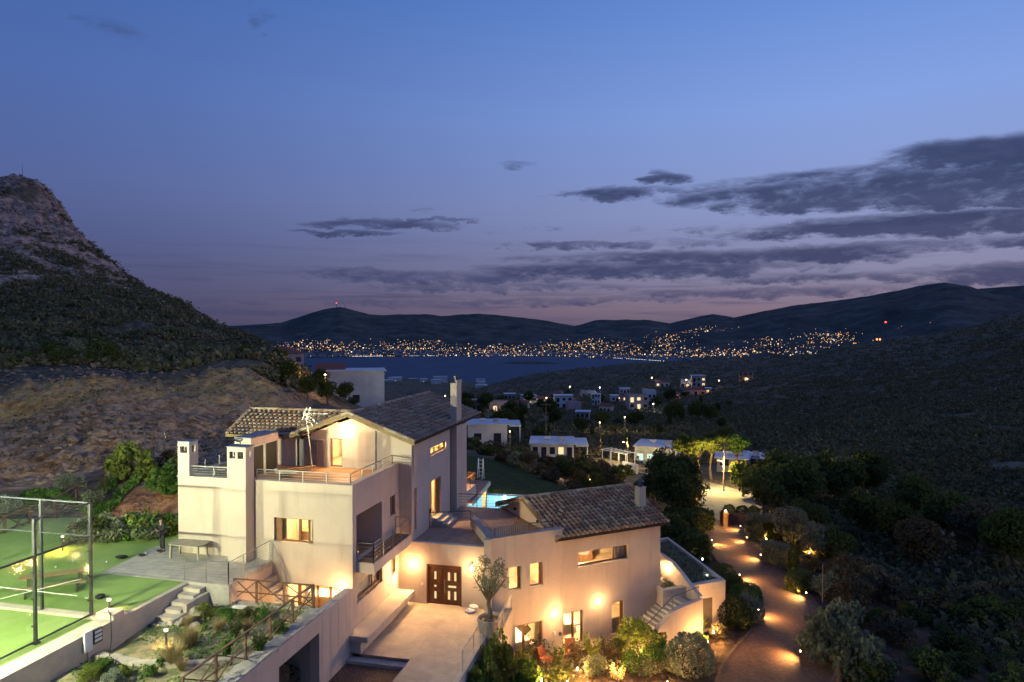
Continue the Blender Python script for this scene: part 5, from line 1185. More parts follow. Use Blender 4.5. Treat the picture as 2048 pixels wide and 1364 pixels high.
# ================================================================== PLANTS
def crown_pts(n, rad, m=14, clump=.42, rng=NR, shell=.55, flat=0):
    d = rng.normal(size=(m, 3)); d /= np.linalg.norm(d, axis=1)[:, None]; c = d*rng.uniform(shell, .85, (m, 1))
    k = rng.integers(0, m, n); q = rng.normal(size=(n, 3)); q /= np.linalg.norm(q, axis=1)[:, None]; q *= rng.uniform(.35, 1, (n, 1))**.5*clump*rng.uniform(.6, 1.2, m)[k][:, None]
    return (c[k]+q)*np.array(rad)
PROTO = {}
def proto(kind, seed=0):
    key = (kind, seed)
    if key in PROTO: return PROTO[key]
    rng = np.random.default_rng(seed*37+sum(map(ord, kind))); tv = MB(); L = None; ls = .12
    if kind == 'round': # clipped ball of radius 1
        n = 2600; d = rng.normal(size=(n, 3)); d /= np.linalg.norm(d, axis=1)[:, None]; 
        r_ = (1+.10*np.sin(d[:, 0]*5+seed)*np.cos(d[:, 1]*4))*rng.uniform(.86, 1.03, n); P = d*r_[:, None]*np.array([1, 1, .92]); P[:, 2] += .8; P = P[P[:, 2] > 0]; ls = .09
    elif kind == 'olive':
        P = crown_pts(1900, (1.0, 1.0, 1.0), 26, .30, rng, .45)+np.array([0, 0, 2.15]); ls = .062
        tv.tube([(0, 0, 0), (.05, 0, .35), (-.05, .04, .75), (.02, 0, 1.15)], [.13, .10, .09, .07], 8)
        for k in range(9): a = k*.7+seed; e = Vector((math.cos(a)*rng.uniform(.4, .8), math.sin(a)*rng.uniform(.4, .8), rng.uniform(1.7, 2.5))); tv.tube([(.0, 0, .75+.03*k), e*.55+Vector((0, 0, .35)), e], [.06, .035, .012], 5)
    elif kind == 'tree':
        P = crown_pts(3600, (1.7, 1.7, 1.45), 30, .42, rng, .4)+np.array([0, 0, 2.7]); ls = .17
        tv.tube([(0, 0, 0), (.06, 0, .8), (-.04, .05, 1.7), (0, 0, 2.4)], [.17, .14, .11, .07], 8)
        for k in range(8): a = k*.85; e = Vector((math.cos(a)*1.0, math.sin(a)*1.0, rng.uniform(2.2, 3.4))); tv.tube([(0, 0, 1.4), e*.6+Vector((0, 0, .5)), e], [.08, .04, .015], 5)
    elif kind == 'pine':
        P = crown_pts(3200, (2.0, 2.0, .95), 22, .42, rng, .4)+np.array([0, 0, 4.6]); ls = .17
        tv.tube([(0, 0, 0), (.2, 0, 1.6), (-.05, .1, 3.2), (.1, 0, 4.3)], [.17, .14, .11, .07], 8)
        for k in range(7): a = k*.95; e = Vector((math.cos(a)*1.3, math.sin(a)*1.3, rng.uniform(4.1, 4.9))); tv.tube([(0, 0, 3.0), e*.55+Vector((0, 0, 1.7)), e], [.08, .05, .015], 5)
    elif kind == 'shrub':
        P = crown_pts(2000, (1, 1, .8), 22, .42, rng, .35)+np.array([0, 0, .75]); P = P[P[:, 2] > .0]; ls = .11
        for k in range(8): a = k*.8; tv.tube([(0, 0, 0), (math.cos(a)*.3, math.sin(a)*.3, .5), (math.cos(a)*.6, math.sin(a)*.6, 1.1)], [.03, .02, .008], 4)
    elif kind == 'loose':
        pts = []
        for k in range(26):
            a = rng.uniform(0, 6.28); l = rng.uniform(.5, 1.0); t = rng.uniform(.1, 1, 26)[:, None]; e = np.array([math.cos(a)*l*.65, math.sin(a)*l*.65, rng.uniform(.8, 1.6)])
            pts.append(t*e*np.array([1, 1, 1])+rng.normal(size=(26, 3))*.07); tv.tube([(0, 0, 0), tuple(e*.5+np.array([0, 0, .1])), tuple(e)], [.02, .012, .005], 4)
        P = np.concatenate(pts); ls = .10
    elif kind == 'grass':
        n = 420; a = rng.uniform(0, 6.28, n); l = rng.uniform(.1, .42, n); base = np.stack([np.cos(a)*.08*rng.uniform(0, 1, n), np.sin(a)*.08*rng.uniform(0, 1, n), np.zeros(n)], 1)
        tip = base+np.stack([np.cos(a)*l, np.sin(a)*l, rng.uniform(.35, .75, n)], 1); w = np.stack([-np.sin(a), np.cos(a), np.zeros(n)], 1)*.010
        v = np.stack([base-w, base+w, tip+w*.3, tip-w*.3], 1).reshape(-1, 3); PROTO[key] = ((v, np.arange(n*4).reshape(-1, 4), rng.random(n)), None); return PROTO[key]
    elif kind == 'hedge':
        P = rng.uniform(-1, 1, (4200, 3)); P = np.where(np.abs(P).max(1, keepdims=True) < .78, P*(.85/np.abs(P).max(1, keepdims=True)), P); P = P*np.array([1, .6, .8])+rng.normal(size=P.shape)*.05+np.array([0, 0, .8]); ls = .12
    elif kind == 'cypress':
        n = 3000; h = rng.uniform(0, 1, n); a = rng.uniform(0, 6.28, n); r_ = np.sin(np.minimum(h*1.15+.12, 1)*math.pi)**.6*.55*rng.uniform(.7, 1.05, n); P = np.stack([np.cos(a)*r_, np.sin(a)*r_, h*4.2+.1], 1); ls = .14; tv.tube([(0, 0, 0), (0, 0, 3.4)], [.09, .03], 6)
    elif kind == 'agave':
        n = 34; a = rng.uniform(0, 6.28, n); l = rng.uniform(.5, .9, n); z = rng.uniform(.25, .9, n); tip = np.stack([np.cos(a)*l, np.sin(a)*l, z], 1); w = np.stack([-np.sin(a), np.cos(a), np.zeros(n)], 1)*.05
        b = tip*.08; v = np.stack([b-w*.6, b+w*.6, tip+w*.1, tip-w*.1], 1).reshape(-1, 3); PROTO[key] = ((v, np.arange(n*4).reshape(-1, 4), rng.random(n)), None); return PROTO[key]
    v, f = leafquads(P, ls, rng=rng); PROTO[key] = ((v, f, rng.random(len(f))), tv if tv.v else None); return PROTO[key]
MESHC = {}
def plant(name, kind, leaf, loc, size, label, cat, group=None, seed=0, rz=None, sz=None, ground_it=False):
    k = (kind, leaf.name, seed)
    (lv, lf, lr), tv = proto(kind, seed)
    if k not in MESHC:
        o = mesh_np('foliage', lv, lf, leaf, lr); t = tv.build('trunk', M_BARK, smooth=True) if tv else None
        MESHC[k] = (o.data, t.data if t else None); bpy.data.objects.remove(o); 
        if t: bpy.data.objects.remove(t)
    T = thing(name, label, cat, loc, group, rz if rz is not None else random.uniform(0, 6.28)); T.scale = (size, size, sz or size)
    fo = bpy.data.objects.new('crown' if kind in ('olive', 'tree', 'pine', 'cypress') else 'foliage', MESHC[k][0]); C.objects.link(fo); fo.parent = T
    if MESHC[k][1] is not None: t = bpy.data.objects.new('trunk' if kind in ('olive', 'tree', 'pine', 'cypress') else 'stem', MESHC[k][1]); C.objects.link(t); t.parent = T
    return T
# olive in its pot
PT = thing('olive_pot', 'big grey concrete pot by the entrance court railing', 'pot', (-9.12, 33.75, 0.01))
m_ = MB(); m_.lathe([(.5, 0), (.66, .7), (.66, .74), (.58, .74), (.56, .62)], (0, 0, 0), 28); o = m_.build('pot_body', M_CONCW, smooth=False); o.parent = PT
m_ = MB(); m_.lathe([(.57, 0), (.001, .01)], (0, 0, .62), 20); o = m_.build('soil', M_BEDSOIL); o.parent = PT
plant('olive_tree', 'olive', L_OLIVE, (-9.12, 33.75, .58), 1.12, 'olive tree with a thin grey crown growing in the big round pot', 'tree', seed=1, rz=.5)
# shrubs under the entrance railing
for k, (x, y, s, sz, lf, lab) in enumerate(((-8.35, 31.9, 1.15, 2.75, L_YELLOW, 'tall mid green shrub covering the railing below the olive pot'), (-8.3, 30.3, 1.2, 2.35, L_YELLOW, 'tall glossy shrub second from the olive pot along the white wall'), (-8.2, 28.9, 1.25, 2.0, L_YELLOW, 'bright green shrub at the bottom edge left of the garden lamps'), (-7.5, 33.1, .95, 1.5, L_GREEN, 'rounded green shrub beside the white retaining wall'), (-7.2, 30.9, 1.0, 1.3, L_GREEN, 'glossy low bush in front of the tall shrubs'))):  # brighter leaf colour on the first three stands in for lamp light
    plant('leafy_shrub', 'shrub', lf, (x, y, -3.3), s, lab, 'shrub', 'shrubs below the entrance court', k % 2, sz=sz)
ZB = -3.25
bed = [(1045,1335,.8,'loose',L_YELLOW,'wispy plant just right of the white retaining wall'), (1075,1325,.9,'loose',L_BROWN,'bare twiggy plant in front of the first garden door'), (1115,1330,.85,'loose',L_DARK,'dark twiggy plant below the first wall lamp'), (1150,1322,.8,'loose',L_BROWN,'brownish plant below the divided garden door'),
       (1185,1318,.9,'loose',L_YELLOW,'thin tall plant right of the divided garden door'), (1215,1312,.8,'loose',L_BROWN,'reddish sparse plant below the second wall lamp'), (1245,1320,1.0,'loose',L_DARK,'dark upright plant left of the large lit bush'), (1285,1312,1.45,'shrub',L_YELLOW,'large lit bush in front of the outdoor stair'), (1320,1322,1.0,'shrub',L_GREEN,'green bush between two glowing garden lamps'),
       (1190,1352,.8,'shrub',L_OLIVE,'low pale bush near the bottom edge below the guest wing'), (1235,1368,.7,'loose',L_DRY,'dry golden grass plant at the bottom edge'), (1290,1355,.8,'shrub',L_OLIVE,'low grey green bush left of the big round bush'), (1060,1364,.8,'shrub',L_GREEN,'green mound between the two lowest lamps'), (1120,1366,.7,'shrub',L_DARK,'dark low mound by the lamp at the bottom edge'),
       (1405,1262,.6,'loose',L_YELLOW,'small lit plant at the foot of the annex wall'), (1438,1275,.6,'shrub',L_BROWN,'brown clump by the annex door lamp'), (1400,1290,.55,'shrub',L_GREEN,'small green clump beside the path light'), (1340,1345,.7,'loose',L_OLIVE,'feathery plant beside the big round bush'), (1270,1345,.8,'shrub',L_GREEN,'leafy mound beneath the lit bush')]
for k, (px, py, s, kd, lf, lab) in enumerate(bed):
    p = at_z(px, py, ZB); plant('garden_plant', kd, lf, (p.x, p.y, ZB), s, lab, 'plant', 'plants in the bed below the guest wing', k % 3)
mb = MB(); NG = 1400
NRp = NR.uniform(0, 1, (900, 2)); pts = []
for a, b in NRp: p = at_z(1030+a*330, 1318+b*75, ZB); pts.append((p.x, p.y, ZB+.03+.12*random.random()))
v, f = leafquads(np.array(pts), .13); tag(mesh_np('ground_cover', v, f, L_OLIVE, NR.random(len(f))), kind='stuff')
p = at_z(1382, 1348, -3.3); plant('round_bush', 'round', L_GREY, (p.x, p.y, -3.4), 1.3, 'biggest grey green clipped bush in the bottom garden bed', 'bush', seed=3)
for px, py, r_, lf, sd, lab in ((1472,1258,1.15,L_DARK,1,'dark clipped bush touching the annex corner'), (1492,1252,1.1,L_GREY,2,'greyish clipped bush nearest the lower driveway lamp'), (1493,1222,1.1,L_GREEN,4,'green clipped ball bush behind the greyish one'), (1447,1165,1.0,L_DARK,5,'dark clipped bush behind the annex roof'), (1466,1180,.8,L_DARK,6,'small dark bush above the clipped row')):
    p = at_z(px, py, -3.6); plant('round_bush', 'round', lf, (p.x, p.y, gz(p.x, p.y)-.2), r_, lab, 'bush', 'clipped bushes along the driveway', sd)
# dry garden planting
for k, (px, py, kd, lf, s, lab) in enumerate(((385,1290,'grass',L_DRY,1.1,'tallest straw coloured grass tuft beside the garden lamp'), (345,1330,'grass',L_DRY,1.2,'straw coloured tuft just below the garden lamp'), (370,1300,'grass',L_DRY,1.0,'straw tuft right of the garden lamp'), (376,1255,'grass',L_DRY,.8,'straw tuft near the rocks'), (438,1262,'grass',L_DRY,.8,'straw tuft in the middle of the dry garden'), (495,1265,'grass',L_DRY,.8,'straw tuft near the fence brace'), (363,1340,'grass',L_DRY,.7,'small straw tuft low in the dry garden'),
    (412,1232,'shrub',L_YELLOW,.42,'bright low bush beside the heap of rocks'), (450,1240,'shrub',L_GREEN,.42,'green low bush under the sunken court fence'), (490,1243,'shrub',L_DARK,.40,'dark low bush under the fence'), (520,1240,'shrub',L_GREEN,.35,'small green bush by the fence corner'), (405,1262,'shrub',L_GREEN,.22,'tiny green tuft in the dry garden'), (470,1275,'loose',L_DARK,.5,'thin dark plant in the dry garden'), (455,1310,'loose',L_GREEN,.55,'thin green plant near the stone edging'), (520,1305,'loose',L_GREEN,.6,'thin plant against the garage wall fence'), (560,1268,'shrub',L_GREEN,.4,'green clump on the garage wall coping'),
    (323,1332,'shrub',L_GREEN,.22,'little green clump near the stone edging'), (205,1340,'shrub',L_GREEN,.35,'green clump below the electrical box'), (180,1362,'shrub',L_YELLOW,.4,'yellow green clump at the bottom edge'), (250,1352,'shrub',L_YELLOW,.28,'yellow clump left of the stone edging'), (300,1350,'shrub',L_GREEN,.28,'green clump in front of the stone edging'), (225,1372,'shrub',L_GREY,.4,'silvery clump at the bottom edge'))):
    p = at_z(px, py, 2.95); plant('garden_tuft', kd, lf, (p.x, p.y, 2.93), s, lab, 'plant', 'tufts of the dry garden', k % 3)
pts = []
for a, b in NR.uniform(0, 1, (5200, 2)):
    x = -22+a*6.3; y = 14+b*13.8
    if float(vnoise(np.array([x*1.1]), np.array([y*1.1]), 3)[0]) > .42: pts.append((x, y, 2.99+.05*random.random()))
v, f = leafquads(np.array(pts), .075); tag(mesh_np('sparse_grass', v, f, L_GREEN, NR.random(len(f))), kind='stuff')
# shrubs behind the turf and on the mound
back = [(165,1085,1.2,'shrub',L_OLIVE,'grey green shrub behind the far court post'), (195,1082,1.3,'shrub',L_DARK,'dark shrub at the left end of the row behind the turf'), (225,1080,1.35,'shrub',L_OLIVE,'bushy shrub second in the row behind the turf'), (252,1080,1.2,'loose',L_OLIVE,'wispy shrub in the row behind the turf'), (268,1078,1.3,'shrub',L_GREEN,'leafy shrub left of the thin young tree'), (300,1075,1.3,'shrub',L_OLIVE,'leafy shrub behind the standing person'), (333,1072,1.0,'shrub',L_YELLOW,'bright yellow green shrub at the corner of the villa'), (315,1070,1.2,'shrub',L_GREEN,'green shrub right behind the person'), (285,1078,1.5,'loose',L_YELLOW,'thin young tree lit yellow behind the turf')]
for k, (px, py, s, kd, lf, lab) in enumerate(back):
    p = at_z(px, py, 3.9); plant('back_shrub', kd, lf, (p.x, p.y, 3.7), s*.85, lab, 'shrub', 'shrubs behind the turf', k % 3)
up = [(258,50.5,1.9,'shrub',L_YELLOW,'large yellowish bush on the slope above the red bank'), (140,49,1.0,'shrub',L_GREY,'pale round bush on the slope near the dark fence'), (-5,44,1.2,'shrub',L_GREY,'pale bush at the left edge above the court'), (335,47,1.6,'shrub',L_GREEN,'deep green ivy clad bush beside the slim chimney'), (345,53,1.4,'shrub',L_BROWN,'brownish bush behind the slim chimney'), (60,46,.7,'shrub',L_GREEN,'low green clump on the bank behind the court'), (215,49,.7,'shrub',L_GREEN,'small green clump on top of the red bank'), (180,46,.9,'shrub',L_OLIVE,'olive coloured bush on the red bank')]
for k, (px, r_, s, kd, lf, lab) in enumerate(up):
    p = onground(px, r_*math.sqrt(1+((px-1024)/FPX)**2), -.2); plant('slope_bush', kd, lf, p, s, lab, 'bush', 'bushes on the slope behind the court', k % 3)
pts = []
for a, b in NR.uniform(0, 1, (2600, 2)):
    px = -30+a*370; r_ = (43.5+(px/350)*6+b*1.6+2.2*math.sin(px/40))*math.sqrt(1+((px-1024)/FPX)**2); p = onground(px, r_); pts.append((p.x, p.y, p.z+.1+.25*random.random()))
v, f = leafquads(np.array(pts), .17); tag(mesh_np('bank_ground_cover', v, f, L_GREEN, NR.random(len(f))), kind='stuff')

# trees beyond the villa and along the driveway
def tr(px, dep, kind, leaf, s, label, group, k=0, cat='tree', name='tree', sz=None, dz=-.2):
    p = onground(px, dep*math.sqrt(1+((px-1024)/FPX)**2), dz); return plant(name, kind, leaf, p, s, label, cat, group, k % 3, sz=sz)
for k, (px, d, kd, lf, s, lab) in enumerate(((1375,97,'pine',L_YELLOW,1.2,'bright lit pine leftmost of the group by the street lamp'), (1398,96,'pine',L_YELLOW,1.2,'lit pine standing behind the leftmost one'), (1424,97,'pine',L_YELLOW,1.25,'lit pine with a pale bare trunk by the street lamp'), (1474,98,'pine',L_GREEN,1.2,'pine just right of the street lamp pole'), (1488,86,'tree',L_YELLOW,1.15,'lit tree leaning over the road by the gate'))): tr(px, d, kd, lf, s, lab, 'pines lit by the street lamp', k)
for k, (px, d, s) in enumerate(((1120,88,1.5),(1140,92,1.6),(1160,90,1.5),(1178,95,1.5),(1195,90,1.4),(1215,96,1.5),(1235,93,1.3),(1130,98,1.4),(1165,102,1.5),(1205,104,1.3),(1250,98,1.3),(1150,84,1.3),(1190,84,1.3),(1225,86,1.3))): tr(px, d, 'shrub', L_BROWN if k % 2 else L_DARK, s, 'brownish bush on the strip between the lawn and the road', 'bushes between lawn and road', k)
G1 = 'dark trees left of the driveway'
for k, (px, d, kd, s) in enumerate(((1330,80,'tree',1.5), (1365,82,'tree',1.4), (1345,72,'tree',1.25), (1375,70,'tree',1.05), (1310,76,'tree',1.0), (1385,77,'tree',1.0), (1350,64,'shrub',2.0), (1380,63,'hedge',1.7), (1390,58,'hedge',1.5), (1370,57,'shrub',1.6), (1400,68,'hedge',1.3), (1345,60,'tree',.8))): tr(px, d, kd, L_DARK, s, 'dark leafy tree in the dense belt between the guest wing and the driveway', G1, k)
G2 = 'dark trees right of the driveway'
rg = random.Random(4)
for k, (px, d, kd, s, lf) in enumerate(((1530,74,'tree',1.5,L_DARK), (1560,80,'tree',1.7,L_DARK), (1600,76,'tree',1.6,L_DARK), (1640,84,'tree',1.6,L_DARK), (1690,80,'tree',1.6,L_DARK), (1740,86,'tree',1.6,L_DARK), (1530,64,'hedge',1.5,L_OLIVE), (1565,62,'hedge',1.4,L_DARK), (1590,60,'tree',1.0,L_OLIVE), (1620,62,'tree',1.1,L_DARK), (1560,56,'hedge',1.2,L_OLIVE), (1590,54,'cypress',.75,L_DARK),
      (1640,57,'tree',.9,L_OLIVE), (1600,50,'hedge',1.0,L_DARK), (1650,50,'shrub',1.2,L_OLIVE), (1680,56,'tree',.9,L_DARK), (1700,48,'shrub',1.6,L_BROWN), (1725,52,'shrub',1.9,L_BROWN), (1760,50,'shrub',1.8,L_BROWN), (1800,62,'tree',1.3,L_DARK), (1850,58,'tree',1.2,L_BROWN), (1900,68,'tree',1.5,L_DARK), (1960,64,'tree',1.4,L_BROWN), (2020,60,'tree',1.4,L_DARK), (1740,66,'tree',1.3,L_DARK), (1830,76,'tree',1.5,L_DARK), (1880,48,'shrub',1.5,L_BROWN), (1960,50,'shrub',1.6,L_BROWN), (1790,42,'shrub',1.3,L_BROWN), (2030,46,'shrub',1.6,L_DARK), (1680,42.5,'shrub',1.2,L_GREEN))):
    tr(px, d, kd, lf, s, 'dark tree or bush merging into the unlit slope right of the driveway', G2, k)
for k in range(34):
    px = rg.uniform(1690, 2090); d = rg.uniform(35, 50); tr(px, d, 'shrub' if k % 3 else 'loose', (L_BROWN, L_DARK, L_DARK)[k % 3], rg.uniform(.8, 1.4), 'dark low bush on the unlit ground at the bottom right', 'low bushes at the bottom right', k)
for (px, d, s_, sz, lab) in ((1655, 38.5, 1.75, 2.3, 'largest fluffy olive bush at the bottom right beside the driveway fence'), (1725, 36.5, 1.5, 1.8, 'second olive bush at the bottom edge right of the largest one'), (1690, 42, 1.2, 1.9, 'darker olive bush behind the two large ones')):
    x, y, z = onground(px, d*math.sqrt(1+((px-1024)/FPX)**2), -.3); plant('olive_bush', 'shrub', L_OLIVE, (x, y, z), s_, lab, 'bush', None, 1, sz=sz)
for k, (px, d, s, lf) in enumerate(((1010,84,1.1,L_BROWN),(1035,82,1.2,L_OLIVE),(975,90,1.1,L_DARK),(1060,80,1.1,L_BROWN),(1085,78,1.0,L_BROWN),(1105,74,1.0,L_BROWN),(1130,76,1.1,L_DARK),(1150,72,1.0,L_BROWN),(1165,78,1.0,L_DARK),(1095,86,1.2,L_BROWN),(1120,90,1.2,L_DARK),(1190,74,1.0,L_DARK),(1205,80,1.1,L_DARK),(1235,80,1.1,L_DARK),(1262,78,1.0,L_DARK),(1040,92,1.2,L_DARK),(945,96,1.2,L_DARK),(990,98,1.2,L_BROWN),(1175,66,.8,L_DARK),(1140,67,.7,L_BROWN),(1215,70,.9,L_DARK),(1245,72,.9,L_DARK),(1285,84,1.1,L_DARK))):
    tr(px, d, 'tree' if k in (3, 6) else 'shrub', lf, s*(.62 if k in (3, 6) else 1.15), 'dim tree or bush bordering the dark lawn behind the villa', 'trees bordering the lawn', k)
p = at_z(1170, 978, -1.5); plant('agave', 'agave', L_GREY, onground(1172, 70), 1.5, 'pale spiky agave above the guest wing roof ridge', 'plant'); plant('agave', 'agave', L_YELLOW, onground(1105, 64), 1.3, 'yellow green spiky plant by the lawn edge', 'plant')
rg = random.Random(9)
for k in range(70):
    px = rg.uniform(930, 1480); d = rg.choice([rg.uniform(128, 230), rg.uniform(200, 380)]); s = rg.uniform(.75, 1.35)*(1 if d < 200 else 1.35)
    tr(px, d, rg.choice(['tree', 'tree', 'shrub', 'cypress']), L_DARK, s, 'small dark tree among the houses of the valley village', 'trees of the valley village', k)
for k, (px, d, s) in enumerate(((655,112,1.0),(600,120,1.15),(575,108,.9),(625,128,1.2),(690,125,1.0),(705,128,1.1),(560,128,.9),(590,150,1.1),(640,140,1.2),(540,140,1.0),(615,105,.9))):
    tr(px, d, 'shrub' if k % 2 else 'tree', L_DARK, s, 'dark bushy tree around the white building at the foot of the hill', 'trees around the white building', k)
for k in range(40):
    px = rg.uniform(0, 230) if k < 22 else rg.uniform(230, 500); d = rg.uniform(106, 140) if k < 22 else rg.uniform(115, 160)
    tr(px, d, 'shrub', L_DARK if k % 2 else L_OLIVE, rg.uniform(1.3, 2.4) if k < 22 else rg.uniform(1.0, 1.7), 'dark bush on the lower slope of the rocky hill', 'bushes on the rocky hill', k)

# scrub carpets
def scrub(name, n, pxr, dr, size, leaf, per=9, cond=None, seed=1, gap=.30):
    rng = np.random.default_rng(seed); px = rng.uniform(*pxr, n); d = np.exp(rng.uniform(math.log(dr[0]), math.log(dr[1]), n))*np.sqrt(1+((px-1024)/FPX)**2)
    az = np.arctan((px-1024)/FPX)-YAW; x = d*np.sin(az); y = d*np.cos(az); z = ground(x, y)
    keep = vnoise(x/14, y/14, 5) > gap
    if cond is not None: keep &= cond(px, d, x, y, z)
    x, y, z, d = x[keep], y[keep], z[keep], d[keep]; s = size*rng.uniform(.5, 1.5, len(x))
    P = np.repeat(np.stack([x, y, z], 1), per, 0); S = np.repeat(s, per)[:, None]; off = rng.normal(size=P.shape)*np.array([.55, .55, .35]); off[:, 2] = np.abs(off[:, 2])+.1
    v, f = leafquads(P+off*S, 1.0, rng=rng); sz_ = np.repeat(np.repeat(s, per)*.40, 4)[:, None]; ctr = np.repeat(P+off*S, 4, 0); v = ctr+(v-ctr)*sz_
    rn_ = np.repeat(rng.random(len(x)), per)*.6+rng.random(len(f))*.4
    tag(mesh_np(name, v, f, leaf, rn_), kind='stuff')
scrub('hillside_scrub', 17000, (-120, 600), (106, 420), 1.15, L_SCRUB, 18, lambda px, d, x, y, z: (z < 30+26*vnoise(x/16, y/16, 2)) | (vnoise(x/7, y/7, 8) > .74), 2)
scrub('cut_slope_scrub', 700, (-60, 600), (56, 104), .35, L_BROWN, 8, None, 3)
scrub('valley_scrub', 36000, (900, 2250), (125, 950), 1.05, L_SCRUB, 14, lambda px, d, x, y, z: (px > 1010+(d-120)*-.2), 4, .12)
scrub('slope_scrub', 9000, (1500, 2250), (40, 130), .8, L_SCRUB, 20, lambda px, d, x, y, z: (x > 11.5), 5)

def rocks(name, n, pxr, dr, size, matl, seed=1):
    rng = np.random.default_rng(seed); px = rng.uniform(*pxr, n); d = rng.uniform(*dr, n)*np.sqrt(1+((px-1024)/FPX)**2); az = np.arctan((px-1024)/FPX)-YAW; x = d*np.sin(az); y = d*np.cos(az); z = ground(x, y)
    o6 = np.array([(1,0,0),(-1,0,0),(0,1,0),(0,-1,0),(0,0,1),(0,0,-1)], float); F = np.array([(0,2,4),(2,1,4),(1,3,4),(3,0,4),(2,0,5),(1,2,5),(3,1,5),(0,3,5)])
    s = size*rng.uniform(.3, 1, n)**2; V = np.stack([x, y, z], 1)[:, None]+o6[None]*np.array([1.1, 1.1, .55])*s[:, None, None]*rng.uniform(.6, 1.4, (n, 6, 1))+rng.normal(size=(n, 6, 3))*s[:, None, None]*.2
    tag(mesh_np(name, V.reshape(-1, 3), (F[None]+np.arange(n)[:, None, None]*6).reshape(-1, 3), matl), kind='stuff')
rocks('loose_rocks', 2600, (-80, 600), (52, 112), .55, mat('bank_rock', (.40, .27, .18), .95, var=(.24, .16, .11), vscale=1.2, bump=.6, bscale=6), 6)
rocks('summit_rocks', 1300, (-80, 420), (200, 330), 1.3, mat('summit_rock', (.42, .31, .25), .95, var=(.22, .16, .13), vscale=.5, bump=.6, bscale=2), 7)

# ================================================================== DRIVEWAY, ROAD
def strip(name, L, Rr, matl, dz=.05, n=60):
    def res(P):
        P = np.array(P, float); s = np.concatenate([[0], np.cumsum(np.linalg.norm(np.diff(P, axis=0), axis=1))]); t = np.linspace(0, s[-1], n)
        return np.stack([np.interp(t, s, P[:, 0]), np.interp(t, s, P[:, 1])], 1)
    A, B = res(L), res(Rr); m = 10; vs = []
    for i in range(n):
        for j in range(m+1): q = A[i]+(B[i]-A[i])*j/m; vs.append((q[0], q[1], 0))
    vs = np.array(vs); vs[:, 2] = ground(vs[:, 0], vs[:, 1], False)
    Z = vs[:, 2].reshape(n, m+1)
    for _ in range(3): Z[1:-1] = (Z[:-2]+Z[1:-1]*2+Z[2:])/4
    vs[:, 2] = Z.ravel()+dz; i = np.arange(n-1)[:, None]*(m+1)+np.arange(m)[None]; f = np.stack([i, i+1, i+m+2, i+m+1], 2).reshape(-1, 4)
    return tag(mesh_np(name, vs, f, matl, smooth=True), kind='structure')
strip('driveway_ground', [(1.5, 30), (2.2, 36), (2.9, 39.2), (3.7, 41.6), (5.0, 44.5), (5.2, 48), (4.9, 52), (4.1, 57), (3.3, 63), (2.7, 69), (2.5, 76)],
      [(7.4, 30), (7.6, 35.5), (8.9, 39.5), (9.6, 43.5), (9.9, 48), (9.7, 52), (8.9, 56.5), (7.6, 61), (7.0, 66), (6.6, 70), (6.3, 76)], M_BRICK, .09, 90)
M_KERB = mat('kerb_brick', (.16, .10, .07), .9, var=(.10, .065, .045), vscale=4, bump=.4)
DLp = [(1.5, 30), (2.2, 36), (2.9, 39.2), (3.7, 41.6), (5.0, 44.5), (5.2, 48), (4.9, 52), (4.1, 57), (3.3, 63), (2.7, 69), (2.5, 76)]
DRp = [(7.4, 30), (7.6, 35.5), (8.9, 39.5), (9.6, 43.5), (9.9, 48), (9.7, 52), (8.9, 56.5), (7.6, 61), (7.0, 66), (6.6, 70), (6.3, 76)]
strip('driveway_kerb', [(a-.16, b) for a, b in DLp], DLp, M_KERB, .16, 90); strip('driveway_kerb', DRp, [(a+.16, b) for a, b in DRp], M_KERB, .16, 90)
def rp(px, d, off=0):
    q = d*math.sqrt(1+((px-1024)/FPX)**2); p = at_r(px, 700, q); return (p.x, p.y+off)
strip('road', [(6.6, 78.2), rp(1395,81), rp(1375,88), rp(1340,95), rp(1290,106), rp(1240,113), rp(1190,120), rp(1140,127)], [rp(1590,85.5), rp(1500,88), rp(1435,94), rp(1385,99), rp(1330,108), rp(1265,117), rp(1208,124.5), rp(1148,131)], M_ASPH, .14, 90)
strip('road_link', [(2.5, 75.5), (2.7, 82)], [(6.4, 75.5), (9.5, 81)], M_ASPH, .16, 20)

# bollards
def bollard(x, y, z, h, label, watts, group, col=WARM, style=0, glow_r=.045):
    watts *= 2.4
    T = thing('bollard_lamp', label, 'lamp', (x, y, z), group)
    m_ = MB(); m_.lathe([(.035, 0), (.035, h)], (0, 0, 0), 8); o = m_.build('post', M_DARKSTEEL); o.parent = T
    if style == 0:
        m_ = MB(); m_.lathe([(.01, h), (.10, h+.01), (.10, h+.04), (.01, h+.05)], (0, 0, 0.06), 12); o = m_.build('cap', M_WHITE); o.parent = T
        m_ = MB(); m_.lathe([(.02, h), (glow_r+.02, h+.02), (glow_r+.02, h+.05), (.02, h+.055)], (0, 0, 0), 10); o = m_.build('lamp_glass', G_SMALL); o.parent = T
        lamp((x, y, z+h-.08), watts, col, .06, spot=165, blend=.6, aim=(x, y, z-1))
    else:
        m_ = MB(); m_.lathe([(.01, h), (glow_r, h+.03), (glow_r*.9, h+.14), (.01, h+.19)], (0, 0, 0), 10); o = m_.build('lamp_glass', G_SMALL); o.parent = T
        lamp((x, y, z+h+.34), watts, col, .1)
    return T
bollard(-19.56, 23.1, 2.95, .62, 'slim bollard lamp standing in the dry garden', 22, None, WARM2)
bollard(-22.35, 23.2, 4.2, .3, 'short lamp on the concrete pier at the corner of the court', 22, None, WARM)
bollard(-31.1, 29.3, 3.93, .75, 'bollard lamp beyond the trestle table on the turf', 60, None, WARM)
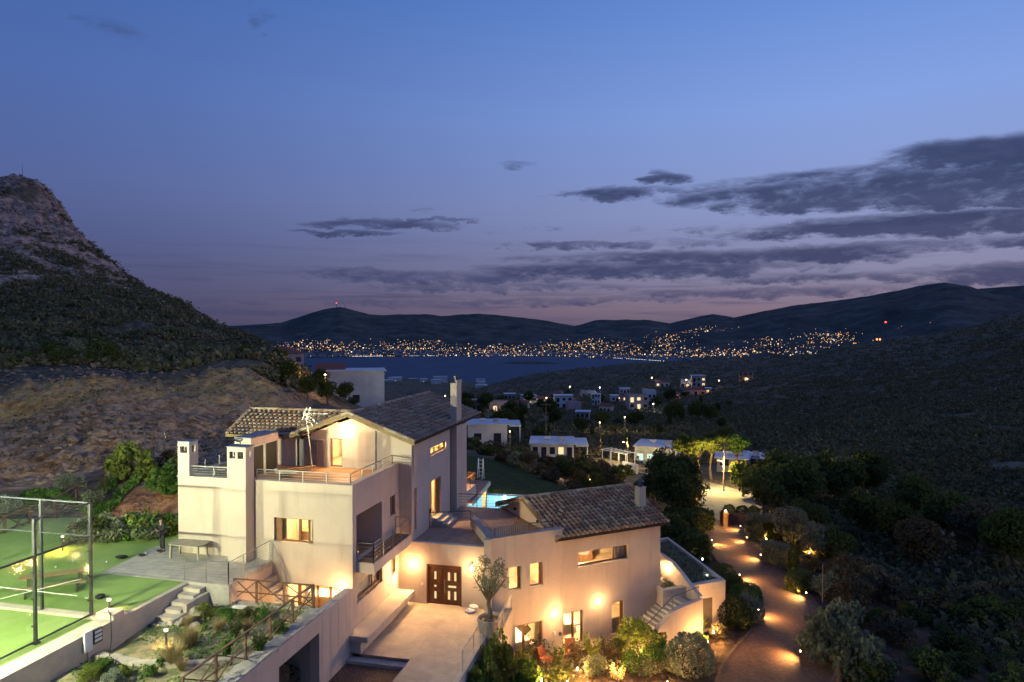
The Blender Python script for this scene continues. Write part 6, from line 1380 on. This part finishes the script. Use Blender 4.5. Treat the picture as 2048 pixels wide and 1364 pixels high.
bl = [(1008,1327,'garden lamp second from left near the green shrubs'),(988,1341,'leftmost glowing garden lamp'),(1083,1358,'garden lamp low in front of the first garden door'),(1155,1336,'garden lamp below the divided garden door'),(1135,1364,'garden lamp cut by the bottom edge'),(1232,1347,'garden lamp below the tall single window'),(1277,1314,'garden lamp in front of the large lit bush'),(1322,1288,'lower garden lamp at the stair side wall'),(1337,1271,'upper garden lamp at the stair side wall'),(1427,1262,'garden lamp by the annex door'),(1415,1282,'small path lamp below the annex door lamp'),(1335,1364,'garden lamp at the bottom edge beside the big bush'),(1175,1366,'dim garden lamp at the bottom edge')]
for px, py, lab in bl:
    p = at_z(px, py, ZB+.55); bollard(p.x, p.y, ZB, .42, lab, 70 if px < 1020 else 42, 'glowing garden lamps', WARM, 1, .05)
dl = [(1512,1236,-3.4,'driveway lamp beside the clipped bushes'),(1617,1195,-3.5,'brightest driveway lamp by the brown fence'),(1475,1166,-3.8,'driveway lamp behind the annex'),(1525,1128,-4.1,'driveway lamp at the foot of the lit hedge'),(1420,1100,-4.4,'driveway lamp half hidden by the left hedge'),(1497,1094,-4.5,'driveway lamp below the gate planter'),(1484,1068,-4.8,'small driveway lamp near the gate planter'),(1606,1322,-3.2,'driveway lamp at the bottom right fence')]
for px, py, z, lab in dl:
    p = at_z(px, py, z); z = gz(p.x, p.y)+.1; dx = -1 if px > 1450 and py != 1236 and py != 1166 else 1
    p.x += dx*.15
    T = thing('driveway_lamp', lab, 'lamp', (p.x, p.y, z), 'lamps along the driveway')
    m_ = MB(); m_.lathe([(.035, 0), (.035, .38)], (0, 0, 0), 8); o = m_.build('post', M_DARKSTEEL); o.parent = T
    m_ = MB(); m_.box(-.035, .035, -.035, .035, .38, .45); o = m_.build('lamp_head', G_SMALL); o.parent = T
    lamp((p.x+dx*.16, p.y, z+.5), 300, WARM, .08, spot=165, blend=1.0, aim=(p.x+dx*1.8, p.y-.1, z-.1))
# gate planter, gate pillar lamps
GP = thing('gate_planter', 'rusty round ended planter with clipped balls beside the gate', 'planter', rp(1475, 71)+(gz(*rp(1475, 71)),))
m_ = MB(); m_.lathe([(.75, 0), (.8, 1.3), (.7, 1.3), (.7, 1.1), (.01, 1.1)], (-.9, 0, 0), 18); m_.box(-.9, 2.2, -.7, .7, 0, 1.28); o = m_.build('planter_wall', M_RUST); o.parent = GP
for k, (dx, lab) in enumerate(((-.7, 'clipped ball on the round end of the gate planter'), (.6, 'middle clipped ball in the gate planter'), (1.7, 'right clipped ball in the gate planter'))): plant('ball_shrub', 'round', L_DARK, (GP.location.x+dx, GP.location.y, GP.location.z+1.0), .62, lab, 'shrub', 'clipped balls in the gate planter', 3)
for (px, d, h, lab) in ((1453, 69.5, 1.6, 'round lamp in front of the gate planter'), (1393, 74, 1.9, 'round lamp on the left gate pillar')):
    x, y = rp(px, d); z = gz(x, y); T = thing('gate_pillar', lab, 'gate pillar', (x, y, z)); m_ = MB(); m_.box(-.22, .22, -.22, .22, 0, h); o = m_.build('pillar', M_RUST); o.parent = T
    m_ = MB(); m_.lathe([(.02, h), (.13, h+.06), (.02, h+.2)], (0, 0, 0), 10); o = m_.build('lamp_globe', G_SMALL); o.parent = T; lamp((x, y-.4, z+h+.15), 30, WARM, .08)
for px, d, zz, w, c_ in ((1622, 58, .4, 25, WARM), (1535, 62, .3, 20, WARM), (1130, 80, .4, 18, WARM), (1180, 84, .5, 18, WARM)):
    x, y = rp(px, d); z = gz(x, y); bollard(x, y, z, .5, {1622: 'small lamp lighting the bushes right of the driveway', 1535: 'small lamp inside the lit hedge', 1130: 'tiny lamp at the lawn border', 1180: 'second tiny lamp at the lawn border'}[px], w, 'small border lamps', c_, 1, .07)
# poles
def pole(px, d, h, label, lampside=None, watts=0, cross=True, r_=.11, matl=M_BARK, name='utility_pole', col=(1, .72, .26)):
    x, y = rp(px, d); z = gz(x, y)-.2; T = thing(name, label, 'pole', (x, y, z)); m_ = MB(); m_.tube([(0, 0, 0), (0, 0, h)], [r_, r_*.7], 8); o = m_.build('mast', matl); o.parent = T
    if cross: m_ = MB(); m_.bar((-1.1, 0, h-.3), (1.1, .2, h-.3), .12); [m_.bar((k, 0, h-.3), (k, 0, h), .06) for k in (-1, 0, 1)]; o = m_.build('crossarm', matl); o.parent = T
    if lampside:
        lh = h*.68; m_ = MB(); m_.tube([(0, 0, lh-.3), (lampside*.7, -.3, lh)], .04, 6); m_.box(lampside*.7-.2, lampside*.7+.2, -.45, -.15, lh-.02, lh+.1); o = m_.build('arm', M_STEEL); o.parent = T
        m_ = MB(); m_.box(lampside*.7-.16, lampside*.7+.16, -.42, -.18, lh-.1, lh-.022); o = m_.build('lamp_glass', G_LAMP); o.parent = T
        lamp((x+lampside*.7, y-.3, z+lh-.3), watts, col, .15)
    return T
pole(1449, 89, 6.6, 'street lamp pole by the lit pines at the bend of the road', -1, 2400)
pole(1256, 118, 6.2, 'street lamp pole behind the lit gateway on the road', -1, 900)
pole(1092, 135, 9.2, 'thick pale utility pole with crossarm left of the lit gateway'); pole(1202, 122, 6.2, 'thin utility pole beside the road left of the gateway', None, 0, False, .08)
pole(1109, 137, 6, 'thin pole behind the flat roofed house', None, 0, False, .06)
pole(1649, 48, 2.9, 'slim grey post with a small box beside the driveway fence', None, 0, False, .05, M_STEEL, 'steel_post')
x, y = rp(650, 118); z = gz(x, y); T = pole(650, 118, 4.6, 'lit street lamp left of the white building', None, 0, False, .06, M_STEEL, 'street_lamp'); m_ = MB(); m_.lathe([(.02, 0), (.22, .15), (.02, .32)], (0, 0, 4.55), 10); o = m_.build('lamp_globe', G_LAMP); o.parent = T; lamp((x, y-.5, z+4.7), 450, WARM, .15)
# pale goal like frame on the slope
x, y = rp(282, 57); z = gz(x, y)-.3; T = thing('goal_frame', 'pale rectangular metal frame standing on the slope', 'frame', (x, y, z)); m_ = MB()
for a in (-1.9, 0.3, 2.2): m_.bar((a, 0, 0), (a, 0, 2.7), .09)
m_.bar((-1.9, 0, 2.66), (2.2, 0, 2.66), .08); o = m_.build('frame_tube', M_STEEL); o.parent = T

# ================================================================== HOUSES OF THE VALLEY
M_HW = mat('house_white', (.62, .62, .62), .9, var=(.5, .5, .5), vscale=.4); M_HB = mat('house_brown', (.30, .19, .15), .9, var=(.24, .15, .12), vscale=.5)
M_HP = mat('house_pink', (.50, .38, .34), .9, var=(.42, .32, .29), vscale=.5); M_HG = mat('house_grey', (.36, .35, .36), .9, var=(.28, .27, .28), vscale=.5)
M_RED = mat('red_roof', (.26, .085, .055), .9, var=(.19, .065, .045), vscale=1.2, bump=.3, bscale=4); M_DARKWIN = mat('dark_window', (.02, .02, .03), .2, var=(.03, .03, .04), vscale=2, spec=.6)
G_WIN = glow('lit_window', (1, .74, .36), 1.1); G_WINB = glow('cool_window', (.72, .95, .85), .9)
def house(px, d, w, dp, h, label, wall=M_HW, roof='flat', rz=None, lit=(0,), litm=None, rows=1, porch=False, cols=3, name='house', base=None, group=None, wincol=None):
    x, y = rp(px, d); z = (gz(x, y) if base is None else base); c = Vector((x, y, z)); az_ = math.atan2(x, y); T = thing(name, label, 'house', (x, y, z), group, -az_+(rz or 0))
    def P(m_, n, mt): o = m_.build(n, mt); o.parent = T; return o
    m_ = MB(); m_.box(-w/2, w/2, 0, dp, -4, h); P(m_, 'wall', wall)
    if roof == 'flat':
        m_ = MB(); m_.box(-w/2-.35, w/2+.35, -.35, dp+.35, h+.002, h+.22); P(m_, 'roof', M_HW if wall is not M_HB else M_HB)
    elif roof == 'parapet':
        m_ = MB()
        for b in ((-w/2, w/2, 0, .2), (-w/2, w/2, dp-.2, dp), (-w/2, -w/2+.2, .2, dp-.2), (w/2-.2, w/2, .2, dp-.2)): m_.box(*b, h+.002, h+.7)
        P(m_, 'parapet', wall)
    else:
        m_ = MB(); e = .4; rh = min(w, dp)*.22; i = min(w, dp)*.5 if roof == 'hip' else 0
        A = [(-w/2-e, -e, h+.01), (w/2+e, -e, h+.01), (w/2+e, dp+e, h+.01), (-w/2-e, dp+e, h+.01)]; r1 = (-w/2-e+i, dp/2, h+rh); r2 = (w/2+e-i, dp/2, h+rh)
        m_.face([A[0], A[1], r2, r1]); m_.face([A[2], A[3], r1, r2]); m_.face([A[1], A[2], r2]); m_.face([A[3], A[0], r1]); m_.face(A[::-1]); P(m_, 'roof', M_RED)
    k = 0
    for r_ in range(rows):
        for q in range(cols):
            u = -w/2+w*(q+.5)/cols; zz = .9+r_*2.9; m_ = MB(); ww = min(.7, w/cols*.3); isdoor = (q+r_) % 3 == 1; m_.box(u-ww, u+ww, -.04, .02, zz-(.8 if isdoor else 0), zz+1.25)
            o = P(m_, 'window', (litm or G_WIN) if k in lit else M_DARKWIN); f_ = MB(); f_.box(u-ww-.08, u+ww+.08, -.08, -.042, zz+1.25, zz+1.33); o2 = f_.build('lintel', wall); o2.parent = o; k += 1
    if len(group or '') == 0 and roof == 'flat' and cols >= 2:
        m_ = MB(); m_.tube([(-w*.2, dp*.5, h+.6), (-w*.2+1.1, dp*.5, h+.6)], .26, 8); m_.bar((-w*.2+.1, dp*.5, h+.2), (-w*.2+.1, dp*.5, h+.5), .1); m_.bar((-w*.2+1, dp*.5, h+.2), (-w*.2+1, dp*.5, h+.5), .1); P(m_, 'water_tank', M_HW)
        m_ = MB(); m_.box(w*.15, w*.15+1.0, dp*.4, dp*.4+.7, h+.23, h+.85); P(m_, 'roof_unit', M_HG)
    if porch:
        m_ = MB(); m_.box(w/2+.36, w/2+2.6, -.2, dp, h-.3, h); P(m_, 'porch_roof', M_HW); m_ = MB(); m_.box(w/2+2.3, w/2+2.5, -.1, .1, -1, h-.302); P(m_, 'porch_post', M_HW)
    return T
T = house(712, 141, 11.5, 9, 7.0, 'plain white two storey building with a red edge, standing left of the bay', M_HW, 'flat', 0, (), rows=1, cols=1)
house(660, 143, 5.5, 7, 5.2, 'low annex with a red roof joined to the plain white building', M_HW, 'gable', 0, (), cols=1)
house(575, 175, 8.5, 8, 3.2, 'red roofed house half hidden behind the foot of the rocky hill', M_HP, 'hip', .3, (), cols=3)
house(975, 128, 7.4, 7, 3.7, 'pale blue white house with a corner porch beyond the lawn', M_HW, 'flat', 0, (), porch=True, cols=2)
house(1105, 121, 7.6, 8, 2.6, 'white flat roofed house with one lit window beyond the lawn trees', M_HW, 'flat', 0, (3,), None, cols=5, porch=True)
house(1312, 124, 7.6, 8, 3.3, 'white house with a broad flat roof and a cool lit porch beside the road', M_HW, 'flat', -.15, (0, 1), G_WINB, cols=4)
house(1465, 108, 4.6, 5, 2.0, 'small house with a flat grey roof behind the lit pines', M_HG, 'flat', 0, (), cols=2); house(1498, 112, 4.4, 5, 1.8, 'flat roofed shed right of the small grey house', M_HG, 'flat', 0, (), cols=2)
HV = [(957,250,5,6,3.8,'brown cube house beside the tall chimney',M_HB,'flat',(),1),(990,262,9,6,3.2,'long low house with many openings in the left of the village',M_HP,'parapet',(1,),1),(1060,345,7,6,3.6,'white house with a cool bright window in the village',M_HW,'flat',(0,1),1),(1088,340,6,6,3.6,'pinkish gabled house with a lit porch in the village',M_HP,'gable',(1,),1),
      (1128,322,8.5,7,6.0,'tallest pale blue white box house of the village',M_HW,'flat',(),2),(1150,300,6,6,4.5,'mauve house below the tall pale box house',M_HP,'parapet',(),1),(1178,400,9,6,3.2,'grey house at the top left of the village',M_HG,'parapet',(),1),(1192,330,4,5,5.0,'narrow white house right of the tall pale box',M_HW,'flat',(),2),
      (1262,345,9,6,3.2,'long brown house with a small orange lamp',M_HP,'hip',(0,),1),(1278,285,8.5,7,5.2,'pinkish house with tall orange lit windows',M_HP,'parapet',(1,3,4),2),(1300,300,5.5,7,6.2,'white stepped house right of the orange lit windows',M_HW,'parapet',(),2),(1325,420,8,6,3.2,'pale house with a warm lamp at the top of the village',M_HW,'gable',(0,),1),
      (1345,330,7,6,3.0,'low house with red roof left of the lit mound',M_HP,'hip',(),1),(1375,405,8,6,4.2,'grey white house with a bright window below the ridge',M_HW,'parapet',(1,),1),(1398,400,8,6,6.5,'tall grey house with a yellow lit side',M_HG,'flat',(2,5),2),(1392,350,11,6,3.0,'long house with a row of small windows',M_HP,'hip',(3,),1),
      (1418,352,3,5,3.0,'little house with a bright orange lamp at the right of the village',M_HW,'flat',(0,),1),(1492,445,9,7,5.0,'brown brick house standing alone on the dark hillside',M_HB,'parapet',(1,),2),(1235,360,6,6,3.2,'low white house in the middle of the village',M_HW,'flat',(),1),(1210,290,5,5,3,'small white house among the village trees',M_HW,'gable',(),1),
      (1165,250,5,5,2.8,'small pale house by the valley path',M_HG,'flat',(),1),(1042,300,6,6,3,'dim house between the trees left of the village',M_HG,'hip',(),1),(1020,380,6,6,3,'far grey house left of the village',M_HG,'flat',(),1),(1112,385,7,6,3,'red roofed house behind the tall pale box',M_HP,'hip',(),1),(1250,410,6,6,3,'pale house behind the long brown one',M_HW,'flat',(),1)]
for q in HV: house(q[0], q[1], q[2], q[3], q[4], q[5], q[6], q[7], random.uniform(-.3, .3), q[8], None, q[9], cols=3, group='houses of the valley village')
rg = random.Random(21)
for k in range(22):
    px = rg.choice([rg.uniform(770, 905), rg.uniform(925, 1035)]); d = rg.uniform(1150, 1680); x, y = rp(px, d)
    if gz(x, y) > SEA+3: house(px, d, rg.uniform(12, 26), 12, rg.uniform(5, 10), 'tiny pale building of the settlement on the near shore of the bay', M_HW, 'flat', 0, (0,) if k % 4 == 0 else (), cols=1, group='buildings on the near shore', name='shore_building', base=max(gz(x, y), SEA))
# lamps of the village
for k, (px, d, h, w, g_, lab) in enumerate(((1054,342,3,180,G_WHITE,'white village lamp at the left'),(1093,335,4,220,G_LAMP,'warm village lamp among the gabled houses'),(1200,395,5,200,G_WHITE,'bright white lamp above the village'),(1307,275,3,200,G_WHITE,'bright white lamp below the orange lit house'),(1140,400,6,350,G_LAMP,'street lamp lighting a yellow green tree above the village'),(1304,425,6,300,G_LAMP,'warm street lamp at the top of the village'),(1022,255,4,250,G_LAMP,'street lamp beside the long low house'),(1239,330,3,60,G_ORANGE,'little orange lamp of the long brown house'),
      (1417,345,2,150,G_ORANGE,'orange lamp of the small right house'),(1495,440,2,200,G_LAMP,'lamp below the lonely brown house'),(1250,180,4,300,G_LAMP,'valley path lamp with a pale glow'),(1200,175,3,160,G_LAMP,'lamp behind the leafy valley path'),(1020,124,3.2,40,G_LAMP,'little lamp behind the pale blue white house'),(1345,325,3,260,G_ORANGE,'lamp throwing orange light on a mound'),(1438,395,4,90,G_LAMP,'dim lamp in the tree right of the grey house'),(1373,402,4,120,G_LAMP,'lamp on the grey white house'),(862,250,4,260,G_LAMP,'lamp glowing behind the villa roof ridge'),(890,300,4,120,G_LAMP,'second lamp behind the villa roof ridge'))):
    x, y = rp(px, d); z = gz(x, y); T = thing('village_lamp', lab, 'lamp', (x, y, z), 'street lamps of the valley'); m_ = MB(); m_.tube([(0, 0, 0), (0, 0, h)], .07, 5); o = m_.build('post', M_STEEL); o.parent = T
    m_ = MB(); s_ = d*.0011; m_.lathe([(.01, 0), (s_, s_), (.01, 2*s_)], (0, -.1, h), 8); o = m_.build('lamp_globe', g_); o.parent = T; lamp((x, y-.5, z+h+.2), w, (1, .75, .4) if g_ is G_LAMP else ((.85, .95, 1) if g_ is G_WHITE else (1, .45, .12)), .2)
# lit gateway with pergola on the road
x, y = rp(1232, 108); z = gz(x, y); T = thing('lit_gateway', 'bright white gateway wall with a pergola beside the road', 'gateway', (x, y, z), rz=-.7)
m_ = MB(); m_.box(1.6, 4.6, -.2, .2, 0, 1.5); o = m_.build('gate_wall', M_HW); o.parent = T; m_ = MB(); m_.box(-3.2, 1.6, -.1, .1, 0, .5); o = m_.build('low_wall', M_HW); o.parent = T
m_ = MB(); [m_.bar((a, b, 0), (a, b, 2.7), .1) for a in (-3, -1.2, .6, 2.2) for b in (0, 2)]; [m_.bar((-3.2, b, 2.7), (2.4, b, 2.7), .1) for b in (0, 2)]; [m_.bar((a, -.3, 2.78), (a, 2.3, 2.78), .08) for a in (-3, -2, -1, 0, 1, 2)]; o = m_.build('pergola', M_WHITE); o.parent = T
lamp((x+.5, y-2, z+2.6), 110, (1, .75, .35), .1)

# ================================================================== TOWN ACROSS THE BAY
def town():
    rng = np.random.default_rng(8); base = MB(); base.box(-.5, .5, 0, 1, -1, .75); hm = base.build('house_shell', M_HG)
    cols = [glow('town_lamp_warm', (1, .58, .22), 2.2), glow('town_lamp_pale', (1, .80, .5), 2.0), glow('town_lamp_orange', (1, .40, .12), 2.0), glow('town_lamp_white', (.85, .95, 1), 1.6)]
    gm = []
    for c in cols: b = MB(); b.box(-.30, .30, -.12, -.01, .05, .62); gm.append(b.build('lit_front', c))
    def dens(px, py): return 0
    pts = []
    def cluster(n, x0, x1, y0, y1, bias=1.0, cx=None):
        for _ in range(n):
            px = rng.uniform(x0, x1); t = rng.uniform(0, 1)**bias; pts.append((px, y1+(y0-y1)*t))
    cluster(75, 565, 690, 681, 702); cluster(40, 690, 800, 686, 708); cluster(55, 790, 885, 678, 706, 1.2); cluster(120, 880, 1100, 688, 711, 1.4); cluster(85, 1100, 1260, 684, 713, 1.3); cluster(30, 1165, 1215, 678, 700); cluster(50, 1260, 1370, 690, 712, 1.2); cluster(34, 1315, 1365, 669, 690)
    cluster(70, 1360, 1520, 698, 719, .8); cluster(10, 1390, 1440, 650, 664); cluster(22, 1500, 1570, 676, 692); cluster(40, 1610, 1680, 668, 687); cluster(40, 1480, 1650, 695, 716); cluster(14, 1640, 1720, 675, 695); cluster(26, 690, 765, 711, 713.0); cluster(70, 760, 1500, 710, 716)
    tt = np.linspace(.001, 1.0, 400); items = []
    for (px, py) in pts:
        X, Y, Z = far_z(np.full(400, px), tt); r_ = np.hypot(X, Y); dd = Y*math.cos(YAW)-X*math.sin(YAW); q = 682-((Z-HC)/dd+math.tan(PITCH))*FPX
        i = int(np.argmin(np.abs(q-py)+(tt > .7)*50)); items.append((X[i], Y[i], Z[i], py))
    order = rng.permutation(len(items)); N = 290; extra = []
    for n_, k in enumerate(order[:N]):
        x, y, z, py = items[k]; s = rng.uniform(7, 11); T = thing('town_house', 'pinpoint of light of one house in the town across the bay', 'house', (x, y, z), 'lit houses of the town across the bay', -math.atan2(x, y)); T.scale = (s, s, s*rng.uniform(.8, 1.2))
        for src, nm in ((hm, 'wall'), (gm[rng.choice(4, p=[.5, .25, .17, .08])], 'lit_front')): o = bpy.data.objects.new(nm, src.data); C.objects.link(o); o.parent = T; 
        if nm == 'lit_front': o.scale = (1, 1, 1); k2 = rng.uniform(.35, 1.0); o.scale = (k2, 1, k2)
    for _ in range(1500):
        k = rng.integers(len(items)); x, y, z, py = items[k]; items.append((x+rng.normal()*70, y+rng.normal()*45, z, py))
    for k in range(len(order), len(items)):
        x, y, z, py = items[k]; pxx = math.tan(math.atan2(x, y)+YAW)*FPX+1024; R0 = float(shore(pxx)); t_ = (math.hypot(x, y)-R0)/(float(crest(pxx))-R0); q = far_z(np.array([pxx]), np.array([max(t_, .004)])); items[k] = (float(q[0][0]), float(q[1][0]), float(q[2][0]), py)
    order = list(order)+list(range(len(order), len(items)))
    for ci in range(3):
        b = MB()
        for k in order[N:]:
            if k % 3 != ci: continue
            x, y, z, py = items[k]; a = math.atan2(x, y); F = Fr(x, y, -math.degrees(a)); w = rng.uniform(1.0, 3.0); b.box(-w/2, w/2, -1, 0, z+1, z+1+w*.8, F=F)
        tag(b.build('distant_town_lights', cols[ci]), kind='stuff')
    b = MB()
    for _ in range(900):
        px, py = pts[rng.integers(len(pts))]; px += rng.normal()*14; t = rng.uniform(.0, .12); X, Y, Z = far_z(np.array([px]), np.array([t])); F = Fr(X[0], Y[0], -math.degrees(math.atan2(X[0], Y[0]))); w = rng.uniform(6, 16); b.box(-w/2, w/2, 0, 10, Z[0]-3, Z[0]+rng.uniform(4, 9), F=F)
    tag(b.build('distant_town_buildings', M_HG), kind='stuff')
    for o in [hm]+gm: bpy.data.objects.remove(o)
    # promenade lights at the water line
    b = MB()
    for px in list(np.arange(705, 765, 2.6))+list(np.arange(1225, 1330, 3.2))+list(np.arange(820, 870, 4)): 
        X, Y, Z = far_z(np.array([px]), np.array([.004])); F = Fr(X[0], Y[0], -math.degrees(math.atan2(X[0], Y[0]))); b.box(-1.2, 1.2, -1, 0, Z[0]+2, Z[0]+4.2, F=F)
    tag(b.build('waterfront_lights', cols[3]), kind='stuff')
town()
def farmast(px, py0, py1, r_, w, label, cat='mast', red=True):
    a = at_r(px, py1, r_); b = at_r(px, py0, r_); T = thing('radio_mast', label, cat, a); h = b.z-a.z; m_ = MB(); m_.tube([(0, 0, -h*.2), (0, 0, h)], [w, w*.5], 5); o = m_.build('mast', M_DARKSTEEL); o.parent = T
    if red: m_ = MB(); m_.lathe([(.01, 0), (w*1.6, w*1.6), (.01, w*3.2)], (0, 0, h), 8); o = m_.build('beacon', G_RED); o.parent = T
farmast(673, 607, 618, 6350, 3.2, 'radio mast with a red light on the highest left hill across the bay'); farmast(690, 609, 616, 6350, 2.6, 'thinner radio mast right of the red lit one', red=False)
farmast(1771, 646, 672, 3000, 2.2, 'tall mast with a red beacon on the right slope'); 
x = at_r(45, 345, 316*1.23); farmast(45, 327, 352, 316*1.23, .10, 'thin mast on the rocky summit at the left', red=False)
for px in (1754, 1760): p = at_r(px, 679, 3000); m_ = MB(); m_.box(p.x-3, p.x+3, p.y, p.y+2, p.z-3, p.z+4); tag(m_.build("hillside_lamp", MATS["town_lamp_orange"]), 'left orange lamp of the pair under the red beacon' if px == 1754 else 'right orange lamp of the pair under the red beacon', 'lamp')

# ---- overhead wires along the road
def wire(a, b, sag, label):
    mb = MB(); P = []
    for i in range(15): t = i/14; p = a.lerp(b, t); P.append(p-Vector((0, 0, sag*4*t*(1-t))))
    mb.tube(P, .022, 4); tag(mb.build('power_line', M_BLACK), label, 'power line')
def ptop(px, d, h): x, y = rp(px, d); return Vector((x, y, gz(x, y)-.2+h-.1))
wire(ptop(1256, 118, 6.2), ptop(1202, 122, 6.0), .5, 'sagging wire from the gateway street lamp to the thin pole')
wire(ptop(1202, 122, 5.8), ptop(1092, 135, 9), .8, 'sagging wire from the thin pole to the thick pale pole')
wire(ptop(1449, 89, 6.5), ptop(1256, 118, 6.1), 1.2, 'long wire between the two street lamp poles')

# ---- two terracotta garden chairs by the lower garden doors
for k, (u, v, rz_, lab) in enumerate(((2.9, -1.0, .4, 'terracotta coloured garden chair in front of the first garden door'), (4.6, -.9, -.3, 'terracotta coloured garden chair by the divided garden door'))):
    p = FW(u, v, -3.2); T = thing('garden_chair', lab, 'chair', (p.x, p.y, -3.2), 'terracotta garden chairs', R(39)+rz_)
    Mt = mat('terracotta_plastic', (.26, .075, .035), .6, var=(.20, .06, .03), vscale=4)
    m_ = MB(); m_.box(-.3, .3, -.3, .3, .36, .42); o = m_.build('seat', Mt); o.parent = T
    m_ = MB(); m_.hexa([(-.3, .24, .42), (.3, .24, .42), (.3, .30, .42), (-.3, .30, .42), (-.3, .40, .95), (.3, .40, .95), (.3, .46, .95), (-.3, .46, .95)]); o = m_.build('backrest', Mt); o.parent = T
    for sx in (-1, 1):
        m_ = MB(); m_.bar((sx*.32, -.28, .6), (sx*.32, .32, .62), .05, .03); m_.bar((sx*.32, -.26, .6), (sx*.28, -.24, .36), .04); o = m_.build('armrest', Mt); o.parent = T
        for sy in (-1, 1): m_ = MB(); m_.bar((sx*.27, sy*.25, .36), (sx*.29, sy*.29, 0), .045); o = m_.build('leg', Mt); o.parent = T
